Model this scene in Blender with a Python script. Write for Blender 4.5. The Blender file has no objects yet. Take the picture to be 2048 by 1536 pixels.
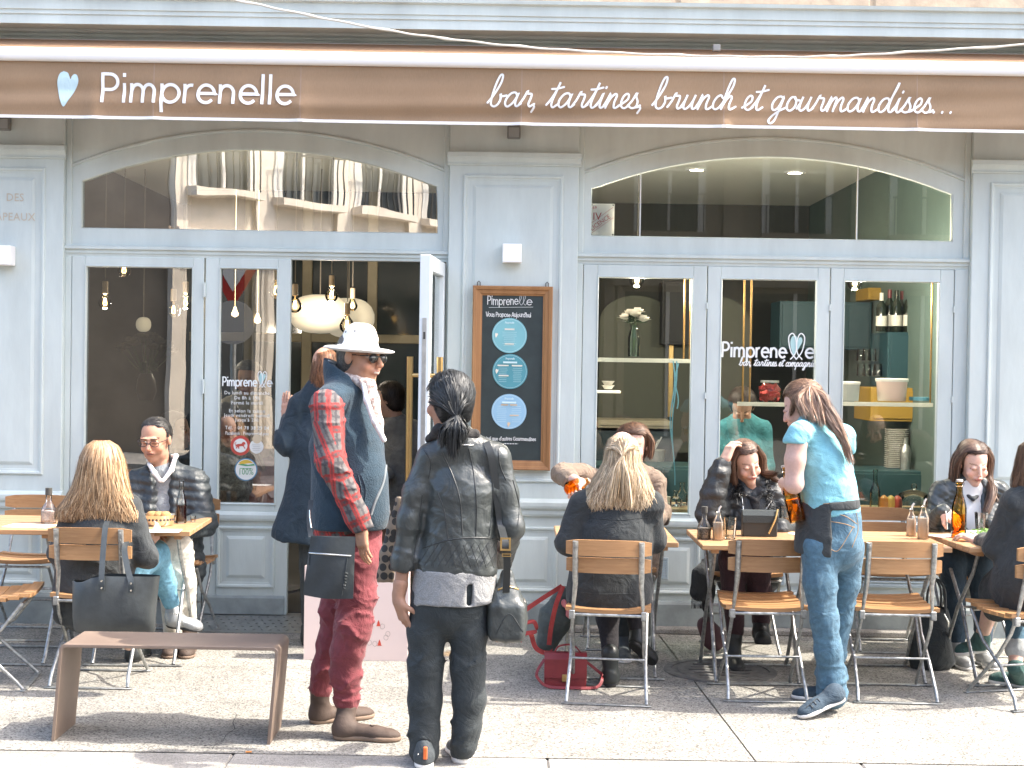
import bpy, bmesh, math, random
import numpy as np
from mathutils import Vector, Matrix
random.seed(7); NPR = np.random.RandomState(11)
SC = bpy.context.scene
COL = SC.collection
# ------------------------------------------------------------------ camera
F_PX, RHO, CAM_H, CAM_Y = 2900.0, 0.0155, 1.65, -8.9
PITCH = math.atan(48 / F_PX)
cd = bpy.data.cameras.new('camera'); cam = bpy.data.objects.new('camera', cd); COL.objects.link(cam)
cd.sensor_width = 36.0; cd.lens = 36.0 * F_PX / 2048; cd.clip_start = 0.05; cd.clip_end = 400
cam.matrix_world = Matrix.Translation((0, CAM_Y, CAM_H)) @ Matrix.Rotation(math.pi/2 - PITCH, 4, 'X') @ Matrix.Rotation(RHO, 4, 'Z')
SC.camera = cam
# ------------------------------------------------------------------ sky, sun, exposure
SUN_DIR = Vector((-1.0, 0.04, -1.30)).normalized()          # the way the light travels
elev = math.asin(-SUN_DIR.z)
w = bpy.data.worlds.new('World'); SC.world = w; w.use_nodes = True
nt = w.node_tree; nt.nodes.clear()
sky = nt.nodes.new('ShaderNodeTexSky'); sky.sky_type = 'NISHITA'; sky.sun_disc = False
sky.dust_density = 4.0; sky.ozone_density = .35; sky.sun_elevation = elev; sky.sun_rotation = math.atan2(-SUN_DIR.x, -SUN_DIR.y)
bg = nt.nodes.new('ShaderNodeBackground'); bg.inputs[1].default_value = 0.15
ow = nt.nodes.new('ShaderNodeOutputWorld')
nt.links.new(sky.outputs[0], bg.inputs[0]); nt.links.new(bg.outputs[0], ow.inputs[0])
sd = bpy.data.lights.new('sun', 'SUN'); sd.energy = 2.0; sd.angle = math.radians(0.5); sd.color = (1.0, 0.94, 0.84)
sun = bpy.data.objects.new('sun', sd); COL.objects.link(sun); sun.location = (12, -4, 18)
sun.rotation_euler = SUN_DIR.to_track_quat('-Z', 'Y').to_euler()
vs = SC.view_settings; vs.view_transform = 'Standard'; vs.look = 'None'; vs.gamma = 1.0; vs.use_curve_mapping = False
vs.exposure = 2.25
# ------------------------------------------------------------------ measuring: a photograph point at a known depth -> metres
def _ray(px, py):
    u, v = px - 1024, py - 768
    a = u*math.cos(RHO) + v*math.sin(RHO); b = -u*math.sin(RHO) + v*math.cos(RHO)
    c = -b / F_PX
    return a / F_PX, math.cos(PITCH) + math.sin(PITCH)*c, -math.sin(PITCH) + math.cos(PITCH)*c
def at(px, py, Y=0.0):
    dx, dy, dz = _ray(px, py); t = (Y - CAM_Y) / dy
    return Vector((dx*t, Y, CAM_H + dz*t))
def gr(px, py, z=0.0):
    dx, dy, dz = _ray(px, py); t = (z - CAM_H) / dz
    return Vector((dx*t, CAM_Y + dy*t, z))
# ------------------------------------------------------------------ materials
MATS = {}
def mat(name, col=(.5, .5, .5), rough=.6, metal=0., var=.0, vs=8., bump=.0, bs=60., spec=.5, col2=None, sheen=0., stretch=None, attr=False, alpha=None, emit=0., coat=0., trans=0., detail=4, fold=0., fs=11., rnd=0.):
    if name in MATS: return MATS[name]
    m = bpy.data.materials.new(name); m.use_nodes = True; n = m.node_tree; N = n.nodes; L = n.links
    p = N['Principled BSDF']
    p.inputs['Roughness'].default_value = rough; p.inputs['Metallic'].default_value = metal
    p.inputs['Specular IOR Level'].default_value = spec
    if sheen: p.inputs['Sheen Weight'].default_value = sheen
    if coat: p.inputs['Coat Weight'].default_value = coat
    if trans: p.inputs['Transmission Weight'].default_value = trans
    if emit:
        p.inputs['Emission Color'].default_value = (*col, 1); p.inputs['Emission Strength'].default_value = emit
    tc = N.new('ShaderNodeTexCoord'); src = tc.outputs['Object']
    if stretch:
        mp = N.new('ShaderNodeMapping'); mp.inputs['Scale'].default_value = stretch; L.new(src, mp.inputs[0]); src = mp.outputs[0]
    base = None
    if attr:
        a = N.new('ShaderNodeAttribute'); a.attribute_name = 'col'; base = a.outputs['Color']
    if var > 0 or col2:
        nz = N.new('ShaderNodeTexNoise'); nz.inputs['Scale'].default_value = vs; nz.inputs['Detail'].default_value = detail; nz.inputs['Roughness'].default_value = .6
        L.new(src, nz.inputs['Vector'])
        rp = N.new('ShaderNodeMapRange'); rp.inputs[1].default_value = .3; rp.inputs[2].default_value = .7
        L.new(nz.outputs['Fac'], rp.inputs[0])
        mx = N.new('ShaderNodeMix'); mx.data_type = 'RGBA'
        c2 = col2 or tuple(max(0, c*(1-var)) for c in col)
        c1 = col if col2 else tuple(min(1, c*(1+var*.6)) for c in col)
        if base is not None:
            mx.blend_type = 'MULTIPLY'; L.new(base, mx.inputs[6]); mx.inputs[7].default_value = (1-var, 1-var, 1-var, 1)
        else:
            mx.inputs[6].default_value = (*c1, 1); mx.inputs[7].default_value = (*c2, 1)
        L.new(rp.outputs[0], mx.inputs[0]); base = mx.outputs[2]
    if rnd:
        oi = N.new('ShaderNodeObjectInfo'); r1 = N.new('ShaderNodeMapRange'); r1.inputs[3].default_value = 1-rnd; r1.inputs[4].default_value = 1+rnd*.6; L.new(oi.outputs['Random'], r1.inputs[0])
        m2 = N.new('ShaderNodeMix'); m2.data_type = 'RGBA'; m2.blend_type = 'MULTIPLY'; m2.inputs[0].default_value = 1
        if base is not None: L.new(base, m2.inputs[6])
        else: m2.inputs[6].default_value = (*col, 1)
        L.new(r1.outputs[0], m2.inputs[7]); base = m2.outputs[2]
    if base is not None: L.new(base, p.inputs['Base Color'])
    else: p.inputs['Base Color'].default_value = (*col, 1)
    if bump > 0:
        n2 = N.new('ShaderNodeTexNoise'); n2.inputs['Scale'].default_value = bs; n2.inputs['Detail'].default_value = 5
        L.new(src, n2.inputs['Vector'])
        b = N.new('ShaderNodeBump'); b.inputs['Strength'].default_value = bump; b.inputs['Distance'].default_value = .01
        L.new(n2.outputs['Fac'], b.inputs['Height']); L.new(b.outputs[0], p.inputs['Normal'])
        if fold > 0:
            n3 = N.new('ShaderNodeTexNoise'); n3.inputs['Scale'].default_value = fs; n3.inputs['Detail'].default_value = 3; n3.inputs['Distortion'].default_value = 1.4; L.new(src, n3.inputs['Vector'])
            b3 = N.new('ShaderNodeBump'); b3.inputs['Strength'].default_value = fold; b3.inputs['Distance'].default_value = .035
            L.new(n3.outputs['Fac'], b3.inputs['Height']); L.new(b3.outputs[0], b.inputs['Normal'])
    MATS[name] = m; return m
def glass(name, tint=(.95, .97, .96), refl=1.5, wob=.0, rough=0.0, dens=1.0):
    """thin pane: transparent, with a mirror reflection by Fresnel"""
    if name in MATS: return MATS[name]
    m = bpy.data.materials.new(name); m.use_nodes = True; n = m.node_tree; N = n.nodes; L = n.links; N.clear()
    o = N.new('ShaderNodeOutputMaterial'); t = N.new('ShaderNodeBsdfTransparent'); t.inputs[0].default_value = (*[c*dens for c in tint], 1)
    g = N.new('ShaderNodeBsdfGlossy'); g.inputs['Roughness'].default_value = rough; g.inputs[0].default_value = (1, 1, 1, 1)
    fr = N.new('ShaderNodeFresnel'); fr.inputs[0].default_value = refl
    mx = N.new('ShaderNodeMixShader')
    if wob:
        tc = N.new('ShaderNodeTexCoord'); nz = N.new('ShaderNodeTexNoise'); nz.inputs['Scale'].default_value = 2.2; nz.inputs['Detail'].default_value = 1
        L.new(tc.outputs['Object'], nz.inputs['Vector'])
        b = N.new('ShaderNodeBump'); b.inputs['Strength'].default_value = wob; b.inputs['Distance'].default_value = .02
        L.new(nz.outputs['Fac'], b.inputs['Height']); L.new(b.outputs[0], g.inputs['Normal'])
    L.new(fr.outputs[0], mx.inputs[0]); L.new(t.outputs[0], mx.inputs[1]); L.new(g.outputs[0], mx.inputs[2]); L.new(mx.outputs[0], o.inputs[0])
    MATS[name] = m; return m
# ------------------------------------------------------------------ objects
def tag(o, label=None, cat=None, group=None, kind=None):
    if label: o['label'] = label
    if cat: o['category'] = cat
    if group: o['group'] = group
    if kind: o['kind'] = kind
    return o
def thing(name, label, cat, loc=(0, 0, 0), group=None, rz=0.):
    o = bpy.data.objects.new(name, None); o.empty_display_size = .1; COL.objects.link(o)
    o.location = loc; o.rotation_euler = (0, 0, rz)
    return tag(o, label, cat, group)
def root_off(p):
    v = Vector((0, 0, 0))
    while p is not None: v += p.location; p = p.parent
    return v
def link_mesh(name, me, parent=None, label=None):
    o = bpy.data.objects.new(name, me); COL.objects.link(o)
    if parent is not None: o.parent = parent
    if label: o['label'] = label
    return o
def copy_tree(o, parent=None):
    c = o.copy(); COL.objects.link(c); c.parent = parent
    for ch in list(o.children): copy_tree(ch, c)
    return c
class MB:
    def __init__(s): s.v = []; s.f = []
    def add(s, vs, fs):
        b = len(s.v); s.v += [tuple(v) for v in vs]; s.f += [tuple(i + b for i in f) for f in fs]; return s
    def box(s, x0, x1, y0, y1, z0, z1, bev=0.0, M=None):
        if x0 > x1: x0, x1 = x1, x0
        if y0 > y1: y0, y1 = y1, y0
        if z0 > z1: z0, z1 = z1, z0
        b = min(bev, .45*(x1-x0), .45*(y1-y0), .45*(z1-z0))
        if b <= 0:
            vs = [(x, y, z) for x in (x0, x1) for y in (y0, y1) for z in (z0, z1)]
            fs = [(0, 1, 3, 2), (4, 6, 7, 5), (0, 4, 5, 1), (2, 3, 7, 6), (0, 2, 6, 4), (1, 5, 7, 3)]
        else:
            vs = []; idx = {}
            for ix in (0, 1):
                for iy in (0, 1):
                    for iz in (0, 1):
                        X, Y, Z = (x0, x1)[ix], (y0, y1)[iy], (z0, z1)[iz]
                        dx, dy, dz = (b, -b)[ix], (b, -b)[iy], (b, -b)[iz]
                        idx[ix, iy, iz] = len(vs)
                        vs += [(X, Y+dy, Z+dz), (X+dx, Y, Z+dz), (X+dx, Y+dy, Z)]
            fs = []
            for s_ in (0, 1):
                q = [(s_, 0, 0), (s_, 1, 0), (s_, 1, 1), (s_, 0, 1)]; fs.append([idx[k] for k in (q if s_ else q[::-1])])
                q = [(0, s_, 0), (1, s_, 0), (1, s_, 1), (0, s_, 1)]; fs.append([idx[k]+1 for k in (q[::-1] if s_ else q)])
                q = [(0, 0, s_), (1, 0, s_), (1, 1, s_), (0, 1, s_)]; fs.append([idx[k]+2 for k in (q if s_ else q[::-1])])
            for a in (0, 1):
                for c in (0, 1):
                    k0, k1 = idx[a, c, 0], idx[a, c, 1]; fs.append((k0, k1, k1+1, k0+1) if (a ^ c) == 0 else (k0+1, k1+1, k1, k0))
                    k0, k1 = idx[a, 0, c], idx[a, 1, c]; fs.append((k0+2, k1+2, k1, k0) if (a ^ c) == 0 else (k0, k1, k1+2, k0+2))
                    k0, k1 = idx[0, a, c], idx[1, a, c]; fs.append((k0+1, k1+1, k1+2, k0+2) if (a ^ c) == 0 else (k0+2, k1+2, k1+1, k0+1))
            for (ix, iy, iz), k in idx.items(): fs.append((k, k+1, k+2) if (ix+iy+iz) % 2 else (k+2, k+1, k))
        if M is not None: vs = [M @ Vector(v) for v in vs]
        return s.add(vs, fs)
    def tube(s, pts, r, n=8, cap=True, flat=None):
        """round (or flattened) tube along points; r one radius or a list"""
        pts = [Vector(p) for p in pts]; m = len(pts); rs = r if isinstance(r, (list, tuple)) else [r]*m
        base = len(s.v); up = None; rows = []
        for i, p in enumerate(pts):
            d = (pts[min(i+1, m-1)] - pts[max(i-1, 0)]).normalized()
            if up is None:
                ref = Vector((0, 0, 1)) if abs(d.z) < .9 else Vector((0, 1, 0)); up = (ref - d*ref.dot(d)).normalized()
            else:
                up = (up - d*up.dot(d)); up = up.normalized() if up.length > 1e-6 else Vector((1, 0, 0))
            sd_ = d.cross(up); row = []
            for k in range(n):
                a = 2*math.pi*k/n
                if flat: row.append(p + flat[0]*(rs[i]*math.cos(a)) + flat[1]*(rs[i]*math.sin(a)*flat[2]))
                else: row.append(p + up*(rs[i]*math.cos(a)) + sd_*(rs[i]*math.sin(a)))
            rows.append(row)
        vs = [v for row in rows for v in row]; fs = []
        for i in range(m-1):
            for k in range(n):
                k2 = (k+1) % n; fs.append((i*n+k, i*n+k2, (i+1)*n+k2, (i+1)*n+k))
        if cap: fs.append(tuple(range(n))[::-1]); fs.append(tuple((m-1)*n+k for k in range(n)))
        return s.add(vs, fs)
    def lathe(s, c, prof, n=20, M=None):
        """prof: list of (r, z)"""
        vs = []; fs = []; m = len(prof); c = Vector(c)
        for r, z in prof:
            for k in range(n):
                a = 2*math.pi*k/n; v = Vector((r*math.cos(a), r*math.sin(a), z)); vs.append(c + (M @ v if M else v))
        for i in range(m-1):
            for k in range(n): k2 = (k+1) % n; fs.append((i*n+k, i*n+k2, (i+1)*n+k2, (i+1)*n+k))
        if prof[0][0] > 1e-4: fs.append(tuple(range(n))[::-1])
        if prof[-1][0] > 1e-4: fs.append(tuple((m-1)*n+k for k in range(n)))
        return s.add(vs, fs)
    def prism(s, poly, axis, a, b):
        """polygon (u, v) extruded along axis from a to b. axis y: (x, z); axis x: (y, z); axis z: (x, y)"""
        def P(u, v, w): return {'y': (u, w, v), 'x': (w, u, v), 'z': (u, v, w)}[axis]
        n = len(poly); vs = [P(u, v, a) for u, v in poly] + [P(u, v, b) for u, v in poly]
        fs = [tuple(range(n)), tuple(range(2*n-1, n-1, -1))] + [(i, n+i, n+(i+1) % n, (i+1) % n) for i in range(n)]
        return s.add(vs, fs)
    def build(s, name, m, parent=None, smooth=None, world=True, label=None, fix=True):
        off = root_off(parent) if (parent is not None and world) else Vector((0, 0, 0))
        me = bpy.data.meshes.new(name)
        v = [(p[0]-off.x, p[1]-off.y, p[2]-off.z) for p in s.v]
        me.from_pydata(v, [], s.f); me.materials.append(m)
        if fix:
            bm = bmesh.new(); bm.from_mesh(me); bmesh.ops.recalc_face_normals(bm, faces=bm.faces); bm.to_mesh(me); bm.free()
        if smooth is not None:
            me.shade_smooth(); me.set_sharp_from_angle(angle=math.radians(smooth))
        return link_mesh(name, me, parent, label)
def solo(mb, name, m, label, cat, base, group=None, smooth=35, kind=None):
    """a thing that is one mesh; its origin goes to its base"""
    base = Vector(base); mb.v = [(p[0]-base.x, p[1]-base.y, p[2]-base.z) for p in mb.v]
    o = mb.build(name, m, None, smooth); o.location = base
    return tag(o, label, cat, group, kind)
# ------------------------------------------------------------------ lettering drawn as strokes
def crom(pts, n=7):
    """smooth curve through points"""
    P = [np.array(p, float) for p in pts]
    if len(P) < 3: return P
    P = [2*P[0]-P[1]] + P + [2*P[-1]-P[-2]]; out = []
    for i in range(1, len(P)-2):
        for k in range(n):
            t = k/n
            out.append(.5*((2*P[i]) + (P[i+1]-P[i-1])*t + (2*P[i-1]-5*P[i]+4*P[i+1]-P[i+2])*t*t + (-P[i-1]+3*P[i]-3*P[i+1]+P[i+2])*t**3))
    out.append(P[-2]); return out
def arc(cx, cy, rx, ry, a0, a1, n=14):
    return [(cx+rx*math.cos(math.radians(a0+(a1-a0)*i/n)), cy+ry*math.sin(math.radians(a0+(a1-a0)*i/n))) for i in range(n+1)]
# plain letters: cap height 1, x height .66; strokes are point lists, width
def _e(): return [[(.1, .35), (.58, .35)] + arc(.34, .33, .25, .30, 4, 318)]
SANS = {
 'P': ([[(.1, 0), (.12, 1)], [(.12, .955), (.3, .955)] + arc(.32, .70, .25, .255, 90, -90, 12) + [(.12, .445)]], .66),
 'i': ([[(.1, 0), (.11, .66)], [(.115, .86), (.116, .99)]], .22),
 'm': ([[(.1, 0), (.11, .66)], [(.11, .42)] + arc(.29, .40, .17, .22, 160, 0, 10) + [(.46, 0)], [(.46, .42)] + arc(.64, .40, .17, .22, 160, 0, 10) + [(.81, 0)]], .93),
 'n': ([[(.1, 0), (.11, .66)], [(.11, .42)] + arc(.31, .38, .20, .24, 160, 0, 10) + [(.51, 0)]], .63),
 'p': ([[(.1, -.3), (.11, .66)], arc(.37, .33, .26, .30, 170, -170, 18)], .70),
 'r': ([[(.1, 0), (.11, .66)], [(.11, .42)] + arc(.31, .40, .20, .22, 165, 75, 8)], .42),
 'e': (_e(), .66), 'l': ([[(.1, 0), (.12, 1.02)]], .23),
 'V': ([[(.02, 1), (.33, 0), (.64, 1)]], .68), 'o': ([arc(.34, .33, .27, .31, 0, 360, 20)], .70),
 'u': ([[(.1, .66), (.1, .25)] + arc(.3, .25, .2, .22, 180, 340, 10), [(.51, .66), (.51, 0)]], .63),
 's': ([[(.42, .56), (.3, .63), (.14, .58), (.12, .46), (.25, .36), (.4, .28), (.42, .12), (.28, .02), (.08, .08)]], .52),
 'A': ([[(.02, 0), (.34, 1), (.66, 0)], [(.14, .36), (.54, .36)]], .70),
 'j': ([[(.14, .66), (.14, -.15), (.06, -.3), (-.06, -.26)], [(.14, .86), (.14, .96)]], .26),
 'd': ([arc(.33, .33, .25, .30, 10, 350, 18), [(.58, 1.0), (.58, 0)]], .70),
 "'": ([[(.1, .98), (.07, .78)]], .2), 'h': ([[(.1, 0), (.1, 1)], [(.1, .42)] + arc(.3, .38, .20, .24, 160, 0, 10) + [(.5, 0)]], .62),
 't': ([[(.2, .9), (.2, .15), (.3, .02), (.42, .05)], [(.04, .64), (.4, .64)]], .44),
 'a': ([arc(.32, .31, .24, .29, 20, 340, 16), [(.57, .64), (.57, 0)]], .68),
 'q': ([arc(.32, .33, .24, .30, 10, 350, 16), [(.58, .64), (.58, -.32)]], .70),
 'G': ([arc(.45, .5, .38, .48, 48, 330, 18) + [(.8, .45), (.5, .45)]], .90),
 'c': ([arc(.32, .33, .25, .30, 45, 315, 14)], .56), 'g': ([arc(.32, .33, .24, .30, 10, 350, 16), [(.58, .64), (.58, -.15), (.42, -.31), (.14, -.26)]], .70),
 ' ': ([], .34), ',': ([[(.12, .05), (.06, -.15)]], .24), '.': ([[(.1, .03), (.1, .07)]], .22), '-': ([[(.05, .33), (.3, .33)]], .36),
}
# joined script: x height 1
SCR = {
 'b': ([[(-.05, .25), (.2, .8), (.45, 1.6), (.46, 2.15), (.3, 2.15), (.18, 1.6), (.12, .8), (.16, .2), (.36, .0), (.58, .12), (.68, .5), (.6, .85), (.72, .72), (1.0, .78)]], .92),
 'a': ([[(.72, .78), (.58, .98), (.32, .92), (.12, .55), (.12, .18), (.28, .0), (.5, .15), (.68, .5), (.78, .95), (.72, .45), (.76, .1), (.9, .02), (1.08, .2)]], 1.0),
 'r': ([[(-.02, .12), (.16, .55), (.3, 1.08), (.36, .92), (.58, .9), (.6, .6), (.55, .2), (.66, .02), (.9, .2)]], .82),
 't': ([[(-.02, .15), (.2, .6), (.42, 1.3), (.5, 1.75), (.4, 1.2), (.28, .5), (.3, .1), (.44, .0), (.66, .2)], [(.08, 1.27), (.4, 1.3), (.78, 1.42)]], .60),
 'i': ([[(-.02, .15), (.16, .5), (.28, 1.0), (.22, .45), (.24, .1), (.36, .0), (.56, .2)], [(.36, 1.38), (.38, 1.46)]], .5),
 'n': ([[(-.02, .15), (.1, .5), (.22, 1.0), (.18, .5), (.12, .0)], [(.14, .2), (.3, .7), (.52, .98), (.64, .85), (.58, .4), (.62, .05), (.76, .02), (.96, .2)]], .9),
 'm': ([[(-.02, .15), (.1, .5), (.22, 1.0), (.18, .5), (.12, .0)], [(.14, .2), (.28, .7), (.46, .98), (.56, .85), (.52, .4), (.48, .0)], [(.5, .2), (.66, .7), (.86, .98), (.98, .85), (.92, .4), (.96, .05), (1.1, .02), (1.3, .2)]], 1.24),
 'u': ([[(-.02, .15), (.14, .6), (.22, 1.0), (.14, .5), (.14, .12), (.28, .0), (.48, .2), (.64, .6), (.72, 1.0), (.64, .5), (.66, .1), (.78, .02), (.98, .2)]], .92),
 'e': ([[(-.02, .15), (.24, .36), (.46, .62), (.46, .92), (.32, 1.0), (.16, .8), (.1, .4), (.2, .08), (.4, .0), (.62, .2)]], .56),
 's': ([[(-.02, .15), (.18, .5), (.36, 1.06), (.38, .8), (.54, .45), (.5, .1), (.28, .0), (.1, .1)], [(.46, .05), (.62, .08), (.74, .2)]], .68),
 'c': ([[(.58, .8), (.44, .98), (.24, .86), (.1, .5), (.14, .12), (.34, .0), (.58, .2)]], .54),
 'h': ([[(-.02, .15), (.25, .8), (.5, 1.6), (.5, 2.1), (.36, 2.1), (.24, 1.5), (.16, .7), (.1, .0)], [(.12, .2), (.3, .7), (.5, .95), (.6, .8), (.54, .4), (.58, .05), (.72, .02), (.96, .2)]], .88),
 'g': ([[(.7, .8), (.56, .98), (.3, .9), (.12, .5), (.16, .12), (.32, .02), (.54, .25), (.72, .95), (.62, .2), (.5, -.6), (.3, -.9), (.12, -.75), (.25, -.4), (.6, -.05), (.98, .2)]], .92),
 'o': ([[(.5, .95), (.26, .92), (.1, .5), (.16, .1), (.38, .0), (.6, .3), (.6, .75), (.46, .95), (.56, .78), (.86, .72)]], .76),
 'd': ([[(.7, .78), (.56, .98), (.3, .9), (.12, .5), (.14, .14), (.3, .0), (.52, .2), (.7, .7), (.95, 1.7), (1.0, 2.05), (.84, 1.3), (.72, .45), (.76, .08), (.9, .02), (1.08, .2)]], 1.0),
 'p': ([[(-.02, .15), (.12, .5), (.24, 1.0), (.14, .2), (.02, -.8)], [(.16, .4), (.34, .9), (.56, .95), (.66, .6), (.54, .15), (.32, .02), (.2, .15)], [(.5, .1), (.7, .08), (.86, .2)]], .8),
 ',': ([[(.1, .06), (.12, -.05), (.02, -.32)]], .34), '.': ([[(.14, .03), (.16, .1)]], .52), ' ': ([], .52), '!': ([], .3),
}
class Ink(MB):
    """flat ribbons lying in the plane y = Y (facing -y), each a hair further out than the last"""
    def __init__(s, Y, slope=0.0): super().__init__(); s.Y = Y; s.k = 0
    def stroke(s, pts, wd, rnd=True, wfun=None):
        P = [np.array(p[:2], float) for p in pts]
        Q = [P[0]]
        for p in P[1:]:
            if np.linalg.norm(p-Q[-1]) > 1e-5: Q.append(p)
        P = Q
        if len(P) < 2: return
        n = len(P); L_, R_ = [], []
        for i in range(n):
            d = P[min(i+1, n-1)] - P[max(i-1, 0)]; d = d/(np.linalg.norm(d)+1e-9); nn = np.array((-d[1], d[0]))
            k = 1.0
            if 0 < i < n-1:
                d0 = P[i]-P[i-1]; d0 /= np.linalg.norm(d0); k = 1/max(.55, abs(d0 @ d))
            ww = wd*.5*k*(wfun(i/(n-1)) if wfun else 1)
            L_.append(P[i]+nn*ww); R_.append(P[i]-nn*ww)
        s.k += 1; y0 = s.Y - .00025*s.k; yy = [y0 - .0006*i/n for i in range(n)]
        vs = [(p[0], yy[i], p[1]) for i, p in enumerate(L_)] + [(p[0], yy[i], p[1]) for i, p in enumerate(R_)]
        s.add(vs, [(i, n+i, n+i+1, i+1) for i in range(n-1)])
        if rnd:
            for e in (0, n-1):
                d = P[e] - P[1 if e == 0 else n-2]; d /= np.linalg.norm(d); a0 = math.atan2(d[1], d[0]); r = wd*.5
                m = 7; fan = [(P[e][0]+r*math.cos(a0-math.pi/2+math.pi*j/m), yy[e], P[e][1]+r*math.sin(a0-math.pi/2+math.pi*j/m)) for j in range(m+1)]
                s.add(fan, [tuple(range(m+1))])
    def poly(s, pts):
        s.k += 1; y = s.Y - .00025*s.k; s.add([(p[0], y, p[1]) for p in pts], [tuple(range(len(pts)))])
    def text(s, txt, font, x, z, size, wd, width=None, shear=0., smooth=True, rnd=True, jit=0., slopez=0., track=0.):
        tot = sum(font.get(c, ([], .5))[1] + track for c in txt); sx = size if width is None else width/tot
        pen = 0.
        for c in txt:
            st, ad = font.get(c, ([], .5)); jz = random.uniform(-jit, jit); js = 1 + random.uniform(-jit, jit)
            for q in st:
                q2 = crom(q, 5) if (smooth and len(q) > 2) else q
                s.stroke([(x + sx*(pen + p[0]*js + shear*p[1]), z + size*(p[1]*js + jz) + slopez*sx*(pen+p[0])) for p in q2], wd, rnd)
            pen += ad + track
        return x + sx*pen
def heart(cx, cz, w_, h_):
    """lopsided heart: tall left lobe, small right lobe"""
    pts = crom([(.30, 1.0), (.12, .93), (.01, .72), (.02, .48), (.14, .2), (.30, .0), (.55, .2), (.85, .52), (.98, .72), (.93, .88), (.80, .92), (.68, .86), (.62, .78), (.50, .95), (.30, 1.0)], 6)
    return [(cx + (p[0]-.5)*w_, cz + (p[1]-.5)*h_) for p in pts]
def font_text(name, body, x, z, y, size, m, parent, align='LEFT', sx=1.0, space=1.0, line=1.0):
    cu = bpy.data.curves.new(name, 'FONT'); cu.body = body; cu.size = size; cu.align_x = align; cu.space_character = space; cu.space_line = line
    cu.resolution_u = 2
    o = bpy.data.objects.new(name, cu); COL.objects.link(o)
    dg = bpy.context.evaluated_depsgraph_get(); me = bpy.data.meshes.new_from_object(o.evaluated_get(dg))
    bpy.data.objects.remove(o)
    off = root_off(parent)
    me.transform(Matrix.Translation((x-off.x, y-off.y, z-off.z)) @ Matrix.Rotation(math.pi/2, 4, 'X') @ Matrix.Diagonal((sx, 1, 1, 1)))
    me.materials.clear(); me.materials.append(m); me.name = name
    return link_mesh(name, me, parent)
# ------------------------------------------------------------------ ground
def ground_mat(name, c1, c2, c3, sc=140., stain=.25, bump=.35):
    m = bpy.data.materials.new(name); m.use_nodes = True; N = m.node_tree.nodes; L = m.node_tree.links; p = N['Principled BSDF']
    tc = N.new('ShaderNodeTexCoord')
    vo = N.new('ShaderNodeTexVoronoi'); vo.inputs['Scale'].default_value = sc; L.new(tc.outputs['Object'], vo.inputs['Vector'])
    hs = N.new('ShaderNodeSeparateColor'); L.new(vo.outputs['Color'], hs.inputs[0])
    cr = N.new('ShaderNodeValToRGB'); e = cr.color_ramp.elements
    e[0].position = .0; e[0].color = (*c3, 1); e[1].position = 1.; e[1].color = (*c1, 1)
    k = e.new(.28); k.color = (*c2, 1); k = e.new(.6); k.color = (*[(a+b)/2 for a, b in zip(c1, c2)], 1)
    L.new(hs.outputs[0], cr.inputs[0])
    nz = N.new('ShaderNodeTexNoise'); nz.inputs['Scale'].default_value = 2.3; nz.inputs['Detail'].default_value = 8; nz.inputs['Roughness'].default_value = .65
    L.new(tc.outputs['Object'], nz.inputs['Vector'])
    mr = N.new('ShaderNodeMapRange'); mr.inputs[1].default_value = .35; mr.inputs[2].default_value = .68; mr.inputs[3].default_value = 1 - stain; mr.inputs[4].default_value = 1.06
    L.new(nz.outputs['Fac'], mr.inputs[0])
    mx = N.new('ShaderNodeMix'); mx.data_type = 'RGBA'; mx.blend_type = 'MULTIPLY'; mx.inputs[0].default_value = 1
    v2 = N.new('ShaderNodeTexVoronoi'); v2.inputs['Scale'].default_value = 4.5; L.new(tc.outputs['Object'], v2.inputs['Vector'])
    m3 = N.new('ShaderNodeMapRange'); m3.inputs[1].default_value = .055; m3.inputs[2].default_value = .085; m3.inputs[3].default_value = .62; m3.inputs[4].default_value = 1.; L.new(v2.outputs['Distance'], m3.inputs[0])
    m4 = N.new('ShaderNodeMath'); m4.operation = 'MULTIPLY'; L.new(mr.outputs[0], m4.inputs[0]); L.new(m3.outputs[0], m4.inputs[1]); mr = m4
    L.new(cr.outputs[0], mx.inputs[6]); L.new(mr.outputs[0], mx.inputs[7]); L.new(mx.outputs[2], p.inputs['Base Color'])
    p.inputs['Roughness'].default_value = .85
    b = N.new('ShaderNodeBump'); b.inputs['Strength'].default_value = bump; b.inputs['Distance'].default_value = .004
    L.new(vo.outputs['Distance'], b.inputs['Height']); L.new(b.outputs[0], p.inputs['Normal'])
    return m
M_PAVE = ground_mat('aggregate_pavement', (.37, .355, .315), (.22, .21, .185), (.06, .056, .05), 140., .26)
M_KERB = ground_mat('kerb_stone', (.36, .345, .315), (.29, .275, .25), (.17, .16, .145), 190., .35)
M_ROAD = ground_mat('road_asphalt', (.12, .12, .12), (.07, .07, .07), (.035, .035, .035), 120., .3)
def sheet(name, x0, x1, y0, y1, z, m, n=1):
    mb = MB(); mb.box(x0, x1, y0, y1, z-.3, z); o = mb.build(name, m); o['kind'] = 'structure'; return o
sheet('ground', -120, 120, -160, 60, -.16, M_ROAD)
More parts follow.
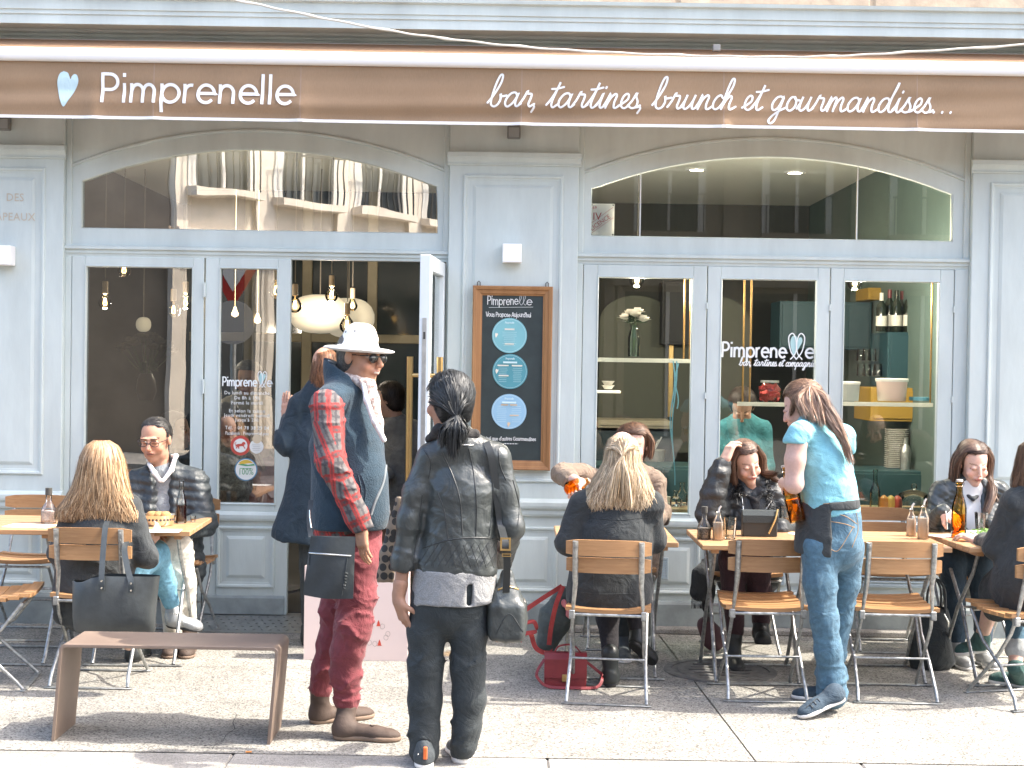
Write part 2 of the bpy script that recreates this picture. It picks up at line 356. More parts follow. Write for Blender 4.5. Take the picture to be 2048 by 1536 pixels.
# the pavement slab in two pours with a narrow joint between them, and a kerb along the street
j0, j1 = gr(1462, 1385), gr(1516, 1530)
pave = MB()
pave.add([(-30, -2.905, 0), (j1.x-.004, -2.905, 0), (j0.x-.22, -.0, 0), (-30, 0, 0)], [(0, 1, 2, 3)])
pave.add([(j1.x+.003, -2.905, 0), (30, -2.905, 0), (30, 0, 0), (j0.x-.213, 0, 0)], [(0, 1, 2, 3)])
pave.add([(-30, -2.93, -.02), (30, -2.93, -.02), (30, 0.2, -.02), (-30, .2, -.02)], [(0, 1, 2, 3)])
o = pave.build('pavement', M_PAVE); o['kind'] = 'structure'
q = MB(); cpts = [gr(x, y) for x, y in ((474, 1428), (466, 1446), (470, 1458), (452, 1470), (446, 1482), (430, 1490), (424, 1499))]
q.add([(p.x+s_*random.uniform(.0012, .003), p.y, .0012) for p in cpts for s_ in (-1, 1)], [(2*i, 2*i+1, 2*i+3, 2*i+2) for i in range(len(cpts)-1)]); q.build('crack', mat('joint_dark', (.06, .06, .055), .9), o)
kx = -30.0; kb = tag(bpy.data.objects.new('kerb', None), kind='structure'); COL.objects.link(kb)
proto = None
for i in range(46):
    if proto is None:
        q = MB(); q.box(0, 1.2985, -3.23, -2.913, -.3, .002, .008); proto = q.build('kerb_stone', M_KERB, kb); c = proto
    else:
        c = proto.copy(); COL.objects.link(c)
    c.location = (kx + .27, 0, random.uniform(-.002, .001)); kx += 1.3
far = MB(); far.box(-60, 60, -40, -13.0, -.3, -.02); o = far.build('far_pavement', M_KERB); o['kind'] = 'structure'
# round cast iron cover in the pavement
mh = thing('manhole_cover', 'round cast iron inspection cover set flush in the pavement', 'manhole cover', gr(1440, 1340))
M_IRON = mat('cast_iron', (.17, .165, .155), .75, .3, var=.4, vs=20)
c0 = gr(1440, 1342)
q = MB(); q.lathe((c0.x, c0.y, 0), [(.0, .006), (.225, .006), (.23, .002), (.26, .002), (.262, .007), (.30, .007), (.305, -.01)], 40); q.build('rim_and_plate', M_IRON, mh, 30)
q = MB()
for i in range(5): q.box(c0.x-.17+.02*abs(i-2), c0.x+.17-.02*abs(i-2), c0.y-.14+.07*i-.012, c0.y-.14+.07*i+.012, .006, .012, .003)
q.build('raised_ribs', M_IRON, mh)
# ------------------------------------------------------------------ shopfront
M_BLUE = mat('shopfront_paint', (.555, .61, .585), .55, var=.14, vs=2.6, bump=.10, bs=30, stretch=(1.6, 1.6, .45), detail=9)
M_BLUE2 = mat('shopfront_plinth_paint', (.28, .315, .31), .6, var=.30, vs=6, bump=.08, bs=40)
M_STONE = mat('facade_stone', (.50, .38, .28), .9, var=.3, vs=6, bump=.5, bs=25)
M_DARK = mat('joint_dark', (.06, .06, .055), .9)
B = thing('cafe_building', 'pale blue painted wooden shopfront of a cafe with two arched bays', 'building', (0, 0, 0))
PY = -.06                                                         # face of the pilasters; the bays lie at y = 0
def ring(mb, x0, x1, z0, z1, prof):
    """mitred rectangular frame; prof = (inset, y) across the moulding"""
    n = len(prof); b = len(mb.v); vs = []
    for o_, y in prof:
        ox = oz = o_
        vs += [(x0+ox, y, z0+oz), (x1-ox, y, z0+oz), (x1-ox, y, z1-oz), (x0+ox, y, z1-oz)]
    fs = []
    for i in range(n-1):
        for k in range(4): k2 = (k+1) % 4; fs.append((i*4+k, i*4+k2, (i+1)*4+k2, (i+1)*4+k))
    mb.add(vs, fs)
def raised_panel(x0, x1, z0, z1, Y, m=None, parent=None, field=True, name='panel'):
    mb = MB()
    ring(mb, x0, x1, z0, z1, [(0, Y+.001), (.002, Y-.010), (.008, Y-.014), (.018, Y-.012), (.024, Y-.004), (.034, Y-.003), (.036, Y+.001)])
    if field:
        i = .062
        ring(mb, x0+i, x1-i, z0+i, z1-i, [(0, Y+.001), (.001, Y-.003), (.018, Y-.010), (.02, Y-.010)])
        mb.add([(x0+i+.02, Y-.010, z0+i+.02), (x1-i-.02, Y-.010, z0+i+.02), (x1-i-.02, Y-.010, z1-i-.02), (x0+i+.02, Y-.010, z1-i-.02)], [(0, 1, 2, 3)])
    return mb.build(name, m or M_BLUE, parent or B)
def moulding(name, x0, x1, prof, m=None, parent=None):
    """profile (y, z) run along x"""
    mb = MB(); mb.prism(prof, 'x', x0, x1); return mb.build(name, m or M_BLUE, parent or B, None)
def cap_prof(Y, z):
    return [(Y+.01, z-.055), (Y-.012, z-.055), (Y-.016, z-.048), (Y-.012, z-.040), (Y-.014, z-.03), (Y-.028, z-.010), (Y-.036, z-.006), (Y-.036, z+.022), (Y+.01, z+.030)]
def pilaster(x0, x1, px0, px1):
    mb = MB(); mb.box(x0, x1, PY, .10, .181, 3.40, .004); mb.build('pilaster', M_BLUE, B)
    moulding('capital', x0-.012, x1+.012, cap_prof(PY, 2.885))
    raised_panel(px0, px1, .905, 2.775, PY)
    # pedestal under the panel: a band of mouldings, a panel, the plinth
    moulding('pedestal_moulding', x0-.012, x1+.012, [(PY+.01, .70), (PY-.016, .70), (PY-.022, .715), (PY-.022, .735), (PY-.036, .75), (PY-.040, .765), (PY-.040, .785), (PY-.018, .80), (PY+.01, .81)])
    raised_panel(px0, px1, .235, .635, PY)
    moulding('plinth', x0-.02, x1+.02, [(PY+.01, .0), (PY-.035, .0), (PY-.035, .165), (PY-.028, .176), (PY-.012, .185), (PY+.01, .186)], M_BLUE2)
pilaster(-4.6, -2.745, -4.4, -2.855)
pilaster(-.40, .388, -.315, .295)
pilaster(2.785, 4.6, 2.89, 4.4)
# engraved street name on the far pilaster
M_ENGR = mat('engraved_beige_letters', (.52, .44, .34), .8)
for s_, px, py, hh in (('DES', 12, 402, .075), ('CHAPEAUX', -40, 440, .075)):
    p = at(px, py, PY-.011); font_text('lettering', s_, p.x, p.z, PY-.0125, .068, M_ENGR, B, sx=.92, space=1.05)
# arched bays
M_GLASS_L = glass('shop_glass_mirror', (.60, .62, .60), 2.7, .02)
M_GLASS = glass('shop_glass', (.88, .92, .90), 1.75, .0)
M_GLASS_WAVY = glass('transom_glass', (.9, .93, .91), 4.4, .05)
def bay(x0, x1, gx0, gx1, gm):
    zt, zs, zb, ZT = 2.925, 2.708, 2.41, 3.40
    cx = (gx0+gx1)/2; hw = (gx1-gx0)/2
    R = (hw*hw + (zt-zs)**2) / (2*(zt-zs)); cz = zt - R
    def ar(x, r=R): return cz + math.sqrt(max(0, r*r - (x-cx)**2))
    mb = MB(); n = 36; xs = [gx0 + (gx1-gx0)*i/n for i in range(n+1)]
    for y, flip in ((0., 0), (.06, 1)):
        vs = [(x, y, ar(x)) for x in xs] + [(x, y, ZT) for x in xs]
        mb.add(vs, [(i, i+1, n+2+i, n+1+i) for i in range(n)])
        for a, b_ in ((x0, gx0), (gx1, x1)): mb.add([(a, y, 2.305), (b_, y, 2.305), (b_, y, ZT), (a, y, ZT)], [(0, 1, 2, 3)])
        mb.add([(gx0, y, 2.305), (gx1, y, 2.305), (gx1, y, zb), (gx0, y, zb)], [(0, 1, 2, 3)])
    edge = [(gx0, zb), (gx1, zb)] + [(x, ar(x)) for x in xs[::-1]]
    m_ = len(edge); mb.add([(x, 0., z) for x, z in edge] + [(x, .06, z) for x, z in edge], [(i, (i+1) % m_, m_+(i+1) % m_, m_+i) for i in range(m_)])
    mb.build('arch_panel', M_BLUE, B, 25)
    # thin arched bead above the opening and a fillet round the glass
    mb = MB(); R2 = R + .105; mb.tube([(x, -.001, cz + math.sqrt(R2*R2-(x-cx)**2)) for x in np.linspace(x0+.02, x1-.02, 44)], .011, 6); mb.build('arch_bead', M_BLUE, B, 60)
    mb = MB(); ex = []
    mb.tube([(x, .012, z) for x, z in edge] + [(gx0, .012, zb)], .012, 6); mb.build('glass_bead', M_BLUE, B, 60)
    mb = MB(); mb.add([(x, .03, z) for x, z in edge], [tuple(range(m_))]); g = mb.build('transom_pane', gm, B)
    # vertical glass joints are drawn by the caller
    for a in (x0, x1-.035): q = MB(); q.box(a, a+.035, -.018, .01, 2.305, 3.40, .004); q.build('bay_stile', M_BLUE, B)
    moulding('transom_ledge', x0+.001, x1-.001, [(.06, 2.245), (-.006, 2.245), (-.010, 2.262), (-.018, 2.266), (-.018, 2.284), (-.034, 2.29), (-.034, 2.306), (-.004, 2.318), (.06, 2.318)])
    return zb
bay(-2.745, -.40, -2.662, -.470, M_GLASS_WAVY)
bay(.388, 2.785, .461, 2.686, M_GLASS)
M_BRASS = mat('brass', (.62, .42, .18), .28, 1., var=.1, vs=20)
M_STEEL = mat('galvanised_steel', (.50, .51, .50), .42, .9, var=.18, vs=18)
M_WHITE = mat('white_enamel', (.80, .80, .78), .45)
for xx in (at(1280, 430, .04).x, at(1713, 430, .04).x):
    q = MB(); q.box(xx-.003, xx+.003, .022, .028, 2.41, 2.90); q.build('glass_joint', M_WHITE, B)
LP = lambda w_, yf, yb: [(0, yb), (0, yf+.004), (.004, yf), (w_-.016, yf), (w_-.012, yf+.004), (w_-.004, yf+.014), (w_, yf+.02), (w_, yb)]
def leaf(x0, x1, z0, z1, gx0, gx1, gz0, gz1, gm, name='window', yf=-.012, yb=.045):
    """glazed leaf whose stiles and rails differ in width"""
    mb = MB(); y0, y1 = yf, yb
    mb.box(x0+.003, gx0, y0, y1, z0, z1, .003); mb.box(gx1, x1-.003, y0, y1, z0, z1, .003)
    mb.box(gx0+.0005, gx1-.0005, y0+.0005, y1, gz1, z1, .003); mb.box(gx0+.0005, gx1-.0005, y0+.0005, y1, z0, gz0, .003)
    ob = mb.build(name, M_BLUE, B)
    q = MB(); ring(q, gx0-.003, gx1+.003, gz0-.003, gz1+.003, [(0, y0+.002), (.002, y0-.004), (.007, y0-.005), (.012, y0+.004), (.012, y0+.03)]); q.build('glazing_bead', M_BLUE, ob)
    q = MB(); q.add([(gx0, .02, gz0), (gx1, .02, gz0), (gx1, .02, gz1), (gx0, .02, gz1)], [(0, 1, 2, 3)]); q.build('pane', gm, ob)
    return ob
W_LEFT = leaf(-2.708, -1.893, .70, 2.245, -2.625, -1.962, .742, 2.19, M_GLASS_L)
D_LEFT = leaf(-1.889, -1.362, .062, 2.245, -1.803, -1.442, .737, 2.19, M_GLASS_L, 'door_leaf')
raised_panel(-1.80, -1.44, .225, .605, -.012, parent=D_LEFT)
moulding('kick_board', -1.875, -1.378, [(-.011, .066), (-.03, .066), (-.03, .165), (-.022, .178), (-.011, .18)], M_BLUE2, D_LEFT)
moulding('sill_moulding', -1.888, -1.363, [(-.01, .635), (-.03, .64), (-.034, .655), (-.034, .675), (-.02, .69), (-.01, .695)], None, D_LEFT)
for z in (2.05, 1.46):
    q = MB(); q.tube([(-1.891, -.02, z-.045), (-1.891, -.02, z+.045)], .008, 8); q.build('hinge', M_BLUE, D_LEFT, 40)
q = MB(); q.box(-2.745, -2.708, -.010, .045, .19, 2.245, .003); q.build('jamb', M_BLUE, B)
q = MB(); q.box(-.414, -.40, -.010, .10, .06, 2.245, .002); q.build('jamb', M_BLUE, B)
q = MB(); q.box(-.440, -.4145, .03, .10, .06, 2.245, .002); q.build('jamb_lining', mat('jamb_brown', (.22, .19, .15), .7), B)
for x0, x1, g0, g1 in ((.425, 1.187, .514, 1.102), (1.187, 1.940, 1.271, 1.863), (1.940, 2.700, 2.022, 2.614)):
    ob = leaf(x0, x1, .672, 2.243, g0, g1, .718, 2.172, M_GLASS)
    for z in (2.0, 1.45): q = MB(); q.tube([(x1-.002, -.016, z-.02), (x1-.002, -.016, z+.02)], .006, 8); q.build('hinge', M_BLUE, ob, 40)
q = MB(); q.box(.388, .424, -.014, .045, .19, 2.245, .003); q.build('jamb', M_BLUE, B)
q = MB(); q.box(2.701, 2.785, -.014, .045, .19, 2.245, .003); q.build('jamb', M_BLUE, B)
# aprons below the windows
for x0, x1 in ((-2.745, -1.892), (.388, 2.785)):
    q = MB(); q.box(x0+.001, x1-.001, -.006, .10, .0, .671, .002); q.build('apron', M_BLUE, B)
    moulding('window_sill', x0+.002, x1-.002, [(.04, .60), (-.020, .60), (-.026, .615), (-.026, .632), (-.045, .645), (-.048, .66), (-.048, .680), (-.02, .694), (.04, .698)])
    moulding('plinth', x0+.022, x1-.022, [(.05, .0), (-.035, .0), (-.035, .165), (-.028, .178), (-.005, .186), (.05, .187)], M_BLUE2)
M_VENT = mat('painted_vent', (.40, .48, .51), .5)
for k, (x0, x1) in enumerate(((.45, 1.17), (1.20, 1.93), (1.96, 2.69))): raised_panel(x0, x1, .225, .575, -.006)
raised_panel(-2.70, -1.93, .225, .575, -.006)
for cx, cz, hw, hh in ((.905, .385, .06, .055), (1.62, .36, .06, .055), (2.33, .36, .24, .06)):
    vt = MB(); ring(vt, cx-hw-.012, cx+hw+.012, cz-hh-.012, cz+hh+.012, [(0, -.016), (.002, -.024), (.012, -.024), (.014, -.016)])
    ob = vt.build('air_vent', M_VENT, B); q = MB(); n = 7
    for i in range(n): z = cz - hh + 2*hh*(i+.5)/n; q.add([(cx-hw, -.0235, z-.006), (cx+hw, -.0235, z-.006), (cx+hw, -.0165, z+.006), (cx-hw, -.0165, z+.006)], [(0, 1, 2, 3)])
    q.build('louvre', M_VENT, ob)
q = MB(); q.box(.37, 2.80, -.13, -.036, .0, .035, .006); q.build('stone_footing', M_KERB, B)
# threshold: chequered steel ramp
M_PLATE = mat('chequer_plate', (.42, .43, .42), .45, .85, var=.2, vs=10)
rp = MB(); rp.prism([(-.30, .001), (.06, .001), (.06, .062), (-.05, .060), (-.30, .008)], 'x', -1.90, -.412)
ob = rp.build('threshold_ramp', M_PLATE, B); q = MB()
for i in range(30):
    for j in range(5):
        cx = -1.87 + i*.05 + (.025 if j % 2 else 0); cy = -.27 + j*.05; cz = .008 + (.25-(-cy-.05))*.208 + .001; a = .7 if (i+j) % 2 else -.7
        d = Vector((math.cos(a), math.sin(a), 0))*.016; e = Vector((-math.sin(a), math.cos(a), 0))*.005; c = Vector((cx, cy, cz))
        q.add([c-d, c-e+Vector((0, 0, .004)), c+d, c+e+Vector((0, 0, .004))], [(0, 1, 2, 3)])
pl = q.build('raised_studs', M_PLATE, ob); pl['kind'] = 'stuff'
# the open glazed door, swung out over the pavement
def door_open():
    ax = Vector((-.446, -.012, 0)); p1 = at(852, 520, -.72); d = Vector((p1.x, -.72, 0)) - ax; ang = math.atan2(d.y, d.x); L_ = .735
    root = link_mesh('door_leaf', bpy.data.meshes.new('door_leaf'), B)
    M_DW = mat('door_white_paint', (.66, .71, .73), .45)
    def T(p): c, s = math.cos(ang), math.sin(ang); return Vector((ax.x + p[0]*c - p[1]*s, ax.y + p[0]*s + p[1]*c, p[2]))
    def bx(x0, x1, y0, y1, z0, z1, nm, m, par, bev=.003):
        q = MB(); q.box(x0, x1, y0, y1, z0, z1, bev); q.v = [tuple(T(v)) for v in q.v]; return q.build(nm, m, par)
    q = MB()
    for a in ((0, .085, -.03, .03, .065, 2.235), (L_-.085, L_, -.03, .03, .065, 2.235), (.0855, L_-.0855, -.029, .029, 2.15, 2.235), (.0855, L_-.0855, -.029, .029, .065, .72)): q.box(*a, .003)
    q.v = [tuple(T(v)) for v in q.v]; nm = q.build('door_frame', M_DW, root)
    bx(.0855, L_-.0855, -.003, .003, .72, 2.15, 'pane', M_GLASS, root, 0)
    bx(L_, L_+.003, -.012, .012, .75, 1.88, 'lock_strip', M_STEEL, root, 0)
    bx(L_+.003, L_+.006, -.006, .006, 1.76, 1.80, 'keyhole', M_DARK, root, 0)
    for sgn, z0 in ((-1, .62), (1, .62)):
        q = MB(); y = sgn*.085
        q.tube([T((L_-.045, y, z0)), T((L_-.045, y, 1.66))], .019, 14); h = q.build('pull_handle', M_BRASS, root, 40)
        for z in (z0+.1, 1.555): q = MB(); q.tube([T((L_-.045, sgn*.0005+sgn*.03, z)), T((L_-.045, y, z))], .012, 10); q.build('handle_post', M_BRASS, h, 40)
door_open()
# entablature, stone above
moulding('cornice', -5, 5, [(.05, 3.40), (-.05, 3.40), (-.05, 3.572), (-.065, 3.574), (-.075, 3.586), (-.11, 3.590), (-.13, 3.602), (-.20, 3.606), (-.205, 3.596), (-.30, 3.596), (-.30, 3.648), (-.309, 3.652), (-.309, 3.674), (-.318, 3.678), (-.322, 3.735), (-.345, 3.742), (-.35, 3.762), (.05, 3.79)])
q = MB(); x = -5.3
stp = []
while x < 5.3:
    wd = random.uniform(.75, 1.25); s_ = MB(); s_.box(x+.006, x+wd-.006, -.16, .05, 3.795, 4.14, .015); s_.build('stone_block', M_STONE, B); x += wd
q = MB(); q.box(-5.3, 5.3, -.13, .08, 4.15, 9.5); q.box(-5.3, 5.3, -.145, .05, 3.79, 4.149); q.build('upper_wall', M_STONE, B)
for i in range(5):
    xx = -4 + 2*i
    q = MB(); q.box(xx-.5, xx+.5, -.14, -.12, 5.0, 7.2); q.build('upper_window', mat('window_dark', (.03, .035, .04), .1), B)
# ------------------------------------------------------------------ inside shell
M_CEIL = mat('interior_ceiling', (.86, .86, .78), .8); M_TEAL = mat('interior_teal', (.025, .075, .085), .6, var=.1, vs=3)
M_GREEN = mat('interior_green', (.105, .155, .14), .7, var=.1, vs=2); M_NAVY = mat('interior_navy', (.018, .036, .048), .5, var=.2, vs=2)
M_FLOOR = mat('interior_floor', (.055, .055, .055), .4, var=.3, vs=4); M_BROWNW = mat('interior_brown', (.045, .045, .042), .7)
def shell(nm, m, *a): q = MB(); q.box(*a); return q.build(nm, m, B)
shell('interior_floor', M_FLOOR, -3.6, 3.05, .101, 6.6, -.05, .06)
shell('interior_ceiling', M_CEIL, -3.6, 3.05, .09, 6.6, 3.19, 3.35)
shell('interior_wall', M_NAVY, -3.6, .25, 6.0, 6.2, .06, 3.19); shell('interior_wall', mat('interior_dark_grey', (.055, .058, .052), .7), .25, 3.05, 5.2, 5.4, .06, 3.19)
shell('interior_wall', M_BROWNW, -3.6, -3.4, .101, 6.0, .06, 3.19); shell('interior_wall', M_GREEN, 2.86, 3.05, .101, 5.2, .06, 3.19)
shell('interior_partition', M_BROWNW, .02, .16, .12, 1.6, .06, 3.19)
shell('rear_wall', M_STONE, -5.3, -3.61, .11, .3, -.1, 9.4); shell('rear_wall', M_STONE, 3.06, 5.3, .11, .3, -.1, 9.4)
for px, py in ((1393, 337), (1590, 343)):
    dx, dy, dz = _ray(px, py); t = (3.19-CAM_H)/dz; p = Vector((dx*t, CAM_Y+dy*t, 3.19))
    q = MB(); q.lathe((p.x, p.y, 3.175), [(.055, .012), (.085, .012), (.085, .0), (.058, .0), (.05, .012)], 24); dl = solo(q, 'ceiling_downlight', M_WHITE, 'small round lit downlight recessed in the cafe ceiling', 'ceiling light', (p.x, p.y, 3.175), 'recessed ceiling lights')
    q = MB(); q.lathe((0, 0, .006), [(.0, .0), (.052, .0)], 20); q.build('lit_lens', mat('lamp_lens', (1, .93, .8), .5, emit=6), dl, world=False)
# ------------------------------------------------------------------ awning
AY = -.47
def awning_fabric(name, col, tr=.32, tc_=.5):
    m = bpy.data.materials.new(name); m.use_nodes = True; N = m.node_tree.nodes; L = m.node_tree.links; p = N['Principled BSDF']
    tc = N.new('ShaderNodeTexCoord'); mp = N.new('ShaderNodeMapping'); mp.inputs['Scale'].default_value = (260, 260, 40); L.new(tc.outputs['Object'], mp.inputs[0])
    nz = N.new('ShaderNodeTexNoise'); nz.inputs['Scale'].default_value = 1; nz.inputs['Detail'].default_value = 2; L.new(mp.outputs[0], nz.inputs['Vector'])
    n2 = N.new('ShaderNodeTexNoise'); n2.inputs['Scale'].default_value = 3; L.new(tc.outputs['Object'], n2.inputs['Vector'])
    ad = N.new('ShaderNodeMath'); ad.operation = 'ADD'; L.new(nz.outputs[0], ad.inputs[0]); L.new(n2.outputs[0], ad.inputs[1])
    mr = N.new('ShaderNodeMapRange'); mr.inputs[1].default_value = .7; mr.inputs[2].default_value = 1.3; mr.inputs[3].default_value = .9; mr.inputs[4].default_value = 1.1; L.new(ad.outputs[0], mr.inputs[0])
    mx = N.new('ShaderNodeMix'); mx.data_type = 'RGBA'; mx.blend_type = 'MULTIPLY'; mx.inputs[0].default_value = 1; mx.inputs[6].default_value = (*col, 1); L.new(mr.outputs[0], mx.inputs[7])
    L.new(mx.outputs[2], p.inputs['Base Color']); p.inputs['Roughness'].default_value = .75; p.inputs['Sheen Weight'].default_value = .15
    t = N.new('ShaderNodeBsdfTranslucent'); t.inputs[0].default_value = (col[0]*tc_, col[1]*tc_*1.06, col[2]*tc_*1.15, 1)
    ms = N.new('ShaderNodeMixShader'); ms.inputs[0].default_value = tr; L.new(p.outputs[0], ms.inputs[1]); L.new(t.outputs[0], ms.inputs[2]); L.new(ms.outputs[0], N['Material Output'].inputs[0])
    return m
M_AWN = awning_fabric('awning_brown_fabric', (.42, .275, .165))
M_AWNW = mat('awning_white_trim', (.82, .80, .78), .5)
M_TXT = mat('awning_white_print', (.84, .83, .82), .7); M_HEART = mat('awning_blue_print', (.52, .68, .73), .7)
AW = thing('awning', 'brown retractable fabric awning with white lettering and front bar', 'awning', (0, -.1, 3.25))
zb, zt, zbar = 3.0239, 3.338, 3.4156
def val_y(x, z):
    """the hanging cloth: gentle horizontal swags and puckers at the seams"""
    t = (zt - z)/(zt-zb)
    y = .006*math.sin(9*t + 1.1*x) * t + .005*t*math.sin(2.3*x + 1.7) + .004*math.sin(17*t + .7*x + math.sin(1.9*x))*t
    for sx in (-2.45, -2.1, -1.25, .03, 1.2, 2.32): y -= .010*t*math.exp(-((x-sx)/.045)**2)
    y += -.014*math.exp(-((t-.72)/.10)**2)*max(0, math.sin(.9*x+.4))
    return y*1.7
vm = MB(); nx, nz_ = 340, 16; X = np.linspace(-4.3, 4.3, nx+1); Z = np.linspace(zb, zt, nz_+1)
vm.add([(x, AY + val_y(x, z), z) for z in Z for x in X], [(j*(nx+1)+i, j*(nx+1)+i+1, (j+1)*(nx+1)+i+1, (j+1)*(nx+1)+i) for j in range(nz_) for i in range(nx)])
vm.build('valance', M_AWN, AW, 80, fix=False)
q = MB(); q.add([(x, AY + val_y(x, zb) - .003 + .006*k, z) for k in (0, 1) for z in (zb-.013, zb+.004) for x in X], [(k*2*(nx+1)+i, k*2*(nx+1)+i+1, k*2*(nx+1)+nx+2+i, k*2*(nx+1)+nx+1+i) for k in (0, 1) for i in range(nx)]); q.build('hem_binding', M_AWNW, AW)
q = MB(); q.prism([(AY+.05, zt+.004), (AY-.018, zt+.0), (AY-.03, zt+.012), (AY-.034, zt+.035), (AY-.03, zbar-.012), (AY-.018, zbar), (AY+.05, zbar)], 'x', -4.3, 4.3); q.build('front_bar', M_AWNW, AW, 50)
q = MB(); q.add([(-4.3, AY, zbar-.004), (4.3, AY, zbar-.004), (4.3, -.10, 3.548), (-4.3, -.10, 3.548), (-4.3, AY, zbar-.010), (4.3, AY, zbar-.010), (4.3, -.10, 3.542), (-4.3, -.10, 3.542)], [(0, 1, 2, 3), (7, 6, 5, 4), (0, 4, 5, 1)]); q.build('canopy', awning_fabric('awning_canopy_fabric', (.42, .275, .165), .55, 1.5), AW)
q = MB(); q.tube([(-4.3, -.1, 3.51), (4.3, -.1, 3.51)], .04, 12); q.build('roller', M_AWNW, AW, 60)
for xx in (-3.2, 0.0, 3.2):
    q = MB(); q.tube([(xx, -.06, 3.38), (xx+.30, -.24, 3.39), (xx, AY+.05, 3.375)], .018, 8); q.build('folding_arm', M_AWNW, AW, 60)
p = at(1433, 91, -.32); q = MB(); q.box(p.x-.022, p.x+.022, -.34, -.30, p.z-.035, p.z+.004, .004); q.build('arm_bracket', mat('bracket_grey', (.25, .25, .24), .5), AW)
for i, sx in enumerate((-2.1, -1.25, .03, 1.2, 2.32)):
    q = MB(); q.add([(sx-.0025, AY+val_y(sx, z)-.0012, z) for z in Z] + [(sx+.0025, AY+val_y(sx, z)-.0012, z) for z in Z], [(j, nz_+1+j, nz_+2+j, j+1) for j in range(nz_)]); q.build('seam', mat('awning_seam', (.38, .27, .2), .8), AW)
class VInk(Ink):
    def stroke(s, pts, wd, rnd=True, wfun=None):
        out = [np.array(pts[0][:2], float)]
        for p in pts[1:]:
            p = np.array(p[:2], float); n = max(1, int(np.linalg.norm(p-out[-1])/.009)); a = out[-1]
            out += [a+(p-a)*(i+1)/n for i in range(n)]
        super().stroke(out, wd, rnd, wfun)
    def done(s, nm, m, par): s.v = [(x, y - s.Y + AY + val_y(x, z) - .0035, z) for x, y, z in s.v]; return s.build(nm, m, par)
ink = VInk(0.0)
a0, a1 = at(198, 205, AY), at(585, 210, AY); hgt = at(205, 145, AY).z - at(205, 205, AY).z
ink.text('Pimprenelle', SANS, a0.x, a0.z, hgt, 0.0185, a1.x-a0.x+.02, rnd=False)
ink.done('lettering', M_TXT, AW)
ink = VInk(0.0); c = at(136, 178, AY); sz = at(159, 143, AY)-at(115, 213, AY); ink.poly(heart(c.x, c.z, sz.x, sz.z)); hb0 = ink.v[:]; nh = len(hb0); ink.v += [(c.x+(x-c.x)*k, y, c.z-.01+(z-c.z+.01)*k) for k in (.7, .4, .1) for x, y, z in hb0]; ink.f = [(r0*nh+i, r0*nh+(i+1) % nh, (r0+1)*nh+(i+1) % nh, (r0+1)*nh+i) for r0 in range(3) for i in range(nh)] + [tuple(range(3*nh, 4*nh))]; ink.done('heart_print', M_HEART, AW)
ink = VInk(0.0); a0, a1 = at(975, 213, AY), at(1912, 228, AY); xh = at(1100, 185, AY).z-at(1100, 214, AY).z
tot_ = sum(SCR[c][1] for c in 'bar, tartines, brunch et gourmandises...'); sx_ = (a1.x-a0.x)/tot_; pen_ = a0.x
for wd_ in ('bar, ', 'tartines, ', 'brunch ', 'et ', 'gourmandises', '.', '.', '.'):
    ink = VInk(0.0); wl_ = sum(SCR[c][1] for c in wd_)*sx_; ink.text(wd_, SCR, pen_, a0.z, xh, .0118, wl_, shear=.22); pen_ += wl_; ink.done('lettering', M_TXT, AW)
# slack cord strung across the street front
pts = [at(x, y, -1.35) for x, y in ((380, -14), (480, 2), (600, 27), (760, 58), (890, 77), (1040, 93), (1200, 104), (1380, 111), (1560, 114), (1700, 111), (1850, 102), (2048, 89), (2300, 64))]
pts = crom([tuple(p) for p in pts], 8); q = MB(); q.tube([Vector(p)+Vector((0, 0, .002*math.sin(i*1.3))) for i, p in enumerate(pts)], [.0055+.003*max(0, math.sin(i*.83))**9 for i in range(len(pts))], 6)
solo(q, 'cord', mat('pale_cord', (.68, .64, .56), .8), 'slack pale cord strung in front of the awning', 'cord', pts[0])
# lamps on the pilasters
for nm, px0, py0, px1, py1, lab in (('a', 1005, 487, 1043, 525, 'white cube wall lamp above the framed chalkboard'), ('b', -18, 490, 20, 530, 'white cube wall lamp on the pilaster with engraved street name')):
    p0, p1 = at(px0, py0, PY-.11), at(px1, py1, PY-.11); t = thing('wall_lamp', lab, 'wall lamp', ((p0.x+p1.x)/2, PY, p1.z), 'cube wall lamps')
    q = MB(); q.box(p0.x, p1.x, PY-.115, PY-.012, p1.z, p0.z, .004); q.build('shade', mat('lamp_white', (.86, .84, .82), .5), t)
    q = MB(); q.box(p0.x+.02, p1.x-.02, PY-.0115, PY-.0005, p1.z+.02, p0.z-.02); q.build('wall_plate', M_WHITE, t)
for px, py, lab in ((1028, 262, 'small dark floodlight under the awning above the cube lamp'), (6, 245, 'small dark floodlight under the awning above the engraved pilaster')):
    p = at(px, py, PY-.07); t = thing('floodlight', lab, 'floodlight', (p.x, PY, p.z), 'small floodlights under the awning')
    q = MB(); q.box(p.x-.04, p.x+.04, PY-.08, PY-.03, p.z-.045, p.z+.035, .006); q.build('housing', mat('flood_grey', (.16, .16, .15), .5), t)
    q = MB(); q.box(p.x-.032, p.x+.032, PY-.083, PY-.0795, p.z-.037, p.z+.02); q.build('lens', mat('flood_lens', (.30, .31, .30), .25), t)
    q = MB(); q.box(p.x-.012, p.x+.012, PY-.0295, PY-.0005, p.z-.02, p.z+.02); q.build('bracket', M_STEEL, t)
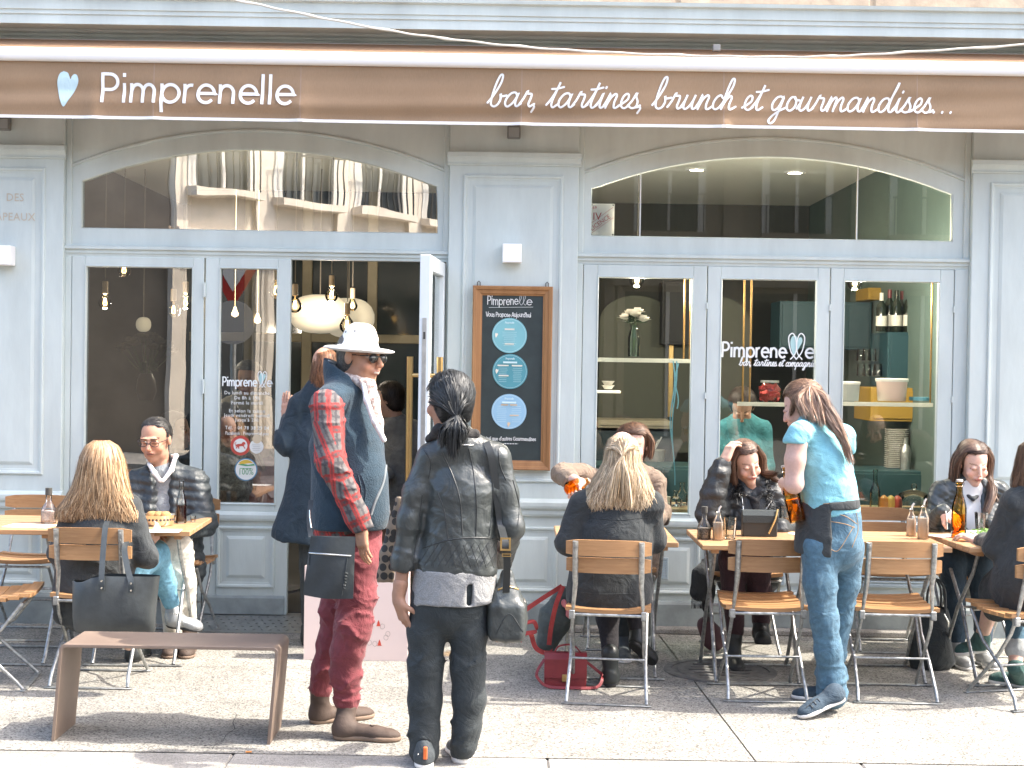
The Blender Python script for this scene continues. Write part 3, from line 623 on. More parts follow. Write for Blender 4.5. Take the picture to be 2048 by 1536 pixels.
# ------------------------------------------------------------------ framed chalkboard
M_OAK = mat('board_frame_wood', (.38, .19, .075), .55, col2=(.27, .125, .045), vs=14, stretch=(1, 1, .12), bump=.1)
M_CHALKB = mat('blackboard', (.030, .042, .042), .75, var=.25, vs=7); M_CHALK = mat('chalk', (.72, .72, .70), .9)
p0, p1 = at(946, 571, PY-.03), at(1100, 941, PY-.03)
CB = thing('chalkboard_menu', 'tall oak framed chalkboard menu with three round blue menu cards', 'chalkboard', ((p0.x+p1.x)/2, PY-.0145, p1.z))
x0, x1, z0, z1 = p0.x, p1.x, p1.z, p0.z; YB = PY-.0145
q = MB(); ring(q, x0, x1, z0, z1, [(0, YB), (0, YB-.03), (.006, YB-.036), (.022, YB-.032), (.026, YB-.026), (.046, YB-.022), (.05, YB-.016), (.058, YB-.013), (.058, YB)]); q.build('frame', M_OAK, CB)
q = MB(); q.box(x0+.056, x1-.056, YB-.008, YB, z0+.056, z1-.056); q.build('slate', M_CHALKB, CB)
for sx in (x0+.035, x1-.035): q = MB(); q.tube([(sx-.008, YB-.01, z1-.002), (sx-.008, YB-.01, z1+.02), (sx, YB-.01, z1+.028), (sx+.008, YB-.01, z1+.02), (sx+.008, YB-.01, z1-.002)], .004, 6); q.build('hanging_eye', M_IRON, CB)
def bp(px, py): return at(px, py, YB-.009)
ink = Ink(YB-.0085)
a, b_ = bp(974, 609), bp(1066, 609); h = bp(980, 592).z-bp(980, 609).z
e_ = ink.text('Pimprene', SANS, a.x, a.z, h, .0045, .68*(b_.x-a.x), jit=.04)
e2 = ink.text('ll', {'l': ([[(0, .1), (.3, .6), (.42, 1.05), (.3, 1.2), (.16, .8), (.2, .2), (.42, 0), (.6, .25)]], .5)}, e_, a.z, h, .002, .17*(b_.x-a.x)); ink.text('e', SANS, e2, a.z, h, .0045, .14*(b_.x-a.x))
ink.stroke([(a.x+.012, a.z-.018), (b_.x, b_.z-.016)], .002)
ink.build('chalk_writing', M_CHALK, CB); ink = Ink(YB-.0085); a, b_ = bp(972, 633), bp(1062, 633); ink.text("Vous Propose Aujourd'hui", SANS, a.x, a.z, .027, .0034, b_.x-a.x, jit=.06)
ink.build('chalk_writing', M_CHALK, CB); ink = Ink(YB-.0085); a, b_ = bp(968, 880), bp(1072, 880); ink.text("ainsi que d'autres Gourmandises", SANS, a.x, a.z, .022, .003, b_.x-a.x, jit=.06)
a = bp(1010, 887)
for i in range(5): ink.stroke([(a.x+.016*i, a.z), (a.x+.016*i+.004, a.z)], .006)
ink.stroke([(a.x-.01, a.z-.0005), (a.x+.08, a.z-.0005)], .0015)
ink.build('chalk_writing', M_CHALK, CB)
pale = mat('card_pale_print', (.62, .78, .80), .6); gold = mat('card_gold_print', (.72, .52, .33), .6); cream = mat('card_cream_print', (.80, .72, .60), .6)
for k, (cpx, cpy, cc, c2) in enumerate(((1019, 671, (.20, .46, .50), pale), (1020, 743, (.085, .30, .35), pale), (1018, 823, (.30, .50, .66), pale))):
    c = bp(cpx, cpy); R_ = (bp(cpx+35, cpy)-c).length; mc = mat('menu_card_blue_%d' % k, cc, .6, var=.04, vs=10)
    q = MB(); q.lathe((c.x, YB-.009, c.z), [(R_, 0), (R_, .002), (0, .002)], 48, Matrix.Rotation(math.pi/2, 3, 'X')); cdm = q.build('menu_card', mc, CB, 30)
    ink = Ink(YB-.0115); ink.stroke([(c.x+R_*.93*math.cos(t), c.z+R_*.93*math.sin(t)) for t in np.linspace(0, 2*math.pi, 60)], .0014, rnd=False)
    ink.text('Pimprenelle', SANS, c.x-.028, c.z+R_*.68, .012, .0016, .056)
    for i in range(9):
        z = c.z + R_*.30 - i*R_*.11; wl = R_*random.uniform(.3, .42)
        if k == 0: ink.stroke([(c.x-wl, z), (c.x+wl, z)], .0014, rnd=False)
        else:
            for s_ in (-1, 1): ink.stroke([(c.x+s_*R_*.42-wl*.7, z), (c.x+s_*R_*.42+wl*.7, z)], .0014, rnd=False)
    if k > 0: ink.stroke([(c.x-R_*.4, c.z+R_*.52), (c.x+R_*.4, c.z+R_*.52)], .011, rnd=False)
    ink.build('card_print', c2, cdm)
    for dx, dz, wl in {0: ((0, .36, .28), (0, -.48, .26)), 1: ((-.4, .34, .32), (.4, .34, .3), (-.36, -.24, .28)), 2: ((-.26, .38, .2), (.26, .38, .2), (.3, -.22, .25))}[k]: ink = Ink(YB-.014); ink.stroke([(c.x+dx*R_-wl*R_, c.z+dz*R_), (c.x+dx*R_+wl*R_, c.z+dz*R_)], .008, rnd=False); ink.build('heading_bar', gold if k == 2 else cream, cdm)
    ink = Ink(YB-.0145); hx, hz = ((-.74, 0), (-.74, 0), (0, -.74))[k]; ink.poly(heart(c.x+hx*R_, c.z+hz*R_, R_*.17, R_*.28)); ink.build('small_heart', gold if k == 2 else cream, cdm)
# ------------------------------------------------------------------ licence plate in the right transom
p0, p1 = at(1181, 407, .045), at(1228, 472, .045)
LPT = thing('licence_plate', 'white enamel licence plate with red lettering inside the arched window', 'sign', ((p0.x+p1.x)/2, .045, p1.z))
q = MB(); q.box(p0.x, p1.x, .042, .046, p1.z, p0.z, .001); q.build('plate', mat('enamel_white', (.80, .78, .72), .3), LPT)
red = mat('enamel_red', (.45, .04, .035), .4)
font_text('lettering', '69', p0.x+.012, p0.z-.035, .0405, .03, red, LPT, sx=.9); font_text('lettering', 'IV', p0.x+.014, p0.z-.10, .0405, .065, red, LPT)
tx = font_text('lettering', 'LICENCE', 0, 0, 0, .040, red, LPT, sx=.9)
tx.data.transform(Matrix.Translation((p0.x+.012, .0405, p1.z+.028)) @ Matrix.Rotation(-math.radians(36), 4, 'Y') @ Matrix.Translation(root_off(LPT))); tx.data.transform(Matrix.Translation(-root_off(LPT)))
ink = Ink(.0412); ink.stroke([(p0.x+.004, p1.z+.075), (p1.x-.006, p1.z+.178)], .0018, rnd=False); ink.stroke([(p0.x+.004, p1.z+.012), (p1.x-.006, p1.z+.112)], .0018, rnd=False); ink.build('diagonal_lines', red, LPT)
for xx in (p0.x+.008, p1.x-.008):
    for zz in (p1.z+.008, p0.z-.008): q = MB(); q.lathe((xx, .042, zz), [(.005, 0), (.004, .002), (0, .0022)], 10, Matrix.Rotation(math.pi/2, 3, 'X')); q.build('screw', M_DARK, LPT)
# ------------------------------------------------------------------ things inside the cafe
M_BULBG = glass('bulb_glass', (.95, .90, .80), 1.5); M_FIL = mat('filament', (1.0, .62, .22), .5, emit=9); M_SOCK = mat('lamp_socket', (.45, .36, .26), .5)
M_CORD = mat('lamp_cord', (.20, .18, .15), .7)
def bulb(px, py, Y, r=.05, lab='', light=0, n=0):
    p = at(px, py, Y); t = thing('pendant_bulb', lab, 'pendant lamp', (p.x, Y, p.z), 'bare filament bulbs hanging inside the cafe')
    q = MB(); q.tube([(p.x, Y, p.z+r*1.6+.09), (p.x, Y, 3.19)], .0035, 5); q.build('flex', M_CORD, t)
    q = MB(); q.lathe((p.x, Y, p.z), [(.018, r*1.55+.08), (.021, r*1.5+.075), (.021, r*1.5+.0), (.017, r*1.45)], 12); q.build('socket', M_SOCK, t, 40)
    q = MB(); q.lathe((p.x, Y, p.z), [(.016, r*1.45), (.02, r*1.2), (r*.72, r*.72), (r*.98, r*.2), (r, 0), (r*.9, -r*.45), (r*.55, -r*.85), (0, -r)], 18); q.build('globe', M_BULBG, t, 80)
    q = MB()
    for a in (-1, 1): q.tube([(p.x+a*.004, Y, p.z+r*.75), (p.x+a*.011, Y, p.z-.005), (p.x+a*.005, Y, p.z-r*.4)], .0035, 6)
    q.build('filament', M_FIL, t)
    if light:
        ld = bpy.data.lights.new('bulb_light', 'POINT'); ld.energy = light; ld.color = (1, .88, .72); ld.shadow_soft_size = .05
        lo = bpy.data.objects.new('bulb_light', ld); COL.objects.link(lo); lo.parent = t; lo.location = (0, 0, -.07)
bulb(248, 541, .45, .042, 'bare filament bulb cut by the top edge of the tall fixed window', 0)
bulb(210, 606, 1.1, .045, 'bare filament bulb over the blonde diner, behind the tall fixed window', 5)
bulb(347, 622, 1.3, .048, 'lower of two neighbouring filament bulbs behind the tall fixed window', 0)
bulb(371, 606, 1.6, .048, 'upper of two neighbouring filament bulbs behind the tall fixed window', 5)
bulb(552, 583, .9, .052, 'filament bulb hanging behind the glazed door leaf with stickers', 0)
bulb(590, 612, 1.5, .05, 'filament bulb at the doorway edge overlapping the big paper shade', 0)
bulb(663, 592, 2.2, .05, 'filament bulb hanging in the open doorway between paper shades', 8)
bulb(694, 652, 1.8, .056, 'filament bulb hanging just above the white sun hat', 0)
bulb(705, 612, 2.6, .04, 'small filament bulb hanging in front of the rear glazing post', 0)
bulb(1274, 560, .5, .05, 'filament bulb above the vase of white roses', 18)
bulb(1710, 566, .6, .05, 'filament bulb above the row of wine bottles', 16)
for px, py, Y, lb in ((470, 627, 4.6, 'far'), (480, 668, 4.8, 'low'), (515, 640, 4.6, 'mid')):
    p = at(px, py, Y); q = MB(); q.lathe((p.x, Y, p.z), [(0, -.035), (.03, -.02), (.035, 0), (.02, .03), (.012, .06), (0, .07)], 10)
    q.tube([(p.x, Y, p.z+.06), (p.x, Y, 3.19)], .003, 5)
    solo(q, 'pendant_bulb', mat('far_bulb', (1, .72, .36), .5, emit=2.2), 'tiny far lit bulb seen through the glazed door leaf with stickers', 'pendant lamp', (p.x, Y, p.z), 'tiny far bulbs behind the sticker door')
M_PAPER = mat('paper_shade', (.78, .70, .54), .9, emit=.09)
for px, py, rx, rz, Y, lab in ((640, 628, 62, 39, 3.0, 'wide cream paper lampshade in the open doorway'), (697, 636, 52, 40, 3.6, 'cream paper lampshade partly behind the white sun hat'), (287, 649, 15, 15, 3.2, 'small cream lampshade behind the tall fixed window')):
    p = at(px, py, Y); s_ = 2900/(Y-CAM_Y); rx /= s_; rz /= s_
    t = thing('paper_lampshade', lab, 'lampshade', (p.x, Y, p.z-rz), 'cream paper lampshades')
    q = MB(); n = 16; q.lathe((p.x, Y, p.z), [(rx*math.sin(math.pi*i/n)**.75*(1 + .012*(i % 2)), -rz*math.cos(math.pi*i/n)) for i in range(n+1)], 28); q.build('shade', M_PAPER, t, 20)
    q = MB(); q.tube([(p.x, Y, p.z+rz), (p.x, Y, 3.19)], .005, 6); q.build('flex', M_CORD, t)
# rear glazing of beige posts and rails
M_POST = mat('beige_post', (.33, .29, .21), .7, var=.1)
RG = thing('rear_glazed_screen', 'beige timber screen with dark panes at the back of the cafe', 'screen', (-1.4, 4.6, .06))
for px in (500, 615, 745, 880):
    p = at(px, 600, 4.6); q = MB(); q.box(p.x-.045, p.x+.045, 4.55, 4.65, .06, 3.19, .006); q.build('post', M_POST, RG)
xa, xb = at(380, 600, 4.6).x, at(930, 600, 4.6).x
for py in (677, 870):
    z = at(700, py, 4.6).z; q = MB(); q.box(xa, xb, 4.57, 4.63, z-.04, z+.04, .006); q.build('rail', M_POST, RG)
q = MB(); q.box(xa, xb, 4.598, 4.602, .06, 3.19); q.build('dark_pane', mat('dark_pane', (.012, .022, .028), .08), RG)
# furnishing seen low in the left room
M_WOODD = mat('dark_wood', (.11, .065, .035), .5, var=.3, vs=6, stretch=(1, 8, 8))
def table_in(x, y, lab):
    t = thing('cafe_table', lab, 'table', (x, y, .06)); q = MB(); q.box(x-.35, x+.35, y-.3, y+.3, .78, .81, .005); q.build('top', M_WOODD, t)
    q = MB(); q.tube([(x, y, .08), (x, y, .78)], .03, 8); q.lathe((x, y, .06), [(.2, 0), (.2, .015), (.03, .03)], 16); q.build('pedestal', M_IRON, t, 40)
table_in(-1.62, .95, 'dark cafe table inside behind the sticker door'); table_in(-2.5, 1.0, 'dark cafe table inside behind the tall fixed window')
# dried white flowers behind the tall window
def flowers(c, n, R_, hs, m_pet, m_st, m_vase, lab, prof, nm='vase_of_flowers', leafm=None, headr=.03):
    t = thing(nm, lab, 'vase', c); q = MB(); q.lathe(c, prof, 18); q.build('vase', m_vase, t, 50)
    top = max(z for r, z in prof)
    for i in range(n):
        a = 2.4*i; rr = R_*math.sqrt((i+.5)/n); e = Vector((c[0]+rr*math.cos(a), c[1]+rr*math.sin(a)*.7, c[2]+hs*(1-.25*(rr/R_)**2)))
        q = MB(); q.tube([(c[0], c[1], c[2]+.03), (c[0]+.2*(e.x-c[0]), c[1]+.2*(e.y-c[1]), c[2]+top), e], .0022, 5); st = q.build('stem', m_st, t)
        q = MB()
        for ly, (k, rad, op) in enumerate(((4, .45, .3), (5, .75, .55), (6, 1.0, .9))):
            for j in range(k):
                b = 2*math.pi*j/k + ly*.6; d = Vector((math.cos(b), math.sin(b), 0)); s_ = Vector((-math.sin(b), math.cos(b), 0)); w_ = headr*.62
                p0 = e; p1 = e + d*headr*rad*.75 + Vector((0, 0, headr*.5*(1.2-op*.6))); p2 = e + d*headr*rad*(1.0+.25*op) + Vector((0, 0, headr*(1.25-op*1.0)))
                q.add([p0-s_*w_*.3, p0+s_*w_*.3, p1+s_*w_, p1-s_*w_, p2+s_*w_*.7, p2-s_*w_*.7], [(0, 1, 2, 3), (3, 2, 4, 5)])
        q.build('bloom', m_pet, st, 70)
    if leafm:
        for i in range(12):
            a = i*2.1; z = c[2] + top*1.0 + .02 + .012*(i % 5); q = MB(); d = Vector((math.cos(a), math.sin(a)*.7, .1)); s_ = Vector((-math.sin(a), math.cos(a), 0)); b = Vector((c[0], c[1], z))
            q.add([b, b+d*.04+s_*.02+Vector((0, 0, .012)), b+d*.085-Vector((0, 0, .015)), b+d*.04-s_*.02+Vector((0, 0, .012))], [(0, 1, 2), (0, 2, 3)]); q.build('leaf', leafm, t)
M_PET = mat('white_petals', (.80, .75, .68), .7); M_STEM = mat('flower_stem', (.06, .10, .04), .7); M_LEAF = mat('flower_leaf', (.035, .065, .035), .6)
M_CLEAR = glass('clear_glass', (.93, .96, .95), 1.5); M_CLEAR_G = glass('greenish_glass', (.72, .85, .80), 1.6)
p = at(1267, 713, .28); flowers((p.x, .28, p.z), 7, .075, .275, M_PET, M_STEM, M_CLEAR_G, 'glass vase of white roses on the hanging shelf', [(.035, 0), (.036, .01), (.037, .12), (.03, .15), (.020, .175), (.024, .2)], leafm=M_LEAF, headr=.042)
p = at(292, 800, .9); flowers((p.x, .9, p.z), 14, .19, .42, mat('dried_petals', (.13, .12, .09), .8), M_STEM, mat('dark_vase', (.05, .04, .035), .4), 'arrangement of dried pale flowers behind the tall fixed window', [(.05, 0), (.07, .06), (.06, .14), (.04, .18)], leafm=M_LEAF, headr=.045)
# hanging shelves on brass rods
def shelf(px0, px1, py, Y, lab, rods, dep=.2):
    a, b = at(px0, py, Y), at(px1, py, Y); z = (a.z+b.z)/2; t = thing('hanging_shelf', lab, 'shelf', ((a.x+b.x)/2, Y+dep/2, z-.02))
    q = MB(); q.box(a.x, b.x, Y, Y+dep, z-.008, z, .001); q.build('glass_board', M_CLEAR_G, t)
    q = MB(); q.box(a.x, b.x, Y-.004, Y-.0005, z-.022, z+.004, .001); q.build('edge_rail', mat('shelf_white_edge', (.62, .62, .56), .35), t)
    for rx in rods:
        x = at(rx, py, Y).x
        for yy in (Y+.02,): q = MB(); q.tube([(x, yy, z-.02), (x, yy, 2.285)], .006, 8); q.build('rod', mat('dull_brass', (.40, .24, .09), .38, .9), t, 40)
    q = MB(); xs_ = [at(rx, py, Y).x for rx in rods]; q.box(min(xs_)-.02, max(xs_)+.02, Y+.01, Y+dep-.01, 2.286, 2.30, .002); q.build('top_bracket', M_BRASS, t)
    return z
shelf(1194, 1384, 718, .2, 'narrow hanging shelf on brass rods holding the roses', (1368, 1380)); zs = shelf(1474, 1632, 806, .3, 'hanging shelf with jar of red sweets', (1486, 1500)); zs2 = shelf(1684, 1866, 806, .3, 'hanging shelf with white tubs before the wine cabinet', (1862,))
# ribbons hanging from the shelf end
M_RIB = mat('blue_ribbon', (.16, .38, .50), .6)
for k, (dx, ln) in enumerate(((-.018, .55), (-.005, .78), (.008, .30))):
    p = at(1352, 722, .19); q = MB(); n = 14; q.add([(p.x+dx+.012*math.sin(i*.5+k)+s_*.004, .19+.004*k, p.z-ln*i/n) for i in range(n+1) for s_ in (-1, 1)], [(2*i, 2*i+1, 2*i+3, 2*i+2) for i in range(n)])
    solo(q, 'ribbon', M_RIB, ('short', 'mid-length', 'long')[{.30: 0, .55: 1, .78: 2}[ln]] + ' blue lanyard ribbon dangling from the shelf with roses', 'ribbon', p, 'ribbons on the shelf end')
# jar, tubs, tape
def jar(px, pyb, Y, r, h, lab, fillm, fillh, lidm):
    p = at(px, pyb, Y); t = thing('storage_jar', lab, 'jar', p)
    q = MB(); q.lathe(p, [(r*.9, 0), (r, .01), (r, h*.72), (r*.8, h*.86), (r*.78, h*.9)], 22); q.build('glass', M_CLEAR, t, 50)
    q = MB(); q.lathe(p, [(r*.82, h*.9), (r*.82, h), (0, h)], 22); q.build('lid', lidm, t, 40)
    for i in range(16):
        a = i*2.4; rr = r*.7*math.sqrt((i % 8)/8); c = p + Vector((rr*math.cos(a), rr*math.sin(a), .02 + fillh*(i/16))); q = MB()
        R3 = Matrix.Rotation(i*1.3, 3, 'X') @ Matrix.Rotation(i*.8, 3, 'Z'); M4 = Matrix.Translation(c) @ R3.to_4x4(); q.box(-.03, .03, -.02, .02, -.012, .012, .004, M4); q.build('sweet', fillm, t)
jar(1539, 803, .4, .072, .135, 'glass jar of red sweets on the hanging shelf', mat('red_sweets', (.55, .06, .05), .45), .08, M_STEEL)
M_TUB = mat('white_plastic_tub', (.72, .70, .66), .4)
def tub(px, pyb, Y, r, h, lab, inner=None):
    p = at(px, pyb, Y); t = thing('plastic_tub', lab, 'tub', p, 'plastic tubs on the hanging shelf'); q = MB(); q.lathe(p, [(r*.86, 0), (r*.9, .005), (r, h*.86)], 22); q.build('body', inner or M_TUB, t, 40)
    q = MB(); q.lathe(p, [(r*1.0, h*.86), (r*1.06, h*.86), (r*1.07, h*.98), (r, h), (0, h)], 22); q.build('lid', M_TUB, t, 40)
tub(1783, 802, .42, .098, .145, 'round white lidded tub with pinkish contents before the yellow cabinet', mat('pink_tub', (.68, .50, .45), .4)); tub(1700, 802, .42, .06, .125, 'squat grey tub with white lid at the shelf end', mat('grey_tub', (.36, .37, .36), .5))
p = at(1838, 801, .42); q = MB(); q.lathe(p, [(.03, 0), (.062, 0), (.062, .022), (.03, .022)], 22); solo(q, 'tape_roll', mat('blue_tape', (.12, .33, .45), .5), 'flat roll of blue tape on the hanging shelf', 'tape', p)
# bar furniture at the right: cabinets, wine, plates
M_YEL = mat('yellow_cabinet', (.36, .215, .03), .55); M_TEALC = mat('teal_cabinet', (.016, .058, .075), .5)
def cab(px0, py0, px1, py1, Y, dep, m, lab, nm='wall_cabinet'):
    a, b = at(px0, py0, Y), at(px1, py1, Y); t = thing(nm, lab, 'cabinet', ((a.x+b.x)/2, Y+dep/2, b.z)); q = MB(); q.box(a.x, b.x, Y, Y+dep, b.z, a.z, .004); q.build('carcass', m, t)
    q = MB(); q.box(a.x+.02, b.x-.02, Y-.012, Y-.0005, b.z+.02, a.z-.02, .003); q.build('front', m, t); return t
cab(1776, 664, 1900, 776, 1.6, .5, M_TEALC, 'teal cabinet carrying the wine bottles'); cab(1742, 775, 1910, 845, 1.45, .5, M_YEL, 'yellow cabinet under the teal cabinet'); cab(1736, 575, 1790, 600, 2.4, .4, M_YEL, 'small yellow cabinet box near the ceiling')
cab(1560, 602, 1742, 700, 2.6, .4, M_TEALC, 'dark blue glass rack cabinet behind the tumblers')
cab(1660, 940, 1900, 1060, 1.2, .5, M_TEAL, 'teal counter front under the plate stacks', 'counter'); cab(1180, 930, 1405, 1060, 1.5, .5, M_TEAL, 'teal counter front behind the carafes', 'counter')
M_WINE = mat('wine_glass_dark', (.012, .018, .012), .12, spec=.7); M_LAB = mat('paper_label', (.62, .60, .54), .7); M_CAPS = mat('foil_capsule', (.13, .02, .025), .4)
for i, (px, py, h, kind) in enumerate(((1762, 664, .28, 1), (1778, 664, .31, 0), (1792, 666, .30, 0), (1803, 664, .30, 0), (1816, 666, .31, 0), (1829, 664, .29, 0), (1842, 667, .31, 0))):
    Y = 1.66 + .10*(i % 2); p = at(px, py, Y); p.z = at(1830, 664, 1.6).z + .001
    t = thing('wine_bottle', ('clear necked spirit bottle at the end of the wine row' if kind else 'dark wine bottle with pale label standing in the row on the teal cabinet'), 'bottle', p, None if kind else 'wine bottles on the teal cabinet')
    q = MB(); q.lathe(p, [(.036, 0), (.038, .005), (.038, h*.60), (.03, h*.70), (.015, h*.78), (.014, h*.98), (.0, h)], 16); q.build('bottle_glass', M_WINE, t, 50)
    q = MB(); q.lathe(p, [(.0155, h*.80), (.0155, h*1.005), (0, h*1.006)], 12); q.build('capsule', M_LAB if kind else M_CAPS if i % 2 else M_WINE, t, 40)
    q = MB(); q.lathe(p, [(.0388, h*.14), (.0388, h*.40)], 16); q.build('label', M_LAB, t, 60)
M_PLATE_W = mat('stacked_china', (.66, .64, .58), .35)
for k, (px, pyt, pyb, r, lab) in enumerate(((1792, 858, 945, .085, 'tall stack of pale plates beside the steel shaker'), (1840, 858, 945, .075, 'tall stack of pale plates at the counter end'))):
    Y = 1.5; a, b = at(px, pyt, Y), at(px, pyb, Y); t = thing('plate_stack', lab, 'plate stack', b, 'stacks of plates on the counter'); n = 22; proto = None
    for i in range(n):
        z = (a.z-b.z)*i/n
        if proto is None:
            q = MB(); q.lathe((0, 0, 0), [(.0, .002), (r*.6, .0), (r, .012), (r*1.0, .0155), (r*.6, .004), (0, .005)], 20); proto = q.build('plate', M_PLATE_W, t, 50, world=False); c = proto
        else: c = proto.copy(); COL.objects.link(c)
        c.location = (random.uniform(-.002, .002), 0, z)
    q = MB(); q.lathe(b, [(r, -.25), (r, -.002)], 4)
p = at(1810, 950, 1.35); t = thing('cocktail_shaker', 'steel cocktail shaker in front of the stacked plates', 'shaker', p); q = MB(); q.lathe(p, [(.03, 0), (.042, .16), (.04, .17), (.03, .2), (.018, .22)], 18); q.build('cup', M_STEEL, t, 40); q = MB(); q.lathe(p, [(.018, .22), (.016, .26), (0, .265)], 14); q.build('cap', M_STEEL, t, 40)
# tumblers upside down on a rack
for i in range(9):
    px = 1722 + (i % 5)*11; py = 752 if i < 5 else 722; Y = 1.7 + .07*(i % 3); p = at(px, py, Y); q = MB(); q.lathe(p, [(.03, 0), (.034, .005), (.028, .09), (0, .09)], 12)
    solo(q, 'tumbler', M_CLEAR, 'upturned clear tumbler on the rack beside the wine cabinet', 'glass', p, 'upturned tumblers on the rack', 50)
# arched dark panels, black oven and shelf at the back of the right room
BA = thing('arched_backboard', 'dark green arched wall boards behind the bar', 'wall panel', (1.0, 3.2, .9)); 
for px0, px1, pyt in ((1196, 1345, 590), (1345, 1500, 590)):
    a, b = at(px0, 700, 3.2), at(px1, 700, 3.2); zt_ = at(px0, pyt, 3.2).z; cx, hw = (a.x+b.x)/2, (b.x-a.x)/2-.01
    q = MB(); q.prism([(cx-hw, .9), (cx+hw, .9)] + [(cx+hw*math.cos(t_), zt_-.22+.22*math.sin(t_)) for t_ in np.linspace(0, math.pi, 20)], 'y', 3.18, 3.2); q.build('arched_board', mat('olive_board', (.075, .08, .06), .7), BA)
a, b = at(1385, 560, 2.6), at(1500, 900, 2.6)
cab(1325, 562, 1386, 690, 3.0, .3, mat('matt_black', (.008, .008, .009), .6), 'tall black wall box behind the rose shelf')
cab(1196, 840, 1345, 858, 2.4, .5, M_POST, 'pale worktop edge behind the carafes', 'worktop'); cab(1180, 860, 1345, 945, 2.45, .4, M_NAVY, 'dark base unit under the pale worktop', 'base_unit')
q = MB(); p = at(1343, 650, 3.1); q.box(p.x-.02, p.x+.02, 3.08, 3.12, 1.2, 2.2, .003); solo(q, 'upright_post', M_BRASS, 'slim gilt post between the arched wall boards', 'post', (p.x, 3.1, 1.2))
# saucepan, cups, carafes on the counter behind the first casement
cz = at(1300, 1010, .32).z
WS = thing('window_counter', 'pale wooden counter board inside the casement windows', 'counter', (1.6, .28, .62)); q = MB(); q.box(.43, 2.70, .10, .55, cz-.03, cz, .004); q.build('board', mat('pale_counter_wood', (.42, .29, .17), .5, var=.2, vs=5, stretch=(1, 8, 8)), WS)
def prop(nm, p, prof, m, lab, cat, grp=None, n=18): q = MB(); q.lathe(p, prof, n); return solo(q, nm, m, lab, cat, p, grp, 45)
def onc(px, Y=.3): p = at(px, 990, Y); p.z = cz+.001; return p
M_CHINA = mat('white_china', (.70, .68, .63), .3)
p = onc(1330, .26); t = thing('coffee_cup', 'white coffee cup beside the glass carafes', 'cup', p); q = MB(); q.lathe(p, [(.022, 0), (.03, .005), (.036, .06), (.033, .06), (.026, .008), (0, .008)], 18); q.build('cup_body', M_CHINA, t, 45); q = MB(); q.tube([p+Vector((-.034, 0, .05)), p+Vector((-.055, 0, .045)), p+Vector((-.055, 0, .02)), p+Vector((-.031, 0, .015))], .004, 6); q.build('handle', M_CHINA, t, 60)
for k, (px, h, lab) in enumerate(((1352, .10, 'squat round glass carafe inside the window'), (1364, .145, 'tall necked glass carafe inside the window'))):
    p = onc(px, .24+.08*k); prop('glass_carafe', p, [(.03, 0), (.042, .01), (.042, h*.45), (.016, h*.68), (.014, h*.95), (.019, h), (.0, h)], M_CLEAR, lab, 'carafe')
p = onc(1750, .3); prop('glass_bottle', p, [(.03, 0), (.033, .01), (.033, .11), (.013, .17), (.013, .23), (.016, .235), (.014, .25), (0, .25)], M_CLEAR_G, 'clear swing top bottle inside the end casement', 'bottle')
for k, (px, c) in enumerate(((1768, (.55, .22, .05)), (1782, (.62, .40, .10)), (1795, (.50, .08, .05)))):
    p = onc(px, .28); q = MB(); q.lathe(p, [(0, 0), (.028, .005), (.032, .03), (.028, .07), (.012, .085), (0, .09)], 14); solo(q, 'preserve_jar', mat('preserve_%d' % k, c, .35), ('orange', 'amber', 'red')[k] + ' jar of preserve inside the end casement', 'jar', p)
p = onc(1828, .30); t = thing('cake_dome', 'clear glass cake dome with knob inside the end casement', 'cake dome', p); q = MB(); q.lathe(p, [(.12, 0), (.118, .05), (.09, .10), (.04, .12), (0, .125)], 22); q.build('dome', M_CLEAR, t, 60); q = MB(); q.lathe(p, [(.01, .125), (.02, .14), (.016, .16), (0, .165)], 14); q.build('knob', M_CLEAR, t, 60)
for k, (px, py) in enumerate(((1216, 778), (1216, 772))):
    p = at(1216, 778, 1.0); p.z += .028*k; q = MB(); q.lathe(p, [(.025, 0), (.045, .026), (.042, .026), (.02, .004), (0, .004)], 16); solo(q, 'bowl', M_CHINA, ('lower', 'upper')[k] + ' of two small white bowls stacked on the side shelf', 'bowl', p, None, 45)
q = MB(); a, b = at(1190, 780, 1.0), at(1240, 780, 1.0); q.box(a.x, b.x, .92, 1.08, a.z-.02, a.z-.001, .003); solo(q, 'side_shelf', M_CHINA, 'short pale shelf carrying two white bowls', 'shelf', (a.x, 1.0, a.z-.02))
p = at(1306, 905, 1.3); t = thing('saucepan', 'steel pan with spoons behind the blonde diner in black denim', 'pan', p); q = MB(); q.lathe(p, [(.08, -.06), (.085, 0), (.085, .02)], 20); q.build('pan_body', M_STEEL, t, 40); q = MB(); q.tube([p, p+Vector((.06, 0, .11))], .005, 6); q.tube([p+Vector((-.01, 0, 0)), p+Vector((.04, 0, .09))], .005, 6); q.build('spoons', M_STEEL, t)
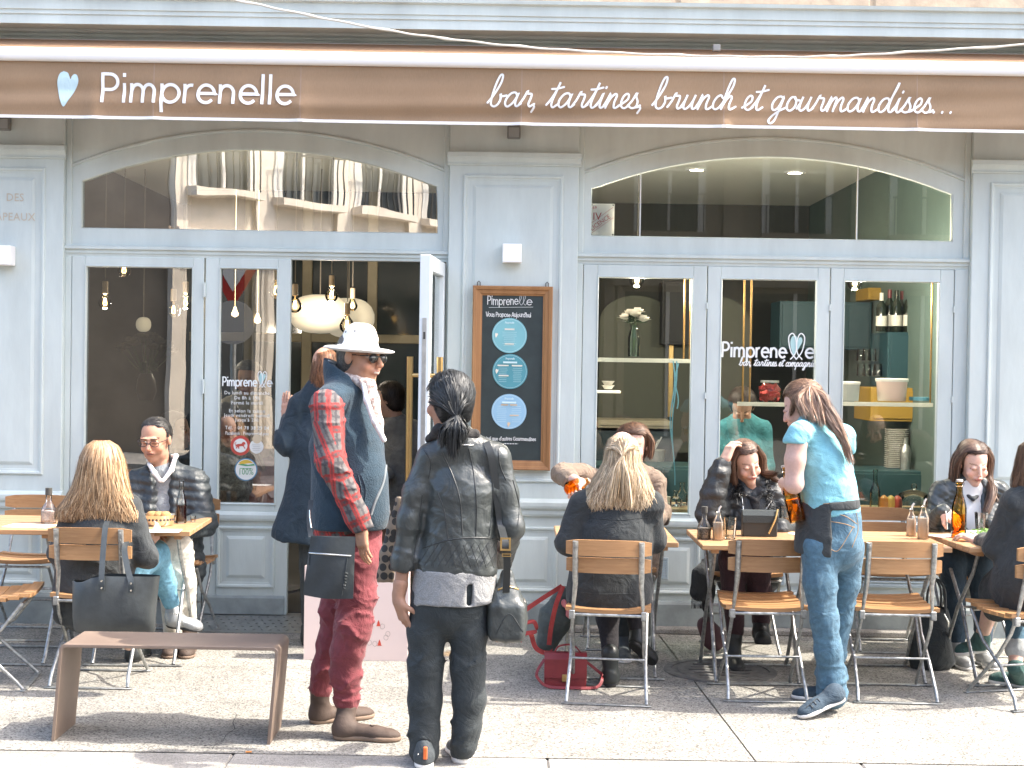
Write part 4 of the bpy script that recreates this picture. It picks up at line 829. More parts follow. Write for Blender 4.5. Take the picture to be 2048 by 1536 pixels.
# ------------------------------------------------------------------ window stickers and lettering on the panes
YG = .0195
def logo(px0, px1, pyb, hpx, parent, sub=None):
    a, b = at(px0, pyb, YG), at(px1, pyb, YG); h = hpx/326; W = b.x-a.x; ink = Ink(YG)
    e1 = ink.text('Pimprene', SANS, a.x, a.z, h, h*.135, W*.70, rnd=False)
    hx = a.x + W*.80; hz = a.z + h*.55; lw = h*.075
    for s_, zz, w2, sc in ((-1, 0, .10, 1.0), (1, .03, .11, 1.0)):
        pts_ = crom([(hx+s_*W*.0, hz-h*.62), (hx+s_*W*.06, hz-h*.1), (hx+s_*W*.085, hz+h*.75), (hx+s_*W*.045, hz+h*1.05), (hx+s_*W*.01, hz+h*.7), (hx-s_*W*.01, hz-h*.2), (hx-s_*W*.06, hz-h*.62)], 6); ink.stroke(pts_, lw)
    ink.text('e', SANS, a.x+W*.885, a.z, h, h*.135, W*.115, rnd=False)
    if sub: s0, s1, py2, hx2 = sub; a2, b2 = at(s0, py2, YG), at(s1, py2, YG); ink.text('bar, tartines et compagnie', SCR, a2.x, a2.z, hx2/326, .0055, b2.x-a2.x, shear=.2)
    o = ink.build('logo_lettering', mat('window_vinyl_white', (.78, .80, .79), .6), parent)
    i2 = Ink(YG+.0004); i2.poly(heart(hx, hz+h*.28, W*.13, h*1.25)); i2.build('logo_heart', mat('window_vinyl_mint', (.42, .62, .62), .6), parent)
logo(444, 545, 772, 19, D_LEFT); logo(1442, 1630, 714, 31, [c for c in B.children if c.name.startswith('window') and len(c.children)][2], (1478, 1628, 731, 8))
wv = mat('window_vinyl_white', ()); f = .0105
for py, tx, hh in ((786, 'Du lundi au dimanche', 10), (796, 'De 8h à 19h', 10), (806, 'Fermé le mardi', 10), (822, 'Et selon la saison', 10), (831, 'Jeudi vendredi samedi', 10), (840, "Jusqu'à 21h", 10), (856, 'Tél. : 04 78 38 29 84', 10), (867, 'Facebook : PimprenelleLyon', 10)):
    p = at(494, py+3, YG); o = font_text('lettering', tx, p.x, p.z, YG-.001, .030, wv, D_LEFT, 'CENTER', sx=.94 if len(tx) < 22 else .78, space=1.12 if len(tx) < 22 else 1.0)
def disc(px, py, rpx, m, nm, parent, dy=0., tag_=None): c = at(px, py, YG); R_ = rpx/326; i2 = Ink(YG-dy); i2.poly([(c.x+R_*math.cos(t_), c.z+R_*math.sin(t_)) for t_ in np.linspace(0, 2*math.pi, 36)[:-1]]); return i2.build(nm, m, parent), c, R_
vr = mat('sticker_red', (.50, .07, .05), .5); vw = mat('sticker_white', (.74, .73, .69), .5); vb = mat('sticker_blue', (.08, .22, .34), .5); vg = mat('sticker_green', (.10, .32, .14), .5); vy = mat('sticker_yellow', (.65, .42, .06), .5)
d1, c, R_ = disc(481, 891, 20, vr, 'round_sticker', D_LEFT); i2 = Ink(YG-.002); i2.poly([(c.x+R_*.70*math.cos(t_), c.z+R_*.70*math.sin(t_)) for t_ in np.linspace(0, 2*math.pi, 30)[:-1]]); i2.build('sticker_field', vw, d1)
lion = [(-.5, -.12), (-.42, .1), (-.2, .16), (.1, .18), (.25, .38), (.45, .34), (.52, .16), (.36, .06), (.42, -.16), (.52, -.3), (.40, -.3), (.28, -.08), (.05, -.06), (-.12, -.1), (-.1, -.32), (-.2, -.32), (-.26, -.12), (-.36, -.3), (-.48, -.3), (-.38, -.06), (-.5, -.12)]
i2 = Ink(YG-.003); i2.poly([(c.x+R_*x, c.z+R_*z) for x, z in lion[:-1]]); i2.stroke([(c.x-R_*.46, c.z+R_*.0), (c.x-R_*.56, c.z+R_*.2), (c.x-R_*.44, c.z+R_*.32)], .004); i2.build('lion_emblem', vr, d1)
d2, c, R_ = disc(513, 893, 14, vw, 'round_sticker', D_LEFT, .0006); d2b, c, R_ = disc(514, 878, 9, mat('sticker_cream', (.62, .50, .34), .5), 'round_sticker', D_LEFT, .0014); i2 = Ink(YG-.0025)
c = at(513, 893, YG)
for k in range(4): i2.stroke([(c.x-.025+.004*(k % 2), c.z+.01-.011*k), (c.x+.025-.004*(k % 2), c.z+.01-.011*k)], .002, rnd=False)
i2.build('sticker_print', mat('sticker_grey', (.35, .33, .30), .6), d2)
d3, c, R_ = disc(492, 939, 23, vb, 'round_sticker', D_LEFT); i2 = Ink(YG-.0012); i2.poly([(c.x+R_*.9*math.cos(t_), c.z+R_*.9*math.sin(t_)) for t_ in np.linspace(0, 2*math.pi, 36)[:-1]]); i2.build('sticker_field', vw, d3)
i2 = Ink(YG-.0022); i2.poly([(c.x+R_*.85*math.cos(t_), c.z+R_*.85*math.sin(t_)) for t_ in np.linspace(.75, 2.4, 12)] + [(c.x-R_*.5, c.z+R_*.42), (c.x+R_*.2, c.z+R_*.55)]); i2.build('yellow_field', vy, d3)
i2 = Ink(YG-.0030); i2.poly([(c.x-R_*.74, c.z+R_*.42), (c.x-R_*.3, c.z+R_*.5), (c.x+R_*.2, c.z+R_*.42), (c.x+R_*.72, c.z+R_*.52), (c.x+R_*.76, c.z+R_*.36), (c.x, c.z+R_*.3)]); i2.stroke([(c.x-R_*.5, c.z+R_*.1), (c.x+R_*.5, c.z+R_*.1)], .004, rnd=False); i2.build('green_field', vg, d3)
font_text('lettering', '100%', c.x, c.z-R_*.45, YG-.003, .055, vg, d3, 'CENTER', sx=.8)
# ------------------------------------------------------------------ across the street (seen mirrored in the panes)
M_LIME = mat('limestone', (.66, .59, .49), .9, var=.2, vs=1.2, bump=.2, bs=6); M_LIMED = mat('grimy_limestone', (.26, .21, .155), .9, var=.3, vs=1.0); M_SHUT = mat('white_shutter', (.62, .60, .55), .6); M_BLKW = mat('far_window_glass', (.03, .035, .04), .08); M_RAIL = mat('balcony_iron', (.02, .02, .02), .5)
def house(nm, lab, o_, d_, L_, H, m, floors, pitch, shop=None):
    o_ = Vector((*o_, 0)); d_ = Vector((*d_, 0)).normalized(); nrm = Vector((-d_.y, d_.x, 0))      # nrm points out of the facade
    if nrm.y < 0: nrm = -nrm
    t = thing(nm, lab, 'building', o_); M4 = Matrix(((d_.x, nrm.x, 0, o_.x), (d_.y, nrm.y, 0, o_.y), (0, 0, 1, -.1), (0, 0, 0, 1)))
    def bx(n_, m_, par, *a): q = MB(); q.box(*a, M=M4); return q.build(n_, m_, par)
    bx('wall', m, t, 0, L_, -4, 0, 0, H)
    nw = int(L_/pitch); z = 0
    for k, fh in enumerate(floors):
        bx('string_course', m, t, -.05, L_+.05, .001, .22, z+fh-.28, z+fh)
        for i in range(nw):
            c = pitch*(i+.5); w2 = .62 if k else .95; z0 = z+(.75 if k else .12); z1 = z+fh-(.75 if k else .6)
            wn = bx('window', M_BLKW, t, c-w2, c+w2, -.002, .004, z0, z1)
            bx('surround', M_SHUT if k else m, wn, c-w2-.16, c-w2-.001, .001, .12, z0-.1, z1+.1); bx('surround', M_SHUT if k else m, wn, c+w2+.001, c+w2+.16, .001, .12, z0-.1, z1+.1); bx('hood', m, wn, c-w2-.25, c+w2+.25, .001, .25, z1+.12, z1+.34)
            bx('glazing_bar', M_SHUT, wn, c-.04, c+.04, .0045, .05, z0, z1)
            if k: bx('cross_bar', M_SHUT, wn, c-w2, c+w2, .0045, .04, z0+(z1-z0)*.62, z0+(z1-z0)*.62+.06)
            if k:
                q = MB()
                for j in range(9): q.box(c-w2-.1+j*(2*w2+.2)/8-.012, c-w2-.1+j*(2*w2+.2)/8+.012, .30, .325, z0-.05, z0+.75, M=M4)
                q.box(c-w2-.14, c+w2+.14, .295, .33, z0+.75, z0+.79, M=M4); q.build('balcony_rail', M_RAIL, wn); bx('balcony_slab', m, wn, c-w2-.2, c+w2+.2, .001, .36, z0-.18, z0-.055)
        for i in range(nw+1): bx('pier', m, t, max(0, pitch*i-.22), min(L_, pitch*i+.22), .001, .10, z, z+fh-.285)
        z += fh
    return t
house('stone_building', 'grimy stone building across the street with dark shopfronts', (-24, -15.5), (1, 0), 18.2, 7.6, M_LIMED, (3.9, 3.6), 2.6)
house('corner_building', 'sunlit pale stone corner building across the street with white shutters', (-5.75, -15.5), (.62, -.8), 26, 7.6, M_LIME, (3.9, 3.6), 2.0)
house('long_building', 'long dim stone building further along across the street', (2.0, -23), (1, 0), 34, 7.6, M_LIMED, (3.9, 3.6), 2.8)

# road signs on a post at the kerb, seen only mirrored in the sticker door
vx = at(467, 560, 5.6).x; SG = thing('road_sign_post', 'steel post at the kerb with give way triangle and round sign', 'road sign', (vx, -5.6, -.16)); q = MB(); q.tube([(vx, -5.6, -.16), (vx, -5.6, 2.9)], .03, 12); q.build('post', M_STEEL, SG, 40)
zc = at(467, 545, 5.6).z
def tri(r, y): return [(vx+r*math.cos(a), y, zc+.06+r*math.sin(a)) for a in (math.radians(-90), math.radians(30), math.radians(150))]
q = MB(); a, b = tri(.42, -5.56), tri(.42, -5.55); q.add(a+b, [(0, 1, 2), (5, 4, 3), (0, 3, 4, 1), (1, 4, 5, 2), (2, 5, 3, 0)]); q.build('triangle_plate', mat('sign_red', (.55, .03, .02), .4), SG); q = MB(); q.add(tri(.25, -5.545), [(0, 1, 2)]); q.build('triangle_field', mat('sign_white', (.8, .8, .78), .4), SG)
zc2 = at(467, 645, 5.6).z; q = MB(); q.lathe((vx, -5.55, zc2), [(.22, 0), (.22, .006), (0, .006)], 28, Matrix.Rotation(-math.pi/2, 3, 'X')); q.build('round_plate', mat('sign_grey', (.45, .44, .42), .5), SG, 30)
# ------------------------------------------------------------------ folding chairs and tables of the terrace
M_SLAT = mat('varnished_slat', (.46, .255, .115), .45, col2=(.34, .175, .075), vs=7, stretch=(.6, 14, 14), coat=.15, rnd=.22, bump=.06, bs=20)
M_GALV = mat('zinc_frame', (.44, .45, .44), .45, .8, var=.45, vs=40, rnd=.2)
M_TTOP = mat('varnished_tabletop', (.50, .30, .15), .42, col2=(.38, .21, .10), vs=7, stretch=(.8, 14, 14), coat=.15, rnd=.18)
def make_chair():
    """faces +y, origin on the ground under the seat; back at -y"""
    t = thing('folding_chair', 'slatted wooden folding chair', 'chair', (0, 0, 0), 'slatted folding chairs of the terrace')
    lean = lambda z: -.195 - (z-.45)*.16
    def slat(name, x0, x1, yc, zc, hy, hz, bow, n=8, crown=0.):
        mb = MB(); rows = []
        for i in range(n+1):
            u = -1 + 2*i/n; x = x0 + (x1-x0)*i/n; y = yc + bow*(1-u*u); e = .8 if i in (0, n) else 1
            rows.append([(x, y-hy*e, zc-hz*e), (x, y+hy*e, zc-hz*e), (x, y+hy*e, zc+hz*e+crown*(1-u*u)), (x, y-hy*e, zc+hz*e+crown*(1-u*u))])
        vs_ = [v for r in rows for v in r]; fs = [(4*i+k, 4*i+(k+1) % 4, 4*i+4+(k+1) % 4, 4*i+4+k) for i in range(n) for k in range(4)] + [(0, 1, 2, 3), tuple(4*n+k for k in (3, 2, 1, 0))]
        mb.add(vs_, fs); return mb.build(name, M_SLAT, t, 30, world=False)
    slat('back_slat', -.205, .205, lean(.76)+.008, .757, .008, .037, -.028, crown=.004); slat('back_slat', -.203, .203, lean(.675)+.008, .674, .008, .037, -.028)
    ys = [-.175, -.115, -.055, .005, .065, .125, .178]
    for i, y in enumerate(ys):
        z = .445 + .9*(y+.02)**2*.7 - (.004 if y < -.1 else 0); w_ = .205 - .012*max(0, (y-.0)/.18)
        mb = MB(); rows = []
        for k in range(7):
            u = -1+2*k/6; x = w_*u; zz = z - .012*(1-u*u); rows.append([(x, y-.026, zz-.009), (x, y+.026, zz-.009), (x, y+.026, zz+.009), (x, y-.026, zz+.009)])
        mb.add([v for r in rows for v in r], [(4*a+k, 4*a+(k+1) % 4, 4*a+4+(k+1) % 4, 4*a+4+k) for a in range(6) for k in range(4)] + [(0, 1, 2, 3), (27, 26, 25, 24)]); mb.build('seat_slat', M_SLAT, t, 40, world=False)
    for s in (-1, 1):
        x = .158*s
        # flat strap on the back of the slats that narrows to the long leg reaching the front foot
        mb = MB(); bow = -.028*(1-(.158/.205)**2)
        P = [(x, lean(.79)+bow-.004, .79), (x, lean(.62)+bow-.004, .62), (x*1.0, lean(.58)-.004, .58), (x*1.06, -.20, .47), (x*1.10, -.155, .36), (x*1.10, -.04, .22), (x*1.16, .14, .05), (x*1.2, .175, .012)]
        R_ = [.014, .014, .012, .009, .009, .009, .009, .009]
        Wd = [Vector((1, 0, 0))]*8; mb.tube(P, R_, 8, True, None); lg = mb.build('upright_leg', M_GALV, t, 50, world=False)
        q = MB()
        for z in (.775, .74, .69, .657): q.lathe((x, lean(z)+bow-.017, z), [(.0045, 0), (.003, .003), (0, .0035)], 8, Matrix.Rotation(math.pi/2, 3, 'X'))
        q.build('rivets', M_GALV, lg, world=False)
        mb = MB(); mb.tube([(x*1.16, .165, .430), (x*1.16, .06, .29), (x*1.16, -.09, .19), (x*1.2, -.215, .06), (x*1.22, -.235, .012)], .009, 8); mb.build('cross_leg', M_GALV, t, 50, world=False)
        q = MB(); q.box(x*1.10-.014, x*1.10+.014, -.212, -.178, .405, .45, .004); q.build('seat_clamp', M_GALV, t, world=False)
    def bar(nm, y, z, hw, r=.007, flat=False):
        q = MB()
        if flat: q.box(-hw, hw, y-.014, y+.014, z-.003, z+.003, .001)
        else: q.tube([(-hw, y, z), (hw, y, z)], r, 8)
        q.build(nm, M_GALV, t, 50, world=False)
    bar('rear_seat_bar', -.197, .428, .175, .008); bar('front_seat_bar', .165, .425, .18, .007); bar('cross_rail', -.09, .195, .18, .006); bar('foot_bar', -.235, .006, .215, flat=True); bar('foot_bar', .175, .006, .205, flat=True)
    return t
CH0 = make_chair(); _ch = [0]
def chair(x, y, rz, lab):
    o = CH0 if _ch[0] == 0 else copy_tree(CH0); _ch[0] += 1; o.location = (x, y, 0); o.rotation_euler = (0, 0, math.radians(rz)); o['label'] = lab; return o
def make_table():
    t = thing('folding_table', 'varnished plank table', 'table', (0, 0, 0), 'plank topped folding tables'); hx, hy = .31, .335; n = 7
    for i in range(n):
        y0 = -hy + 2*hy*i/n; q = MB(); q.box(-hx, hx, y0+.0012, y0+2*hy/n-.0012, .703, .73, .0035); q.build('plank', M_TTOP, t, world=False)
    for s in (-1, 1): q = MB(); q.box(s*.24-.02, s*.24+.02, -hy+.03, hy-.03, .682, .7025, .003); q.build('batten', M_TTOP, t, world=False)
    for s in (-1, 1):
        x = s*.235
        q = MB(); q.tube([(x, -hy+.07, .69), (x, -.20, .58), (x, 0, .37), (x, .21, .04), (x, .24, .012)], .010, 8); q.build('leg', M_GALV, t, 50, world=False)
        q = MB(); q.tube([(x-s*.022, hy-.07, .69), (x-s*.022, .20, .58), (x-s*.022, 0, .37), (x-s*.022, -.21, .04), (x-s*.022, -.24, .012)], .010, 8); q.build('leg', M_GALV, t, 50, world=False)
    for y, z in ((-.24, .007), (.24, .007)): q = MB(); q.box(-.26, .26, y-.014, y+.014, z-.003, z+.003, .001); q.build('foot_bar', M_GALV, t, world=False)
    q = MB(); q.tube([(-.235, 0, .37), (.235, 0, .37)], .007, 8); q.build('pivot_rod', M_GALV, t, 50, world=False)
    return t
TB0 = make_table(); _tb = [0]
def table(x, y, rz, lab):
    o = TB0 if _tb[0] == 0 else copy_tree(TB0); _tb[0] += 1; o.location = (x, y, 0); o.rotation_euler = (0, 0, math.radians(rz)); o['label'] = lab; return o
table(-1.99, -1.02, 2, 'plank table with steel bowl between the long haired diner and the man in glasses')
table(-2.66, -1.05, 0, 'plank table with salt bottle pushed against the steel bowl table')
table(.555, -1.16, 0, 'plank table in front of the diner in black denim')
table(1.285, -1.24, 0, 'plank table carrying the small black handbag')
table(1.945, -1.20, 0, 'plank table with two cream sauce bottles')
table(2.63, -1.17, 4, 'plank table with the orange swing top bottle')
chair(-2.06, -1.56, 0, 'folding chair with a black tote hung on its back'); p = gr(-2, 1187, .45); chair(p.x-.02, p.y, -82, 'folding chair turned sideways at the salt bottle table')
p = gr(78, 990, .80); chair(p.x, p.y-.22, 180, 'empty folding chair against the wall behind the salt bottle'); chair(at(345, 1120, -.5).x, -.46, 176, 'folding chair under the man in the quilted jacket')
chair(.50, -1.74, -6, 'folding chair under the blonde diner in black denim'); chair(1.27, -1.62, 0, 'empty folding chair beside the waitress, tucked at the handbag table'); chair(1.915, -1.61, -2, 'empty folding chair at the table with two sauce bottles')
p = gr(1757, 1015, .80); chair(p.x, p.y-.22, 180, 'empty folding chair against the wall across from two sauce bottles'); chair(at(1487, 1150, -.6).x, -.58, 180, 'folding chair under the diner with a hand in her hair')
chair(at(1948, 1150, -.52).x, -.5, 180, 'folding chair under the diner in the quilted leather jacket'); chair(2.56, -1.70, 16, 'folding chair under the diner in the dark coat at the orange bottle table'); chair(at(1240, 1150, -.5).x, -.48, 180, 'folding chair under the diner pouring from the orange bottle')
# ------------------------------------------------------------------ bent steel bench
BN = MB(); fl, bl, fr, = gr(105, 1483), gr(150, 1451), gr(535, 1490); y0, y1 = fl.y, fl.y+.30; xl, xr = fl.x, fr.x; H_ = at(118, 1290, y0).z
pl = at(118, 1290, y0); pr = at(566, 1302, y0)
prof = []; th = .014; r = .028
def corner(cx, cz, rr, a0, a1, n=6): return [(cx+rr*math.cos(math.radians(a0+(a1-a0)*i/n)), cz+rr*math.sin(math.radians(a0+(a1-a0)*i/n))) for i in range(n+1)]
XL, XR = pl.x, pr.x-.02; H_ = .415
outer = [(XL-.03, 0)] + corner(XL+r, H_-r, r, 175, 90) + corner(XR-r, H_-r, r, 90, 0) + [(XR-.03, 0)]
inner = [(XR-.03-th, 0)] + corner(XR-r, H_-r, r-th, 0, 90) + corner(XL+r, H_-r, r-th, 90, 175) + [(XL-.03+th, 0)]
BN.prism(outer + inner, 'y', y0, y1)
o = solo(BN, 'steel_bench', mat('rusty_steel', (.255, .19, .145), .55, .1, col2=(.19, .138, .108), vs=3, bump=.05, bs=90), 'low bench bent from one sheet of rusty brown steel', 'bench', ((XL+XR)/2, (y0+y1)/2, 0), None, 30)
bv = o.modifiers.new('b', 'BEVEL'); bv.width = .002; bv.segments = 1; bv.limit_method = 'ANGLE'
# ------------------------------------------------------------------ smooth solid modelling for bodies, clothes and soft bags
def V3(p): return np.array((p[0], p[1], p[2]), np.float32)
class Sdf:
    def __init__(s): s.ops = []; s.lo = np.full(3, 1e9); s.hi = np.full(3, -1e9); s.warp = None
    def _bb(s, c, r): s.lo = np.minimum(s.lo, np.array(c)-r); s.hi = np.maximum(s.hi, np.array(c)+r)
    def cone(s, a, b, ra, rb=None, k=.02, sq=None, cut=False, kk=None):
        """tapered capsule; sq=(axis, factor) flattens it along an axis"""
        rb = ra if rb is None else rb; a, b = V3(a), V3(b)
        if not cut: s._bb(a, ra*1.02); s._bb(b, rb*1.02)
        n = None
        if sq is not None: n = V3(Vector(sq[0]).normalized()); g = 1/sq[1]-1
        def f(P):
            q = P-a; ba = b-a
            if n is not None: q = q + n*((q@n)*g)[:, None]; ba = ba + n*((ba@n)*g)
            t = np.clip((q@ba)/max(1e-9, ba@ba), 0, 1); return np.linalg.norm(q-t[:, None]*ba, axis=1) - (ra+(rb-ra)*t)
        s.ops.append((f, k, cut)); return s
    def chain(s, pts, k=.02, sq=None):
        for (a, ra), (b, rb) in zip(pts[:-1], pts[1:]): s.cone(a, b, ra, rb, k, sq)
        return s
    def ell(s, c, r, R=None, k=.02, cut=False):
        c = V3(c); r = np.array(r, np.float32); Rm = np.array(R, np.float32) if R is not None else None
        if not cut: s._bb(c, max(r)*1.02)
        def f(P):
            q = P-c
            if Rm is not None: q = q@Rm
            k0 = np.linalg.norm(q/r, axis=1); k1 = np.linalg.norm(q/(r*r), axis=1)+1e-9; return k0*(k0-1)/k1
        s.ops.append((f, k, cut)); return s
    def box(s, c, h, R=None, rad=.01, k=.01, cut=False):
        c = V3(c); h = np.array(h, np.float32)-rad; Rm = np.array(R, np.float32) if R is not None else None
        if not cut: s._bb(c, float(np.linalg.norm(h))+rad)
        def f(P):
            q = P-c
            if Rm is not None: q = q@Rm
            q = np.abs(q)-h; return np.linalg.norm(np.maximum(q, 0), axis=1) + np.minimum(q.max(axis=1), 0) - rad
        s.ops.append((f, k, cut)); return s
    def plane(s, p, n, k=.004):
        """cuts away the side n points to"""
        p = V3(p); n = V3(Vector(n).normalized())
        s.ops.append((lambda P: -((P-p)@n), k, True)); return s
    def ev(s, P):
        d = None
        for f, k, cut in s.ops:
            e = f(P)
            if d is None: d = e; continue
            if cut: h = np.maximum(k-np.abs(-e-d), 0)/max(k, 1e-6); d = np.maximum(d, -e) + h*h*k*.25
            else: h = np.maximum(k-np.abs(d-e), 0)/max(k, 1e-6); d = np.minimum(d, e) - h*h*k*.25
        if s.warp is not None: d = d + s.warp(P)
        return d
    def mesh(s, h):
        m = 2.5*h; lo = s.lo-m-.01; n = np.ceil((s.hi+m+.01-lo)/h).astype(int)+1
        ax = [(lo[i]+h*np.arange(n[i])).astype(np.float32) for i in range(3)]
        # coarse pass first, then only the cells near the surface
        st = 4; cax = [a[::st] for a in ax]; G = np.stack(np.meshgrid(*cax, indexing='ij'), -1).reshape(-1, 3); dc = s.ev(G).reshape([len(a) for a in cax])
        near = np.abs(dc) < h*st*1.75
        val = np.repeat(np.repeat(np.repeat(dc, st, 0), st, 1), st, 2)[:n[0], :n[1], :n[2]].copy(); val = np.where(np.abs(val) < 1e-6, 1e-6, val)
        nb = near.copy()
        for a in range(3):
            for d_ in (1, -1): nb |= np.roll(near, d_, a)
        mk = np.repeat(np.repeat(np.repeat(nb, st, 0), st, 1), st, 2)[:n[0], :n[1], :n[2]]
        idx = np.argwhere(mk); pts = np.stack([ax[i][idx[:, i]] for i in range(3)], -1); val[mk] = s.ev(pts)
        ins = val < 0; nx, ny, nz = val.shape
        cs = [ins[i:nx-1+i, j:ny-1+j, k:nz-1+k] for i in (0, 1) for j in (0, 1) for k in (0, 1)]
        tot = sum(c.astype(np.int8) for c in cs); act = (tot > 0) & (tot < 8); A = np.argwhere(act); ids = np.full(act.shape, -1, np.int64); ids[act] = np.arange(len(A))
        off = [(i, j, k) for i in (0, 1) for j in (0, 1) for k in (0, 1)]; cv = [val[A[:, 0]+o[0], A[:, 1]+o[1], A[:, 2]+o[2]] for o in off]
        acc = np.zeros((len(A), 3)); cnt = np.zeros(len(A))
        for a in range(8):
            for b in range(a+1, 8):
                if sum(abs(off[a][i]-off[b][i]) for i in range(3)) != 1: continue
                mm = (cv[a] < 0) != (cv[b] < 0); t = cv[a]/(cv[a]-cv[b]+1e-12)
                p = np.array(off[a]) + t[:, None]*(np.array(off[b])-np.array(off[a])); acc[mm] += p[mm]; cnt[mm] += 1
        V = lo + h*(A + acc/np.maximum(cnt, 1)[:, None]); F = []
        for axn in range(3):
            u, v = [(1, 2), (2, 0), (0, 1)][axn]
            sl0 = [slice(None)]*3; sl1 = [slice(None)]*3; sl0[axn] = slice(0, -1); sl1[axn] = slice(1, None)
            ch = ins[tuple(sl0)] != ins[tuple(sl1)]; E = np.argwhere(ch)
            E = E[(E[:, u] > 0) & (E[:, v] > 0) & (E[:, u] < val.shape[u]-1) & (E[:, v] < val.shape[v]-1)]
            if not len(E): continue
            du = np.zeros(3, int); du[u] = 1; dv = np.zeros(3, int); dv[v] = 1
            q = [ids[tuple((E+o).T)] for o in (-du-dv, -dv, 0*du, -du)]; q = np.stack(q, -1)
            fl = ins[tuple(E.T)]; q[~fl] = q[~fl][:, ::-1]; F.append(q[(q >= 0).all(1)])
        F = np.concatenate(F) if F else np.zeros((0, 4), int)
        # one pass of smoothing
        if len(F):
            sm = np.zeros_like(V); c = np.zeros(len(V))
            for k in range(4):
                for k2 in ((k+1) % 4, (k+3) % 4): np.add.at(sm, F[:, k], V[F[:, k2]]); np.add.at(c, F[:, k], 1)
            ok = c > 0; V[ok] = .5*V[ok] + .5*sm[ok]/c[ok][:, None]
        return V, F
def wrinkle(amp, scale, seed, axis=None, fine=.35):
    amp = amp*1.6
    """cloth folds as warped waves"""
    r = np.random.RandomState(seed); D = r.normal(size=(6, 3)); D /= np.linalg.norm(D, axis=1)[:, None]
    if axis is not None:
        a = np.array(axis, float); a /= np.linalg.norm(a)
        D[:3] = a + .35*D[:3]; D[:3] /= np.linalg.norm(D[:3], axis=1)[:, None]
    D = (D*scale).astype(np.float32); ph = r.uniform(0, 6.28, 6)
    def f(P):
        w1 = np.sin(P@D[3]*.55+ph[3]); w2 = np.sin(P@D[4]*.6+ph[4]); w3 = np.sin(P@D[5]*.4+ph[5])
        r1 = 1-np.abs(np.sin(P@D[0]*.5+1.2*w1+ph[0])); r2 = 1-np.abs(np.sin(P@D[1]*.85+1.4*w2+.5*w1+ph[1])); r3 = 1-np.abs(np.sin(P@D[2]*1.5+1.3*w3+ph[2]))
        m1 = np.clip(.5+.7*w2, 0, 1); m2 = np.clip(.45+.7*w3, 0, 1); m3 = np.clip(.5+.8*w1, 0, 1)
        return (-amp*(1.25*r1**4*m1 + 1.0*r2**5*m2 + fine*1.3*r3**4*m3 - .45) + amp*.35*w1*w2).astype(np.float32)
    return f
def np_mesh(name, V, F, m, parent, cols=None, off=None):
    me = bpy.data.meshes.new(name); off = np.array(root_off(parent)) if parent is not None else np.zeros(3)
    V = np.asarray(V) - off; me.vertices.add(len(V)); me.vertices.foreach_set('co', V.astype(np.float32).ravel())
    F = np.asarray(F); me.loops.add(F.size); me.loops.foreach_set('vertex_index', F.ravel().astype(np.int32)); me.polygons.add(len(F))
    me.polygons.foreach_set('loop_start', np.arange(0, F.size, F.shape[1], dtype=np.int32)); me.polygons.foreach_set('loop_total', np.full(len(F), F.shape[1], np.int32))
    me.update(calc_edges=True); me.validate(); me.shade_smooth(); me.materials.append(m)
    if cols is not None:
        a = me.color_attributes.new('col', 'FLOAT_COLOR', 'POINT'); c = np.ones((len(V), 4), np.float32); c[:, :3] = cols; a.data.foreach_set('color', c.ravel())
    return link_mesh(name, me, parent)
def frame(fwd, up=(0, 0, 1)):
    """columns: right, forward, up"""
    f = Vector(fwd).normalized(); u = Vector(up); r = f.cross(u).normalized(); u = r.cross(f); return Matrix((r, f, u)).transposed()
from mathutils.bvhtree import BVHTree
def surf(*objs):
    """finds points of photographed seams and straps on the modelled surface"""
    vs_, fs_ = [], []
    for o in objs:
        off = root_off(o); b = len(vs_); vs_ += [v.co+off for v in o.data.vertices]; fs_ += [[i+b for i in p.vertices] for p in o.data.polygons]
    t = BVHTree.FromPolygons(vs_, fs_); C_ = Vector((0, CAM_Y, CAM_H))
    def f(px, py, lift=.0):
        d = Vector(_ray(px, py)).normalized(); h = t.ray_cast(C_, d)
        return None if h[0] is None else h[0] - d*lift
    return f
def draw_on(S, px_pts, r, name, m, parent, lift=.0, n=6, smooth=True, flat=False):
    P = crom([(a, b) for a, b in px_pts], 6) if (smooth and len(px_pts) > 2) else [np.array(px_pts[0])+(np.array(px_pts[-1])-np.array(px_pts[0]))*i/12. for i in range(13)]
    pts = [S(a, b, lift) for a, b in P]; pts = [p for p in pts if p is not None]
    if len(pts) < 2: return None
    q = MB(); q.tube(pts, r, n); return q.build(name, m, parent, 60)
def ribbon(pts, half, name, m, parent, thick=.002, wdir=None):
    """flat strap along points; its width lies along wdir (a vector or one per point)"""
    pts = [Vector(p) for p in crom([tuple(p) for p in pts], 6)]; q = MB(); n = len(pts); vs_ = []
    for i, p in enumerate(pts):
        d = (pts[min(i+1, n-1)]-pts[max(i-1, 0)]).normalized(); w_ = Vector(wdir); w_ = (w_ - d*w_.dot(d)).normalized(); u = d.cross(w_)
        for a, b in ((-1, -1), (1, -1), (1, 1), (-1, 1)): vs_.append(p + w_*half*a + u*thick*b)
    q.add(vs_, [(4*i+k, 4*i+(k+1) % 4, 4*i+4+(k+1) % 4, 4*i+4+k) for i in range(n-1) for k in range(4)] + [(0, 1, 2, 3), tuple(4*n-4+k for k in (3, 2, 1, 0))])
    return q.build(name, m, parent, 50)
